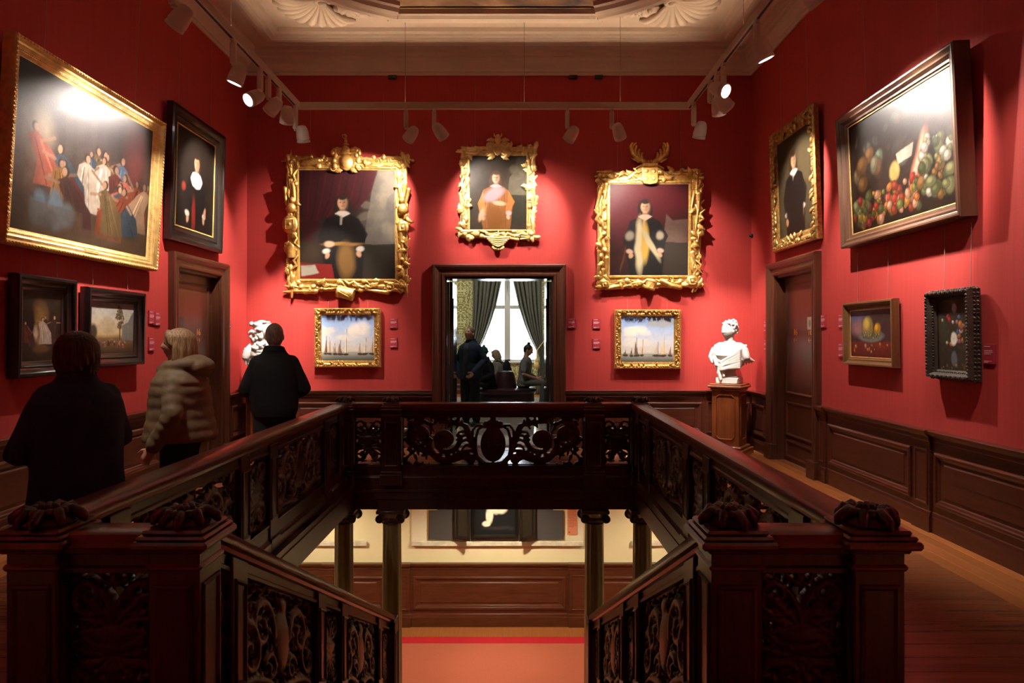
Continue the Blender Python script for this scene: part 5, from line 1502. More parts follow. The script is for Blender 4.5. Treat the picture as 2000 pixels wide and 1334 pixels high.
def antler_crest(t, w, h, fb, ch, cw, mat, seed):
    zc = fb+ch+0.10
    m = MB(); pts = [(-0.115,0.13),(0.115,0.13),(0.115,-0.06),(0.085,-0.10),(0,-0.115),(-0.085,-0.10),(-0.115,-0.06)]
    m.add([(x,-0.085,zc+z) for x,z in pts]+[(x,-0.03,zc+z) for x,z in pts], [tuple(range(7)), tuple(range(13,6,-1))]+[(k,(k+1)%7,7+(k+1)%7,7+k) for k in range(7)])
    m.build('crest_shield', mat, t, bevel=0.008)
    m = MB(); m.box(-0.005,-0.092,zc-0.09,0.005,-0.084,zc+0.12); m.box(-0.10,-0.092,zc+0.02,0.10,-0.084,zc+0.03)
    for q in ((-0.055,0.075),(0.055,0.075),(-0.055,-0.03),(0.055,-0.03)): m.ell((q[0],-0.086,zc+q[1]), (0.032,0.012,0.03), None, 10, 6)
    m.build('shield_charges', mat, t)
    m = MB(); m.cbox(-0.115,-0.10,zc+0.14,0.115,-0.02,zc+0.195,0.012)
    for k in range(6): m.ell((-0.10+0.04*k,-0.07,zc+0.215), (0.018,0.02,0.028), None, 8, 6)
    m.build('crest_coronet', mat, t, angle=40)
    for s in (-1,1):
        m = MB()
        m.limb([(s*0.05,-0.05,zc+0.21),(s*0.15,-0.05,zc+0.25),(s*0.24,-0.05,zc+0.33),(s*0.27,-0.05,zc+0.43),(s*0.25,-0.05,zc+0.48)], [0.034,0.040,0.042,0.036,0.018], 9)
        for (x,z,dx,dz) in ((0.10,0.24,0.01,0.10),(0.15,0.26,0.0,0.13),(0.20,0.29,-0.01,0.15),(0.25,0.37,-0.05,0.11)):
            m.limb([(s*x,-0.05,zc+z),(s*(x+dx*0.4+0.02),-0.05,zc+z+dz*0.5),(s*(x+dx),-0.05,zc+z+dz)], [0.028,0.030,0.016], 8)
        leaf(m, (s*0.08,-0.05,zc+0.22), (s,0,0.05), NY, 0.20, 0.05, 0.02, -s*0.5)
        m.build('crest_plume', mat, t, smooth=True)
        m = MB()
        m.limb([(s*0.05,-0.04,zc+0.16),(s*0.16,-0.045,zc+0.09),(s*0.30,-0.045,zc+0.0)], [0.03,0.028,0.02], 8); m.limb([(s*0.11,-0.05,zc+0.17),(s*0.20,-0.05,zc+0.12)], [0.018,0.012], 7)
        m.build('crest_bracket', mat, t, smooth=True)
def drum(t, x, z, mat, r=0.075, L=0.20, ang=0.2):
    m = MB(); m.lathe([(r,-L/2),(r*1.08,-L/2+0.01),(r*1.08,-L/2+0.03),(r,-L/2+0.035),(r,L/2-0.035),(r*1.08,L/2-0.03),(r*1.08,L/2-0.01),(r,L/2)], (0,0,0), 16, 'x')
    for k in range(8):
        a = 2*PI*k/8; m.tube([(-L/2+0.03,r*math.cos(a),r*math.sin(a)),(L/2-0.03,r*math.cos(a+0.5),r*math.sin(a+0.5))],0.006,5)
    m.xf(Matrix.Translation((x,-0.07,z)) @ Matrix.Rotation(ang,4,'Y'))
    m.build('carved_drum', mat, t, angle=40)
def shield_side(t, x, z, mat, rx_=0.085, rz_=0.10):
    m = MB(); m.ell((x,-0.06,z), (rx_,0.03,rz_), None, 16, 8); m.ring(rx_*1.2, rz_*1.2, [(0,0),(0,-0.015),(0.02,-0.015),(0.02,0)], x, z, -0.075); m.ell((x,-0.085,z),(0.025,0.02,0.025),None,10,6); m.build('carved_shield', mat, t, smooth=True)
def chain(t, x0, x1, z, mat):
    m = MB(); n = 9
    for k in range(n):
        u = k/(n-1); x = x0+(x1-x0)*u; zz = z-0.03*math.sin(PI*u)
        pts = [(x+0.016*math.cos(a), -0.075+(0.008*math.sin(a) if k%2 else 0), zz+(0.010*math.sin(a) if not k%2 else 0)) for a in [2*PI*j/8 for j in range(9)]]
        m.tube(pts, 0.005, 5, cap=False)
    m.build('carved_chain', mat, t, smooth=True)
def wheel(t, x, z, mat):
    m = MB(); pts = [(x+0.055*math.cos(a),-0.07,z+0.055*math.sin(a)) for a in [2*PI*j/18 for j in range(19)]]; m.tube(pts,0.011,7,cap=False)
    for k in range(8): a = 2*PI*k/8; m.tube([(x,-0.07,z),(x+0.05*math.cos(a),-0.07,z+0.05*math.sin(a))],0.005,5)
    m.ell((x,-0.072,z),(0.016,0.02,0.016),None,8,6); m.build('carved_wheel', mat, t, smooth=True)

t1 = trophy('largest trophy-carved gilt frame with drum below, portrait of a stout man in black', 562, 308, 799, 577, 588, 335, 773, 545, pp1, 51, GOLD, shield_crest)
drum(t1, -0.02, 0.03, GOLD, 0.085, 0.24, 0.25); shield_side(t1, -0.82, 1.02, GOLD, 0.115, 0.135); shield_side(t1, 0.81, 0.98, GOLD, 0.085, 0.10); chain(t1, 0.12, 0.42, 0.14, GOLD); chain(t1, -0.48, -0.12, 0.12, GOLD); wheel(t1, 0.62, 0.11, GOLD)
for s in (-1,1): MB().limb([(s*0.80,-0.06,1.85),(s*0.795,-0.06,2.0),(s*0.79,-0.06,2.08)],[0.022,0.016,0.005],8).build('carved_spearhead', GOLD, t1, smooth=True)
MB().limb([(-0.62,-0.055,1.90),(-0.40,-0.06,1.93)],[0.045,0.05],10).build('carved_barrel', GOLD, t1, smooth=True)
m = MB(); m.ell((-0.80,-0.06,1.26),(0.07,0.06,0.075),None,12,8); m.ell((-0.78,-0.06,1.36),(0.05,0.05,0.055),None,12,8); m.build('carved_armour', GOLD, t1, smooth=True)
m = MB(); m.ell((0.81,-0.06,1.24),(0.075,0.06,0.085),None,12,8); m.ell((0.80,-0.06,1.36),(0.045,0.05,0.05),None,12,8); m.build('carved_armour', GOLD, t1, smooth=True)
m = MB(); m.lathe([(0.055,-0.08),(0.065,0.0),(0.075,0.08)], (-0.80,-0.06,0.62), 14); m.build('carved_bucket', GOLD, t1, angle=40)
t2 = trophy('smallest trophy-carved gilt frame over the doorway, portrait of a youth in orange', 900, 289, 1048, 470, 918, 307, 1028, 449, pp2, 52, GOLDB, helm_crest)
t3 = trophy('trophy-carved gilt frame crowned by antler plumes, portrait of a man with pale sash', 1163, 336, 1367, 569, 1190, 362, 1342, 538, pp3, 53, GOLD, antler_crest)
drum(t3, 0.02, 0.09, GOLD, 0.075, 0.15, 1.9); shield_side(t3, 0.62, 0.14, GOLD, 0.09, 0.09); chain(t3, -0.42, -0.10, 0.11, GOLD); shield_side(t3, -0.64, 0.10, GOLD, 0.07, 0.08)
m = MB(); m.limb([(0.18,-0.07,0.15),(0.30,-0.075,0.08),(0.44,-0.07,0.05)],[0.035,0.04,0.035],10); m.build('carved_rope', GOLD, t3, smooth=True)

# ---- triptych on the lower landing
def lx(px): return CX+(px-VX)/134.0
t = thing('display_board', 'charcoal display board behind the triptych on the lower landing', 'board', (lx(970), WB-0.012, bz(1052)), 0)
pts = [(lx(838)-lx(970),0),(lx(1100)-lx(970),0),(lx(1100)-lx(970),0.42),(lx(1080)-lx(970),0.42),(lx(1070)-lx(970),0.75),(lx(860)-lx(970),0.75),(lx(855)-lx(970),0.42),(lx(838)-lx(970),0.42)]
MB().ext([(x, z) for x, z in pts], 'y', -0.02, 0.0).build('board_panel', DGREY, t)
p = Paint(0.58,0.86,70,(12,12,14),61)
for q in ((0.48,0.42,0.18,0.09),(0.36,0.30,0.09,0.12),(0.28,0.17,0.10,0.045),(0.66,0.44,0.16,0.10)): p.blob(*q,(236,226,206),soft=0.4)
p.gain = 1.0
p.blob(0.6,0.10,0.4,0.03,(40,38,40),soft=0.8); p.mottle(0.3,12)
t = thing('triptych', 'dark folding triptych with pale shape, on the lower landing wall', 'painting', (lx(967), WB-0.034, bz(1048)), 0)
fr = MB().ring(0.68, 0.98, [(0,0),(0,-0.05),(0.03,-0.055),(0.045,-0.03),(0.05,-0.02)], 0, 0.49, 0).build('centre_frame', EBONY, t)
c = put('canvas', p.mesh(0.58,0.88,'canvas'), CANVM, t); c.location = (0,-0.018,0.49)
for s in (-1,1):
    m = MB().ring(0.27, 0.98, [(0,0.01),(0,-0.02),(0.03,-0.025),(0.045,-0.01),(0.05,0)], 0, 0.49, 0); m.box(-0.10,-0.002,0.04,0.10,0.004,0.94)
    o = m.build('wing', EBONY, t); o.location = (s*(0.34+0.118), -0.115, 0); o.rotation_euler = (0,0,s*math.radians(-32)*-1)
t = thing('text_panel', 'salmon wall text panel beside the lower landing recess', 'sign', (lx(1117), WB-0.035, bz(1043)), 0)
MB().cbox(-0.07,-0.010,0,0.07,0.004,0.42,0.002).build('panel', SALMON, t)
m = MB()
for k in range(12): m.box(-0.055,-0.0115,0.36-0.022*k,0.055-0.03*(k%3==2),-0.0098,0.367-0.022*k)
m.box(-0.055,-0.0115,0.03,-0.03,-0.0098,0.05); m.build('print_lines', plain('salmon_print', (0.45,0.10,0.05), 0.6), t)['kind'] = 'stuff'
# ================================================================ TRACK LAMPS
TZ, TXL, TXR, TY = 4.58, -2.59, 2.49, 8.67
t = thing('lighting_track', 'cream U-shaped lighting track hung below the cornice', 'light track', (0, TY, TZ))
def bar(x0, y0, x1, y1):
    return MB().cbox(min(x0,x1), min(y0,y1)-TY, 0, max(x0,x1), max(y0,y1)-TY, 0.085, 0.006)
bar(TXL-0.03, TY-0.03, TXR+0.03, TY+0.03).build('track_bar', TRACKW, t)
bar(TXL-0.03, -1.5, TXL+0.03, TY-0.032).build('track_bar', TRACKW, t)
bar(TXR-0.03, -1.5, TXR+0.03, TY-0.032).build('track_bar', TRACKW, t)
for b in ((TXL-0.012, -1.5, TXL+0.012, TY-0.04), (TXR-0.012, -1.5, TXR+0.012, TY-0.04)):
    MB().box(b[0], b[1]-TY, -0.003, b[2], b[3]-TY, 0.002).build('track_groove', BLACKM, t)
for (x, y) in [(TXL, v) for v in (6.6, 4.4, 2.4)]+[(TXR, v) for v in (6.6, 4.4, 2.4)]+[(-1.2, TY), (0.35, TY), (1.6, TY)]:
    MB().tube([(x, y-TY, 0.08), (x, y-TY, 5.78-TZ)], 0.003, 5).build('suspension_wire', WIRE, t)

# glowing strips added on top of the track bars to brighten the ceiling
UPL = emit('added_uplight_strip', (1.0, 0.70, 0.42), 2.0)
def added_uplight(x0, y0, x1, y1, pw):
    MB().box(x0+0.008*(x1-x0 < 0.1), y0-TY+0.008*(y1-y0 < 0.1), 0.0851, x1-0.008*(x1-x0 < 0.1), y1-TY-0.008*(y1-y0 < 0.1), 0.0862).build('added_uplight_strip', UPL, t)
    ld = bpy.data.lights.new('added_uplight', 'AREA'); ld.shape = 'RECTANGLE'; ld.size = x1-x0; ld.size_y = y1-y0; ld.energy = pw; ld.color = (1.0, 0.74, 0.48); ld.spread = math.radians(78)
    lo = bpy.data.objects.new('added_uplight', ld); COL.objects.link(lo); lo.parent = t
    lo.location = ((x0+x1)/2, (y0+y1)/2-TY, 0.093); lo.rotation_euler = (PI, 0, 0)
added_uplight(TXL, TY-0.02, TXR, TY+0.02, UPW*1.0)
added_uplight(TXL-0.02, 1.0, TXL+0.02, TY-0.1, UPW*1.1)
added_uplight(TXR-0.02, 1.0, TXR+0.02, TY-0.1, UPW*1.1)
def lamp(pos, aim, label, power, size=40, blend=0.7, col=(1.0, 0.87, 0.76), drop=0.20, r=0.078, L=0.17):
    """track spotlight: adapter and arm hang from the track, the head turns to its aim"""
    pos = Vector(pos); aim = Vector(aim)
    t = thing('track_spotlight', label, 'spotlight', pos, 0, 'spotlights on the track')
    MB().cbox(-0.018,-0.045,-0.03,0.018,0.045,0.0,0.004).build('adapter', LAMPW, t)
    side = Vector((0.0, 0.0, 0.0))
    hd = Vector((0, 0, -drop-0.10))
    dirv = (aim-(pos+hd)).normalized()
    hz = Vector((dirv.x, dirv.y, 0)); hz = hz.normalized() if hz.length > 1e-3 else Vector((0,-1,0))
    ofs = hz.cross(Vector((0,0,1)))*0.092                     # the arm stands beside the head
    a = MB(); a.cbox(-0.026,-0.040,-drop-0.05,0.026,0.040,-0.03,0.012); a.tube([(0,0,-drop-0.02), tuple(-ofs*0.0+Vector((0,0,-drop-0.06)))],0.02,8)
    a.build('arm', LAMPW, t)
    q = dirv.to_track_quat('-Z', 'Y').to_matrix()
    h = MB(); prof = [(0.020,0.085),(0.038,0.078),(0.050,0.055),(0.058,0.02),(0.062,-0.03),(0.063,-0.055),(0.056,-0.057),(0.056,-0.064),(0.063,-0.066),(0.063,-0.088),(0.054,-0.090),(0.052,-0.080),(0.004,-0.079)]
    h.lathe([(a_*r/0.06, b_*1.22) for a_, b_ in prof], (0,0,0), 22); 
    c = hd+ofs*1.0
    h.xf(Matrix.Translation(c) @ q.to_4x4()); h.build('head', LAMPW, t, angle=50)
    g = MB(); g.tube([tuple(Vector((0,0,-drop-0.03))), tuple(c+Vector((0,0,0.03)))], 0.014, 8); g.build('pivot', LAMPW, t)
    l = MB(); l.lathe([(0.050*r/0.06,-0.1025),(0.046*r/0.06,-0.1045),(0.002,-0.1050)], (0,0,0), 20); l.xf(Matrix.Translation(c) @ q.to_4x4()); l.build('lens', LENS, t, smooth=True)
    ld = bpy.data.lights.new('spot_beam', 'SPOT'); ld.energy = power*SPOT_K; ld.spot_size = math.radians(size); ld.spot_blend = blend; ld.color = col; ld.shadow_soft_size = 0.025
    lo = bpy.data.objects.new('spot_beam', ld); COL.objects.link(lo); lo.parent = t
    lo.location = c+dirv*0.118; lo.rotation_euler = dirv.to_track_quat('-Z', 'Y').to_euler()
    return t
def Ly(px): return F*(-TXL+CX)/(VX-px)
def Ry(px): return F*(TXR-CX)/(px-VX)
# left run
lamp((TXL, 3.70, TZ), (-2.45, 5.2, 1.0), 'left-run spotlight nearest the viewer', 270, 48)
lamp((TXL, Ly(338), TZ), (-WX, 5.75, 3.15), 'left-run spotlight hanging over the large gilt painting', 800, 56)
lamp((TXL, Ly(456), TZ), (-WX, 6.75, 1.55), 'left-run spotlight next along from the one over the large gilt painting', 500, 72)
lamp((TXL, Ly(508), TZ), (-WX, 5.85, 3.05), 'left-run spotlight with its lit lens showing', 440, 48)
lamp((TXL, Ly(524), TZ), (-WX, 8.1, 3.35), 'left-run spotlight half hidden behind the lit one', 900, 58)
lamp((TXL, Ly(545), TZ), (-3.3, 9.4, 1.75), 'left-run spotlight with plain head near the back corner', 850, 34)
lamp((TXL, Ly(577), TZ), (-2.55, WB, 1.60), 'left-run spotlight closest to the back corner, hanging lowest', 640, 54, drop=0.26)
# back run
lamp((CX+(793-VX)*TY/F, TY, TZ), (-2.20, WB, 3.35), 'back-run spotlight above the largest trophy frame', 560, 78)
lamp((CX+(848-VX)*TY/F, TY, TZ), (-0.03, WB, 3.35), 'back-run spotlight between the largest and smallest trophy frames', 320, 80)
lamp((CX+(1108-VX)*TY/F, TY, TZ), (-0.03, WB, 2.9), 'back-run spotlight between the smallest and antler-crowned frames', 320, 80)
lamp((CX+(1195-VX)*TY/F, TY, TZ), (2.10, WB, 3.1), 'back-run spotlight above the antler-crowned frame', 560, 78)
# right run
lamp((TXR, Ry(1355), TZ), (2.2, WB, 1.50), 'right-run spotlight closest to the back corner', 600, 54, drop=0.24)
lamp((TXR, Ry(1387), TZ), (3.26, 9.35, 1.70), 'right-run spotlight with unlit-looking head in the lamp cluster', 850, 32)
lamp((TXR, Ry(1400), TZ), (WX, 8.0, 3.3), 'right-run spotlight with the brightest glowing front in the cluster', 720, 56, drop=0.26)
lamp((TXR, Ry(1413), TZ), (WX, 5.7, 3.25), 'right-run spotlight with its lit lens turned sideways', 560, 44)
lamp((TXR, Ry(1477), TZ), (WX, 6.5, 1.55), 'right-run spotlight next along towards the viewer from the cluster', 560, 76)
lamp((TXR, Ry(1568), TZ), (WX, 5.55, 3.1), 'right-run spotlight hanging over the kitchen still life', 760, 54)
lamp((TXR, 3.70, TZ), (WX, 4.3, 2.2), 'right-run spotlight nearest the viewer', 230, 62)

lamp((TXL, 1.2, TZ), (-WX, 0.2, 2.0), 'added fill spotlight out of view on the left run', 620, 75)  # unseen pair added to bounce fill light off the near walls
lamp((TXR, 1.2, TZ), (WX, 0.4, 1.6), 'added fill spotlight out of view on the right run', 700, 80)
# lower landing: unseen recessed lamps added to light the wall
for i, (x, lb, pw) in enumerate(((-2.6, 'added lower landing ceiling lamp towards the left', 170), (0.0, 'added lower landing ceiling lamp before the triptych', 230), (2.6, 'added lower landing ceiling lamp towards the right', 170))):
    t = thing('added_ceiling_lamp', lb, 'ceiling lamp', (x, 8.6, -0.216), 0, 'added lower landing lamps')
    MB().lathe([(0.10,0.0),(0.10,-0.03),(0.085,-0.035),(0.08,-0.01),(0.002,-0.009)], (0,0,0), 24).build('housing', LAMPW, t, angle=40)
    MB().lathe([(0.075,-0.011),(0.07,-0.018),(0.002,-0.02)], (0,0,0), 20).build('lens', LENS, t, smooth=True)
    ld = bpy.data.lights.new('added_lamp_light', 'SPOT'); ld.energy = pw; ld.spot_size = math.radians(150); ld.spot_blend = 0.6; ld.color = (1.0, 0.87, 0.62); ld.shadow_soft_size = 0.06
    lo = bpy.data.objects.new('added_lamp_light', ld); COL.objects.link(lo); lo.parent = t; lo.location = (0,0,-0.03)
for s in (-1, 1):  # two more unseen lamps added under the side galleries
    t = thing('added_ceiling_lamp', 'added lower landing ceiling lamp under the %s gallery' % ('left' if s < 0 else 'right'), 'ceiling lamp', (s*2.7, 5.6, -0.216), 0, 'added lower landing lamps')
    MB().lathe([(0.10,0.0),(0.10,-0.03),(0.085,-0.035),(0.08,-0.01),(0.002,-0.009)], (0,0,0), 24).build('housing', LAMPW, t, angle=40)
    MB().lathe([(0.075,-0.011),(0.07,-0.018),(0.002,-0.02)], (0,0,0), 20).build('lens', LENS, t, smooth=True)
    ld = bpy.data.lights.new('added_lamp_light', 'SPOT'); ld.energy = 40; ld.spot_size = math.radians(150); ld.spot_blend = 0.6; ld.color = (1.0, 0.87, 0.62); ld.shadow_soft_size = 0.06
    lo = bpy.data.objects.new('added_lamp_light', ld); COL.objects.link(lo); lo.parent = t; lo.location = (0,0,-0.03)

# ================================================================ WALL LABELS AND SMALL FITTINGS
def wall_label(loc, rz, label, w=0.11, h=0.145):
    t = thing('wall_label', label, 'label', loc, rz, 'wall labels')
    MB().cbox(-w/2,-0.016,0,w/2,0.0,h,0.002).build('card', LABELR, t)
    m = MB()
    for k, (zz, l) in enumerate(((0.90,0.55),(0.68,0.75),(0.60,0.80),(0.52,0.62),(0.16,0.7),(0.10,0.35))):
        m.box(-w*0.40,-0.0172,h*zz-0.004,-w*0.40+w*l,-0.0158,h*zz)
    m.build('print_lines', LABELT, t)['kind'] = 'stuff'
for px, py, lb in ((769,641,'upper wall label beside the pale-sail seascape'),(769,679,'lower wall label beside the pale-sail seascape'),(1116,641,'wall label closest to the doorway casing'),(1165,642,'upper wall label beside the grey-cloud seascape'),(1165,681,'lower wall label beside the grey-cloud seascape')):
    wall_label((bw(px), WB, bz(py)), 0, lb)
def lwz(px, py): d = F*(WX+CX)/(VX-px); return d, CZ-(py-VY)*d/F
def rwz(px, py): d = F*(WX-CX)/(px-VX); return d, CZ-(py-VY)*d/F
for px, py, lb in ((294,633,'upper wall label nearer the black-framed landscape'),(306,636,'upper wall label nearer the left door casing'),(294,685,'lower wall label between landscape and left door'),(443,646,'upper wall label past the left door'),(443,681,'lower wall label past the left door')):
    d, z = lwz(px, py); wall_label((-WX, d, z), HW, lb)
for px, py, lb in ((1497,648,'upper wall label beside the right door near the corner'),(1497,684,'lower wall label beside the right door near the corner'),(1610,640,'wall label on the near side of the right door'),(1645,640,'upper wall label beside the fruit still life'),(1645,697,'lower wall label beside the fruit still life'),(1935,711,'wall label beside the flower piece')):
    d, z = rwz(px, py); wall_label((WX, d, z), -HW, lb)
d, z = lwz(444, 637)
t = thing('wall_sensor', 'small black wall sensor between the labels past the left door', 'sensor', (-WX, d, z-0.03), HW)
MB().cbox(-0.05,-0.03,0,0.05,0,0.055,0.008).build('body', BLACKM, t); MB().cbox(-0.03,-0.034,0.015,0.02,-0.028,0.04,0.002).build('screen', plain('sensor_screen',(0.5,0.5,0.5),0.3), t)
t = thing('wall_button', 'small dark round wall button by the back right corner', 'button', (WX, rwz(1469,461)[0]-0.02, rwz(1469,461)[1]), -HW)
MB().lathe([(0.03,0.0),(0.03,-0.02),(0.022,-0.035),(0.012,-0.05),(0.002,-0.052)], (0,0,0), 14, 'y').build('body', BLACKM, t, smooth=True)
for px, lb in ((767,'small black box under the cornice above the largest trophy frame'),(1119,'small black box under the cornice right of the middle'),(1169,'small black box under the cornice nearest the antler-crowned frame')):
    t = thing('cable_box', lb, 'box', (bw(px), WB, 5.365), 0, 'black boxes under the cornice')
    MB().cbox(-0.06,-0.05,0,0.06,0,0.05,0.006).build('body', BLACKM, t); MB().box(-0.05,-0.052,0.012,0.05,-0.049,0.02).build('slot', JOINT, t)

# ================================================================ CARPET
t = thing('carpet', 'terracotta carpet with crimson border on the lower landing', 'carpet', (0, 8.0, ZL))
yb = 9.33
MB().cbox(-WX+0.55, -0.25, 0, WX-0.55, yb-8.0-0.20, 0.012, 0.004).build('field', CARPET, t)
MB().cbox(-WX+0.55, yb-8.0-0.20, 0, WX-0.55, yb-8.0, 0.013, 0.004).build('border', CARPETB, t)

# ================================================================ SALON FURNISHING
CURT = plain('grey_green_curtain', (0.115, 0.120, 0.088), rough=0.7, noise=0.15, nscale=20, sheen=0.2)
FRINGE = plain('curtain_fringe', (0.17, 0.17, 0.12), rough=0.8, noise=0.4, nscale=90)
def curtain(s, label):
    """tied-back curtain: gathers from the middle of the window head to a tie at the side"""
    t = thing('curtain', label, 'curtain', (0, SB-0.16, 0), 0, 'tied-back salon curtains')
    keys_in = [(4.6,0.08),(3.25,0.17),(2.5,0.34),(2.0,0.50),(1.6,0.66),(1.25,0.84),(1.02,0.93),(0.8,0.90),(0.0,0.80)]
    keys_out = [(4.6,0.98),(2.5,0.99),(1.5,1.02),(1.02,1.06),(0.7,1.10),(0.0,1.14)]
    def ip(keys, z):
        for (za,a),(zb_,b) in zip(keys, keys[1:]):
            if zb_ <= z <= za: return b+(a-b)*(z-zb_)/(za-zb_)
        return keys[-1][1]
    nz, nx = 44, 60; vv = []
    for j in range(nz+1):
        z = 4.6*(1-j/nz)
        xi, xo = WNX+s*ip(keys_in, z), WNX+s*ip(keys_out, z)
        amp = 0.05*min(1, 0.35+abs(xo-xi)/0.9)
        for i in range(nx+1):
            u = i/nx
            vv.append((xi+(xo-xi)*u, amp*math.sin(u*2*PI*7+0.6*math.sin(z*1.3))+0.02*math.sin(u*31+z), z))
    ff = [(j*(nx+1)+i, j*(nx+1)+i+1, (j+1)*(nx+1)+i+1, (j+1)*(nx+1)+i) for j in range(nz) for i in range(nx)]
    o = MB().add(vv, ff).build('drape', CURT, t, smooth=True)
    so = o.modifiers.new('thick', 'SOLIDIFY'); so.thickness = 0.012
    m = MB()
    for j in range(0, 92):
        z = 4.5-3.45*j/91; x = WNX+s*ip(keys_in, z)
        m.ell((x-s*0.012, -0.05, z), (0.022,0.012,0.020), None, 6, 4)
    f = m.build('fringe', FRINGE, t, smooth=True); f['kind'] = 'stuff'
    return t
curtain(-1, 'grey-green fringed curtain behind the man in the navy jacket')
ct = curtain(1, 'grey-green fringed curtain with gold tassel behind the woman with phone')
BRASS = plain('tassel_gold_silk', (0.62, 0.45, 0.17), rough=0.55, noise=0.3, nscale=60)
t = thing('curtain_tassel', 'gold tieback cord with tassel on the salon curtain', 'tassel', (0.86, SB-0.26, 0.98))
MB().tube([(0.0,-0.02,0.24),(0.12,0.0,0.42),(0.26,0.04,0.60),(0.40,0.10,0.78)], 0.016, 7).build('cord', BRASS, t, smooth=True)
MB().tube([(0.0,-0.02,0.26),(0.02,-0.03,0.12),(0.01,-0.02,0.02)], 0.014, 7).build('cord_loop', BRASS, t, smooth=True)
MB().lathe([(0.02,0.06),(0.055,0.02),(0.06,-0.03),(0.045,-0.06),(0.06,-0.08),(0.085,-0.24),(0.002,-0.245)], (0,0,0), 16).build('tassel_skirt', BRASS, t, smooth=True)
p = Paint(0.8,1.2,30,(50,44,36),71)
picture('framed_painting', 'gilt-framed painting edge seen in the green salon', (-2.25, SB-0.03, 0.87), 0, 0.0, 1.3, 1.75, 0.19, gold_profile(0.07), GOLDD, p, 'paintings in the salon', deco=carved_runs(GOLDD, 0.05, 0.10, 77))
SLAB = plain('silver_label_card', (0.35, 0.36, 0.32), rough=0.4)
t = thing('wall_label', 'pale wall label in the green salon', 'label', (-1.40, SB, 1.44), 0)
MB().cbox(-0.14,-0.016,0,0.14,0,0.27,0.003).build('card', SLAB, t); MB().box(-0.10,-0.018,0.15,0.06,-0.0155,0.16).build('print_lines', BLACKM, t)
# round sofa
OX, OY = 0.03, 14.0
t = thing('round_sofa', 'plum leather round sofa with cone backrest in the salon', 'sofa', (OX, OY, 0))
MB().lathe([(0.54,0.06),(0.60,0.08),(0.62,0.30),(0.61,0.45),(0.635,0.47),(0.66,0.50),(0.655,0.545),(0.60,0.560),(0.30,0.565),(0.24,0.56)], (0,0,0), 40).build('seat', LEATHER, t, angle=40)
MB().lathe([(0.255,0.55),(0.24,0.62),(0.205,0.80),(0.175,0.885),(0.13,0.905),(0.01,0.91)], (0,0,0), 32).build('backrest', LEATHER, t, angle=40)
MB().lathe([(0.52,0.0),(0.52,0.06)], (0,0,0), 32).build('plinth', BLACKM, t)

# unseen lamps added in the salon to brighten the damask and the visitors
for (x, y, ax, ay, az, pw, lb) in ((-2.4, 15.8, -1.6, SB, 2.0, 420, 'added salon ceiling lamp towards the window, left'), (2.4, 15.8, 1.5, SB, 2.0, 420, 'added salon ceiling lamp towards the window, right'), (-0.9, 11.6, 0.0, 14.0, 0.8, 260, 'added salon ceiling lamp above the doorway')):
    t = thing('added_salon_lamp', lb, 'ceiling lamp', (x, y, 5.195), 0, 'added salon lamps')
    MB().lathe([(0.10,0.0),(0.10,-0.05),(0.085,-0.055),(0.08,-0.01),(0.002,-0.009)], (0,0,0), 24).build('housing', LAMPW, t, angle=40)
    MB().lathe([(0.075,-0.011),(0.07,-0.018),(0.002,-0.02)], (0,0,0), 20).build('lens', LENS, t, smooth=True)
    ld = bpy.data.lights.new('added_lamp_light', 'SPOT'); ld.energy = pw; ld.spot_size = math.radians(95); ld.spot_blend = 0.8; ld.color = (1.0, 0.90, 0.76); ld.shadow_soft_size = 0.06
    lo = bpy.data.objects.new('added_lamp_light', ld); COL.objects.link(lo); lo.parent = t; lo.location = (0,0,-0.06)
    lo.rotation_euler = (Vector((ax, ay, az))-Vector((x, y, 5.1))).to_track_quat('-Z', 'Y').to_euler()

# ================================================================ BUST PEDESTALS
def pedestal(x, y, rz, label):
    t = thing('bust_pedestal', label, 'pedestal', (x, y, 0), rz, 'bust pedestals')
    w = 0.185; H_ = 0.97
    MB().cbox(-w,-w,0.12,w,w,H_-0.06,0.006).build('shaft', PEDW, t)
    m = MB(); m.cbox(-0.26,-0.26,0,0.26,0.26,0.09,0.008); m.cbox(-0.225,-0.225,0.09,0.225,0.225,0.13,0.012); m.build('base', PEDW, t)
    m = MB(); m.cbox(-0.20,-0.20,H_-0.085,0.20,0.20,H_-0.055,0.008); m.cbox(-0.235,-0.235,H_-0.055,0.235,0.235,H_-0.02,0.012); m.cbox(-0.215,-0.215,H_-0.02,0.215,0.215,H_,0.006); m.build('top', PEDW, t)
    for q in range(4):
        m = MB(); pts = []
        a, b, c = 0.125, 0.30, 0.04                           # notched-corner panel outline
        zc = 0.52
        for sx, sz in ((-1,-1),(1,-1),(1,1),(-1,1)):
            P1 = (sx*a, zc+sz*(b-c)); P2 = (sx*(a-c), zc+sz*b)
            pts += ([P1, P2] if sx*sz > 0 else [P2, P1])
        loop = [(x_, -w-0.004, z_) for x_, z_ in pts]; loop.append(loop[0]); loop.append(loop[1])
        m.tube(loop, 0.010, 6, cap=False)
        m.xf(Matrix.Rotation(q*PI/2, 4, 'Z')); m.build('panel_bead', PEDW, t)
    return t
PRX, PRY, PRZ = 3.20, 9.22, math.radians(-35)
pedestal(PRX, PRY, PRZ, 'mahogany pedestal under the draped bust in the back right corner')
PLX, PLY, PLZ = -3.26, 9.22, math.radians(35)
pedestal(PLX, PLY, PLZ, 'mahogany pedestal in the back left corner, behind the black-jacketed visitor')
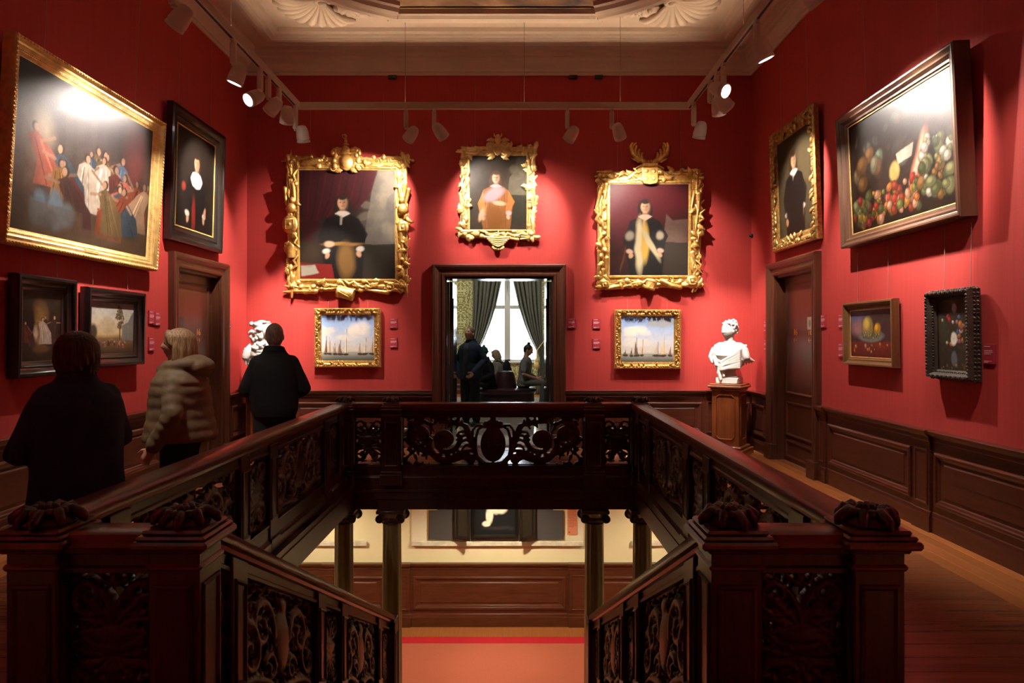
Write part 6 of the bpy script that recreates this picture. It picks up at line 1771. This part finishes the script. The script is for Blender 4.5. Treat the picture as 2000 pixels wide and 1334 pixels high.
# ================================================================ FIGURES
def head(mb, c, R, k=1.0, ears=True, nu=44, nv=34):
    """head with brow, sockets, nose, lips, chin and ears; faces local -y"""
    c = Vector(c); vv = []; ff = []
    def shape(dx, dy, dz):
        x, y, z = 0.074*dx, 0.095*dy, 0.117*dz
        t = max(0.0, -z/0.117)
        x *= 1-0.26*t**1.5
        y *= (1-0.42*t) if y > 0 else (1-0.02*t)
        if dy < 0.1:
            g = math.exp(-(x/0.0135)**2)
            if z < 0.014 and z > -0.042: y -= 0.027*g*((0.014-z)/0.042 if z > -0.028 else max(0, (z+0.042)/0.014))
            y += 0.010*math.exp(-((abs(x)-0.031)/0.014)**2-((z-0.006)/0.010)**2)
            y -= 0.005*math.exp(-((z-0.024)/0.009)**2)*math.exp(-(x/0.05)**2)
            y -= 0.006*math.exp(-(x/0.020)**2)*(math.exp(-((z+0.053)/0.0055)**2)+math.exp(-((z+0.067)/0.006)**2))
            y -= 0.009*math.exp(-(x/0.020)**2-((z+0.098)/0.014)**2)
            y -= 0.004*math.exp(-((abs(x)-0.040)/0.016)**2-((z+0.022)/0.018)**2)
        return R @ Vector((x*k, y*k, z*k))
    vv.append(c+shape(0,0,-1))
    for j in range(1, nv):
        ph = -PI/2+PI*j/nv
        for i in range(nu):
            th = 2*PI*i/nu
            vv.append(c+shape(math.cos(ph)*math.cos(th), math.cos(ph)*math.sin(th), math.sin(ph)))
    vv.append(c+shape(0,0,1))
    for i in range(nu): ff.append((0, 1+(i+1)%nu, 1+i))
    for j in range(nv-2):
        for i in range(nu):
            a = 1+j*nu+i; b = 1+j*nu+(i+1)%nu
            ff.append((a, b, b+nu, a+nu))
    tp = len(vv)-1; o = 1+(nv-2)*nu
    for i in range(nu): ff.append((o+i, o+(i+1)%nu, tp))
    mb.add(vv, ff)
    if ears:
        for s in (-1, 1):
            mb.ell(c+R @ Vector((s*0.075*k, 0.010*k, -0.008*k)), (0.012*k, 0.020*k, 0.032*k), R @ RZ(s*0.4), 10, 8)
    return mb
def loft(mb, rings, n=32, e=2.0):
    """closed loft through horizontal super-ellipses (cx, cy, z, rx, ry)"""
    vv = []; ff = []
    for (cx, cy, z, rx, ry) in rings:
        for k in range(n):
            a = 2*PI*k/n; ca, sa = math.cos(a), math.sin(a)
            vv.append((cx+rx*math.copysign(abs(ca)**(2/e), ca), cy+ry*math.copysign(abs(sa)**(2/e), sa), z))
    m = len(rings)
    for i in range(m-1):
        for k in range(n): ff.append((i*n+k, i*n+(k+1)%n, (i+1)*n+(k+1)%n, (i+1)*n+k))
    ff.append(tuple(range(n-1,-1,-1))); ff.append(tuple((m-1)*n+k for k in range(n)))
    return mb.add(vv, ff)
def densify(pts, rs, n=6):
    P_, R_ = [], []
    pts = [Vector(p) for p in pts]
    for i in range(len(pts)-1):
        for j in range(n):
            t = j/n; P_.append(pts[i].lerp(pts[i+1], t)); R_.append(rs[i]+(rs[i+1]-rs[i])*t)
    P_.append(pts[-1]); R_.append(rs[-1])
    return P_, R_
def hand(mb, wrist, d, side, k=1.0, curl=0.7):
    """palm, four unequal bent fingers and a thumb; d points down the hand, side towards the thumb"""
    w = Vector(wrist); d = Vector(d).normalized(); s = Vector(side); s = (s-d*s.dot(d)).normalized(); n = d.cross(s)
    mb.limb([w, w+d*0.04*k, w+d*0.085*k], [0.026*k, 0.034*k, 0.030*k], 10)
    mb.limb([w+d*0.03*k+s*0.018*k, w+d*0.085*k+s*0.022*k], [0.018*k, 0.016*k], 8); mb.limb([w+d*0.03*k-s*0.018*k, w+d*0.080*k-s*0.024*k], [0.018*k, 0.015*k], 8)
    for i, (o, L) in enumerate(((0.028,0.068),(0.010,0.078),(-0.010,0.072),(-0.028,0.056))):
        p0 = w+d*0.085*k+s*o*k; a = curl
        p1 = p0+(d*math.cos(a*0.4)+n*math.sin(a*0.4))*L*0.45*k
        p2 = p1+(d*math.cos(a)+n*math.sin(a))*L*0.33*k
        p3 = p2+(d*math.cos(a*1.6)+n*math.sin(a*1.6))*L*0.25*k
        mb.limb([p0, p1, p2, p3], [0.0098*k, 0.0092*k, 0.0085*k, 0.0075*k], 7)
    t0 = w+d*0.03*k+s*0.026*k
    mb.limb([t0, t0+(d*0.6+s*0.7+n*0.3)*0.04*k, t0+(d*0.95+s*0.65+n*0.5)*0.068*k], [0.013*k, 0.011*k, 0.009*k], 7)

def cloth(name, col, rough=0.85, sheen=0.0, bump=0.25, bscale=25):
    return plain(name, col, rough=rough, sheen=sheen, noise=0.15, nscale=14, bump=bump, bscale=bscale, spec=0.3)
def hair_mat(name, c1, c2):
    m, nt, b = _new(name)
    tc = nt.nodes.new('ShaderNodeTexCoord'); mp = nt.nodes.new('ShaderNodeMapping'); mp.inputs['Scale'].default_value = (70, 70, 6)
    n = nt.nodes.new('ShaderNodeTexNoise'); n.inputs['Scale'].default_value = 1.5; n.inputs['Detail'].default_value = 4
    nt.links.new(tc.outputs['Object'], mp.inputs[0]); nt.links.new(mp.outputs[0], n.inputs['Vector'])
    r = nt.nodes.new('ShaderNodeValToRGB'); r.color_ramp.elements[0].color = (*c1,1); r.color_ramp.elements[1].color = (*c2,1)
    r.color_ramp.elements[0].position = 0.35; r.color_ramp.elements[1].position = 0.68
    nt.links.new(n.outputs['Fac'], r.inputs['Fac']); nt.links.new(r.outputs['Color'], b.inputs['Base Color'])
    b.inputs['Roughness'].default_value = 0.45
    bp = nt.nodes.new('ShaderNodeBump'); bp.inputs['Strength'].default_value = 0.7; bp.inputs['Distance'].default_value = 0.01
    nt.links.new(n.outputs['Fac'], bp.inputs['Height']); nt.links.new(bp.outputs['Normal'], b.inputs['Normal'])
    return m
EYEW = plain('eye', (0.05, 0.035, 0.03), rough=0.25)

def person(label, loc, rz, H, outfit, sit=None, elbows=None, wrists=None, yaw=0.0, pitch=0.0, hair=None, hairm=None, hem=0.86,
           jacket=None, jm=None, tm=None, shoe=None, quilt=0.0, sleeve='long', hood=False, collar=True, bulk=1.0, lean=0.0, hands=True, fold=0.007, hdir=None, voxel=0.0062):
    """one fused body with clothing and hair as parts; faces local -y"""
    k = H/1.70
    t = thing('person', label, 'person', loc, rz, 'visitors')
    dz = 0.0
    hipz = 0.90*k
    if sit is not None: hipz = sit+0.095*k; dz = hipz-0.90*k
    def T(x, y, z):                                     # upper body point, leaning forward about the hips
        z = z*k; y = y*k
        ang = lean; q = z-0.90*k
        return Vector((x*k, y-math.sin(ang)*max(q,0), 0.90*k+q*(math.cos(ang) if q > 0 else 1)+dz))
    sh = [T(s*0.150, 0.0, 1.340) for s in (-1, 1)]
    elbows = elbows or [(-0.255,0.04,1.10),(0.255,0.04,1.10)]; wrists = wrists or [(-0.25,-0.06,0.87),(0.25,-0.06,0.87)]
    el = [T(*e) for e in elbows]; wr = [T(*w) for w in wrists]
    if sit is None:
        hip = [Vector((s*0.09*k,0,0.90*k)) for s in (-1,1)]; kn = [Vector((s*0.10*k,-0.015*k,0.49*k)) for s in (-1,1)]; an = [Vector((s*0.105*k,0.025*k,0.09*k)) for s in (-1,1)]
    else:
        hip = [Vector((s*0.09*k,0,hipz)) for s in (-1,1)]; kn = [Vector((s*0.11*k,-0.44*k,hipz+0.01)) for s in (-1,1)]; an = [Vector((s*0.11*k,-0.40*k,0.09*k)) for s in (-1,1)]
    # ---- body
    b = MB()
    hc = T(0, -0.02, 1.583)
    Rh = RZ(yaw) @ RXm(pitch-lean*0.0)
    head(b, hc, Rh, k*1.0)
    b.limb([T(0,0.015,1.40), T(0,0.01,1.47), hc+Rh @ Vector((0,0.02*k,-0.06*k))], [0.065*k,0.056*k,0.056*k], 14)
    loft(b, [(T(0,0,z).x, T(0,0,z).y, T(0,0,z).z, rx*k, ry*k) for z, rx, ry in ((0.84,0.13,0.095),(0.92,0.155,0.10),(1.05,0.125,0.09),(1.20,0.145,0.10),(1.33,0.155,0.095),(1.40,0.12,0.07),(1.43,0.06,0.05))], 24)
    for i in range(2):
        b.limb([sh[i], el[i], wr[i]], [0.048*k,0.038*k,0.026*k], 12)
        b.limb([hip[i], kn[i], an[i]], [0.075*k,0.052*k,0.036*k], 12)
        b.limb([an[i]+Vector((0,0.03*k,-0.045*k)), an[i]+Vector((0,-0.14*k,-0.055*k))], [0.038*k,0.034*k], 10)
        if hands:
            dd = (wr[i]-el[i]).normalized() if hdir is None else Vector(hdir)
            s_ = Vector((0,-1,0)) if abs(dd.z) > 0.6 else Vector((0,0,1))
            hand(b, wr[i]+dd*0.01, dd, s_, k, 0.7)
    put('body', remesh(b, voxel, 1, 'body', 0.3), SKIN, t)
    e = MB()
    for s in (-1,1): e.ell(hc+Rh @ Vector((s*0.031*k,-0.079*k,0.006*k)), (0.011*k,0.008*k,0.007*k), Rh, 8, 6)
    e.build('eyes', EYEW, t, smooth=True)
    # ---- trousers
    tr = MB()
    for i in range(2):
        tr.limb([hip[i]+Vector((0,0,0.02)), kn[i], an[i]+Vector((0,0,0.02*k))], [0.105*k,0.080*k,0.072*k], 16)
    loft(tr, [(0,0,hipz-0.10*k,0.14*k,0.115*k),(0,0,hipz-0.02,0.185*k,0.135*k),(0,0,hipz+0.06*k,0.175*k,0.13*k),(0,0,hipz+0.14*k,0.15*k,0.11*k)], 28)
    put('trousers', remesh(tr, 0.013, 3, 'trousers'), tm, t)
    # ---- shoes
    for i in range(2):
        sm = MB(); sm.limb([an[i]+Vector((0,0.04*k,-0.050*k)), an[i]+Vector((0,-0.06*k,-0.048*k)), an[i]+Vector((0,-0.16*k,-0.055*k))], [0.043*k,0.045*k,0.036*k], 12)
        sm.v = [(x, y, max(z, 0.002)) for x, y, z in sm.v]
        sm.build('shoe', shoe or BLACKM, t, smooth=True)
    # ---- upper garment
    j = MB(); B = bulk
    prof = jacket or [(hem,0.215,0.165),(0.95,0.205,0.158),(1.08,0.195,0.150),(1.22,0.205,0.155),(1.32,0.205,0.150),(1.385,0.175,0.125),(1.425,0.115,0.095),(1.45,0.085,0.080)]
    zs, out = [], []
    zlo, zhi = prof[0][0], prof[-1][0]
    N = 46
    for i in range(N+1):
        z = zlo+(zhi-zlo)*i/N
        rx = np.interp(z, [p_[0] for p_ in prof], [p_[1] for p_ in prof]); ry = np.interp(z, [p_[0] for p_ in prof], [p_[2] for p_ in prof])
        q = quilt*(abs(math.sin(PI*(z-zlo)/0.080))**0.6-0.6) if quilt and z < 1.36 else 0.0
        c = T(0, 0.0, z)
        out.append((c.x, c.y, c.z, (rx*B+q)*k, (ry*B+q)*k))
    loft(j, out, 40, 2.3)
    for i in range(2):
        up, lo_ = (0.068, 0.052) if sleeve == 'long' else (0.070, 0.062)
        if sleeve == 'long': P_, R_ = densify([sh[i], el[i], wr[i]], [up*B*k, (0.060*B)*k, lo_*B*k], 14)
        else: P_, R_ = densify([sh[i], sh[i].lerp(el[i], 0.75)], [up*k, lo_*k], 6)
        if quilt: R_ = [r_+quilt*k*(abs(math.sin(PI*ii/3.6))**0.6-0.5) for ii, r_ in enumerate(R_)]
        j.limb(P_, R_, 16)
        j.ell(sh[i]+Vector((0,0,-0.015*k)), (0.070*k*B,0.078*k*B,0.066*k*B), None, 14, 10)
    if collar:
        c0 = T(0, 0.012, 1.44)
        j.tube([c0+Vector((0.085*k*math.cos(a), 0.075*k*math.sin(a), 0.012*math.sin(a))) for a in [2*PI*q/20 for q in range(21)]], 0.022*k, 8, cap=False)
        j.tube([c0+Vector((0.080*k*math.cos(a), 0.070*k*math.sin(a), 0.035+0.012*math.sin(a))) for a in [2*PI*q/20 for q in range(21)]], 0.016*k, 8, cap=False)
    if hood:
        j.ell(T(0,0.135,1.415), (0.140*k,0.098*k,0.075*k), RXm(0.35), 18, 12); j.ell(T(0,0.10,1.45), (0.130*k,0.09*k,0.062*k), RXm(0.2), 18, 12)
        for s in (-1,1): j.limb([T(s*0.115,0.09,1.44), T(s*0.115,-0.03,1.43), T(s*0.06,-0.12,1.41)], [0.045*k,0.038*k,0.028*k], 12)
    jme = remesh(j, 0.0105, 3, outfit, 0.45)
    if fold:                                             # soft creases in the cloth
        nv_ = len(jme.vertices); co = np.empty(nv_*3, np.float32); nr = np.empty(nv_*3, np.float32)
        jme.vertices.foreach_get('co', co); jme.vertices.foreach_get('normal', nr)
        co = co.reshape(-1,3); nr = nr.reshape(-1,3)
        w_ = np.array([mnoise.noise((x*7+H, y*7, z*4.2))+0.5*mnoise.noise((x*15, y*15+H, z*11)) for x, y, z in co.tolist()], np.float32)
        jme.vertices.foreach_set('co', (co+nr*(fold*w_)[:,None]).ravel()); jme.update()
    put(outfit, jme, jm, t)
    # ---- hair
    hm = MB()
    def hp(x, y, z): return hc+Rh @ Vector((x*k, y*k, z*k))
    if hair == 'bob':                                    # chin-length, swelling out at the back
        hm.ell(hp(0,0.014,0.022), (0.092*k,0.110*k,0.104*k), Rh, 22, 16)
        for a_ in range(0, 9):
            a = math.radians(-10+a_*25)
            x, y = 0.080*math.cos(a), 0.018+0.092*math.sin(a)
            hm.limb([hp(x*0.86,y*0.88,0.055), hp(x*1.0,y*1.0,-0.03), hp(x*1.06,y*1.02,-0.105), hp(x*0.98,y*0.92,-0.142)], [0.022*k,0.030*k,0.028*k,0.015*k], 10)
        for s in (-1,1): hm.limb([hp(s*0.03,-0.070,0.085), hp(s*0.055,-0.070,0.055), hp(s*0.076,-0.040,0.0)], [0.020*k,0.016*k,0.012*k], 8)
        hm.limb([hp(-0.05,-0.070,0.068), hp(0,-0.082,0.072), hp(0.05,-0.070,0.068)], 0.016*k, 8)
    elif hair == 'full':                                 # thick short hair covering the nape
        hm.ell(hp(0,0.022,0.014), (0.118*k,0.128*k,0.118*k), Rh, 22, 16); hm.ell(hp(0,0.045,-0.035), (0.114*k,0.094*k,0.104*k), Rh, 20, 14); hm.ell(hp(0,0.055,-0.10), (0.078*k,0.052*k,0.064*k), Rh, 16, 12)
        rr = random.Random(5)
        for q in range(34):
            a = rr.uniform(-0.3, PI+0.3); zz = rr.uniform(-0.10,0.02); r_ = math.sqrt(max(0.1,1-(zz/0.15)**2))
            hm.limb([hp(0.104*r_*math.cos(a),0.022+0.114*r_*math.sin(a),zz*0.9+0.02), hp(0.112*r_*math.cos(a+0.12),0.022+0.120*r_*math.sin(a+0.12),zz*0.9-0.04)], [0.014*k,0.009*k], 7)
    elif hair == 'short':
        hm.ell(hp(0,0.012,0.026), (0.080*k,0.099*k,0.098*k), Rh, 22, 16); hm.ell(hp(0,0.040,-0.025), (0.074*k,0.062*k,0.075*k), Rh, 18, 12)
    elif hair == 'bun':
        hm.ell(hp(0,0.016,0.024), (0.081*k,0.098*k,0.099*k), Rh, 22, 16); hm.ell(hp(0,0.035,0.135), (0.038*k,0.038*k,0.034*k), Rh, 14, 10); hm.ell(hp(0,0.05,-0.02), (0.066*k,0.048*k,0.062*k), Rh, 16, 12)
    elif hair == 'hat':
        hm.ell(hp(0,0.010,0.040), (0.088*k,0.106*k,0.105*k), Rh, 22, 16); hm.tube([hp(0.088*math.cos(a),0.010+0.106*math.sin(a),0.025) for a in [2*PI*q/24 for q in range(25)]], 0.016*k, 8, cap=False); hm.ell(hp(0,0.02,0.150), (0.03*k,)*3, Rh, 12, 8)
    if hm.v:
        # trim hair away from the face
        me = remesh(hm, 0.0075, 2, 'hair', 0.4)
        put('knit_hat' if hair == 'hat' else 'hair', me, hairm, t)
    return t, T, hc, Rh, k

NAVY = cloth('navy_wool', (0.017, 0.032, 0.062)); BEIGE = cloth('khaki_padded_nylon', (0.165, 0.115, 0.062), rough=0.6, bump=0.5, bscale=14); BLACKC = cloth('black_padded_cloth', (0.0035, 0.0036, 0.0045), bump=0.4)
DENIM = cloth('dark_denim', (0.016, 0.026, 0.045)); DTRO = cloth('charcoal_cloth', (0.014, 0.014, 0.016)); SALNAVY = cloth('salon_navy_cloth', (0.012, 0.022, 0.050)); GREYT = cloth('grey_jersey', (0.17, 0.165, 0.17)); GREYTR = cloth('grey_cotton', (0.10, 0.10, 0.098))
SHIRT = cloth('checked_shirt', (0.05, 0.05, 0.055)); GREYJ = cloth('pale_grey_jacket', (0.20, 0.19, 0.18))
H_BROWN = hair_mat('dark_auburn_hair', (0.010,0.004,0.003), (0.040,0.014,0.009)); H_BLOND = hair_mat('ash_blond_hair', (0.20,0.115,0.05), (0.46,0.30,0.15)); H_GREY = hair_mat('grey_brown_hair', (0.075,0.055,0.040), (0.24,0.18,0.135))
H_DARK = hair_mat('dark_hair', (0.006,0.005,0.005), (0.02,0.016,0.014)); H_PALE = hair_mat('pale_blond_hair', (0.22,0.17,0.10), (0.42,0.34,0.22)); HATG = cloth('green_knit', (0.012,0.045,0.028))
R_ = math.radians
coatp = [(0.62,0.235,0.190),(0.80,0.228,0.185),(0.95,0.222,0.180),(1.08,0.218,0.175),(1.22,0.230,0.172),(1.31,0.222,0.158),(1.37,0.178,0.128),(1.42,0.115,0.098),(1.46,0.082,0.082)]
person('visitor in a dark navy coat with thick auburn hair, seen from behind', (-2.19, 3.66, 0), R_(-140), 1.625, 'coat', elbows=[(-0.225,-0.02,1.08),(0.285,0.03,1.03)], wrists=[(-0.08,-0.20,1.05),(0.14,-0.20,1.02)],
       hair='full', hairm=H_BROWN, jacket=coatp, jm=NAVY, tm=DTRO, bulk=1.04, pitch=0.08, voxel=0.009, fold=0.010)
puffp = [(0.895,0.240,0.232),(0.98,0.232,0.220),(1.10,0.215,0.195),(1.22,0.215,0.185),(1.32,0.210,0.170),(1.385,0.180,0.135),(1.425,0.130,0.115),(1.47,0.105,0.105)]
bt, bT, *_ = person('visitor in a khaki hooded puffer jacket with blond bob, looking up at the left wall', (-2.15, 4.72, 0), R_(-84), 1.665, 'puffer_jacket', elbows=[(-0.255,0.04,1.10),(0.262,0.04,1.10)], wrists=[(-0.24,-0.06,0.89),(0.250,-0.085,0.89)],
       hair='bob', hairm=H_BLOND, jacket=puffp, jm=BEIGE, tm=DENIM, quilt=0.010, hood=True, pitch=-0.10, yaw=0.28, bulk=1.05)
MB().tube([bT(0.0,-0.236,0.91), bT(0.0,-0.212,1.05), bT(0.0,-0.190,1.25), bT(0.0,-0.160,1.33), bT(0.0,-0.125,1.40)], 0.010, 6).build('zip', plain('brown_zip_tape',(0.06,0.035,0.02),0.6), bt, smooth=True)
jackp = [(0.84,0.185,0.160),(0.90,0.205,0.170),(1.02,0.208,0.172),(1.15,0.204,0.168),(1.26,0.200,0.158),(1.33,0.185,0.145),(1.385,0.150,0.120),(1.43,0.105,0.098),(1.47,0.088,0.086)]
person('visitor in a black jacket with short grey hair, back turned before the back left bust', (-2.06, 6.32, 0), R_(-160), 1.735, 'jacket', elbows=[(-0.265,0.02,1.09),(0.255,0.02,1.09)], wrists=[(-0.15,-0.20,1.00),(0.15,-0.20,1.00)],
       hair='short', hairm=H_GREY, jacket=jackp, jm=BLACKC, tm=DTRO, bulk=1.03, voxel=0.009)
# salon visitors
mt, mT, mhc, mR, mk = person('man in a navy jacket standing in the doorway, looking up', (-0.58, 12.2, 0), R_(-28), 1.80, 'jacket', elbows=[(-0.27,0.04,1.12),(0.27,0.04,1.12)], wrists=[(-0.25,-0.06,0.86),(0.19,-0.20,0.93)],
       hair='short', hairm=H_GREY, jm=SALNAVY, tm=DTRO, pitch=-0.35, yaw=-0.15, hem=0.80, bulk=1.0)
m = MB(); loft(m, [(mT(0,-0.10,z).x, mT(0,-0.10,z).y, mT(0,-0.10,z).z, r_, 0.09) for z, r_ in ((0.88,0.055),(1.1,0.06),(1.3,0.055),(1.42,0.03))], 16); m.build('shirt', SHIRT, mt, smooth=True)
person('seated visitor in black with a green knit hat, beside the standing man', (-0.31, 13.66, 0), R_(-60), 1.62, 'coat', sit=0.56, elbows=[(-0.25,0.0,1.12),(0.25,0.0,1.12)], wrists=[(-0.12,-0.24,1.02),(0.12,-0.26,1.0)], hair='hat', hairm=HATG, jm=BLACKC, tm=DTRO, lean=0.15, voxel=0.009)
ft, fT, *_ = person('seated visitor with pale hair and grey jacket behind the sofa backrest', (-0.06, 14.46, 0), R_(-100), 1.50, 'jacket', sit=0.56, elbows=[(-0.24,-0.02,1.12),(0.24,-0.02,1.12)], wrists=[(-0.12,-0.25,1.05),(0.12,-0.25,1.05)], hair='bob', hairm=H_PALE, jm=GREYJ, tm=DTRO, lean=0.18, pitch=0.2)
m = MB(); m.ell(fT(0,0.20,1.24), (0.13,0.085,0.18), None, 16, 12); m.ell(fT(0,0.26,1.18), (0.10,0.05,0.10), None, 14, 10)
for s in (-1,1): m.tube([fT(s*0.09,0.13,1.38), fT(s*0.12,0.02,1.44), fT(s*0.12,-0.12,1.36), fT(s*0.11,-0.14,1.22)], 0.014, 6)
m.build('backpack', cloth('black_backpack', (0.012,0.012,0.013)), ft, smooth=True)
gt, gT, *_ = person('seated woman with hair bun and grey t-shirt, looking at her phone', (0.42, 13.93, 0), R_(78), 1.72, 't_shirt', sit=0.56, elbows=[(-0.24,-0.02,1.10),(0.24,-0.02,1.10)], wrists=[(-0.10,-0.27,1.00),(0.10,-0.27,1.00)], hair='bun', hairm=H_DARK, jm=GREYT, tm=GREYTR, sleeve='short', collar=False, lean=0.12, pitch=0.32,
       jacket=[(0.84,0.190,0.140),(0.95,0.180,0.135),(1.08,0.165,0.125),(1.22,0.180,0.130),(1.32,0.180,0.122),(1.385,0.155,0.10),(1.425,0.10,0.08),(1.44,0.075,0.068)])
gp = gt.matrix_basis @ gT(0,-0.36,1.00)
a_ = R_(78)
ph = thing('phone', 'dark phone held by the seated woman with hair bun', 'phone', (0.42+0.41*math.sin(a_)+0.0, 13.93-0.41*math.cos(a_), gp.z-0.005), a_, rx=R_(-30))
MB().cbox(-0.038,-0.075,-0.005,0.038,0.075,0.005,0.004).build('body', BLACKM, ph); MB().box(-0.034,-0.068,0.005,0.034,0.068,0.006).build('screen', emit('phone_screen', (0.5,0.6,0.8), 0.6), ph)
person('visitor in a dark coat mostly hidden by the doorway jamb', (-1.40, 13.5, 0), R_(170), 1.72, 'coat', hair='full', hairm=H_DARK, jacket=coatp, jm=BLACKC, tm=DTRO, hands=False, voxel=0.01)

# ================================================================ MARBLE BUSTS
def socle(t):
    m = MB(); m.cbox(-0.15,-0.13,0,0.15,0.13,0.085,0.008); m.cbox(-0.125,-0.11,0.085,0.125,0.11,0.105,0.008)
    loft(m, [(0,0,0.10,0.105,0.095),(0,0,0.13,0.085,0.075),(0,0,0.17,0.075,0.068),(0,0,0.205,0.085,0.075)], 20, 3)
    m.build('socle', MARBLE, t, angle=40)
def bust(x, y, rz, label, kind):
    t = thing('marble_bust', label, 'bust', (x, y, 0.97), rz, 'marble busts')
    socle(t)
    b = MB(); rr = random.Random(6 if kind == 'cloak' else 9)
    loft(b, [(0,0.0,0.17,0.07,0.065),(0,0,0.23,0.11,0.10),(0,0,0.31,0.155,0.125),(0,-0.01,0.39,0.190,0.145),(0,0,0.45,0.205,0.135),(0,0.005,0.50,0.185,0.115),(0,0.01,0.545,0.12,0.09),(0,0.01,0.585,0.07,0.065)], 36, 2.3)
    for s in (-1,1): b.limb([(s*0.13,0,0.475),(s*0.195,0.0,0.445),(s*0.225,-0.01,0.37)], [0.068,0.072,0.058], 14)
    yaw = -0.55 if kind == 'cloak' else 0.75
    b.limb([(0,0.01,0.55),(0,0.0,0.62),(0,-0.005,0.67)], [0.070,0.062,0.06], 14)
    hc = Vector((0,-0.015,0.735)); R = RZ(yaw)
    HK = 1.14
    head(b, hc, R, HK)
    put('figure', remesh(b, 0.0062, 2, 'figure', 0.35), MARBLE, t)
    h = MB()
    def hp(x_, y_, z_): return hc+R @ Vector((x_*HK*0.96,y_*HK*0.96,z_*HK*0.96))
    if kind == 'cloak':                                       # close curls
        h.ell(hp(0,0.020,0.030), (0.084,0.102,0.098), R, 20, 14)
        for q in range(60):
            a = rr.uniform(-0.25, PI+0.25); zz = rr.uniform(-0.05,0.115); r_ = math.sqrt(max(0.05,1-(zz/0.14)**2))
            h.ell(hp(0.086*r_*math.cos(a),0.016+0.102*r_*math.sin(a),zz+0.015), (0.020,0.020,0.018), R, 8, 6)
        for q in range(9): h.ell(hp(-0.064+0.016*q,-0.058+0.0010*(q-4)**2,0.092+rr.uniform(-.006,.006)), (0.016,0.014,0.014), R, 8, 6)
    else:                                                     # long curled wig
        h.ell(hp(0,0.020,0.035), (0.095,0.110,0.105), R, 20, 14)
        for s in (-1,1):
            for q in range(34):
                zz = rr.uniform(-0.26,0.08); yy = rr.uniform(-0.035,0.10)
                h.ell(hp(s*(0.095+0.03*rr.random()+0.02*(zz < -0.1)), yy, zz), (0.034,0.034,0.036), R, 8, 6)
        for q in range(22): h.ell(hp(rr.uniform(-0.08,0.08),0.10+rr.uniform(-.02,.03),rr.uniform(-0.20,0.08)), (0.036,0.034,0.036), R, 8, 6)
        for q in range(9): h.ell(hp(-0.072+0.018*q,-0.055+0.0012*(q-4)**2,0.100), (0.020,0.020,0.020), R, 8, 6)
    put('hair', remesh(h, 0.0062, 1, 'hair', 0.3), MARBLE, t)
    d = MB()
    if kind == 'cloak':                                       # cloak folds wrapped over one shoulder
        for q in range(9):
            z0 = 0.535-0.030*q; z1 = 0.30-0.012*q+0.025*math.sin(q*1.7)
            d.limb([(0.25-0.006*q,0.03,z0),(0.19,-0.10,z0-0.06),(0.06,-0.155,(z0+z1)/2-0.03),(-0.08,-0.150,z1),(-0.19,-0.07,z1+0.03),(-0.245,0.02,z1+0.10)], [0.022,0.024,0.022,0.020,0.018,0.012], 9)
        for q in range(6): d.limb([(0.16+0.022*q,-0.07+0.02*q,0.44-0.01*q),(0.21+0.022*q,-0.06+0.03*q,0.34),(0.20+0.03*q,-0.04+0.035*q,0.26+0.012*q)], [0.022,0.022,0.012], 8)
        for s in (-1,1): d.limb([(s*0.09,0.02,0.555),(s*0.17,0.0,0.545),(s*0.23,0.01,0.525)], [0.030,0.036,0.026], 10)
        d.limb([(-0.20,-0.06,0.36),(-0.16,-0.10,0.27),(-0.10,-0.09,0.22)], [0.05,0.04,0.03], 10); d.limb([(-0.10,-0.08,0.26),(-0.12,-0.12,0.16),(-0.09,-0.13,0.07)], [0.035,0.040,0.026], 10); d.limb([(-0.07,-0.10,0.20),(-0.04,-0.13,0.12)], [0.03,0.02], 9)
        d.limb([(-0.25,-0.03,0.45),(-0.285,-0.03,0.38),(-0.25,-0.05,0.31)], [0.05,0.048,0.035], 10)
    else:                                                     # breastplate bands, lace jabot and cloak
        for q in range(7): d.limb([(-0.25,0.02,0.50-0.034*q),(-0.12,-0.13,0.46-0.036*q),(0,-0.158,0.45-0.036*q),(0.12,-0.13,0.46-0.036*q),(0.25,0.02,0.50-0.034*q)], [0.020,0.017,0.017,0.017,0.020], 9)
        for q in range(14): d.ell((rr.uniform(-.05,.05),-0.135+rr.uniform(-.02,.01),0.57-0.010*q), (0.026,0.018,0.016), None, 8, 6)
        for s in (-1,1):
            for q in range(5): d.limb([(s*0.20,0.0,0.54-0.02*q),(s*0.29,-0.01,0.46-0.025*q),(s*0.27,-0.03,0.36-0.02*q)], [0.028,0.026,0.016], 8)
    d.v = [(x_*0.86, y_, z_-0.012) for x_, y_, z_ in d.v]
    put('drapery', remesh(d, 0.0066, 2, 'drapery', 0.35), MARBLE, t)
    return t
bust(PRX, PRY, PRZ, 'white marble bust wrapped in a cloak, in the back right corner', 'cloak')
bust(PLX, PLY, PLZ, 'white marble bust with long curled wig, in the back left corner', 'wig')
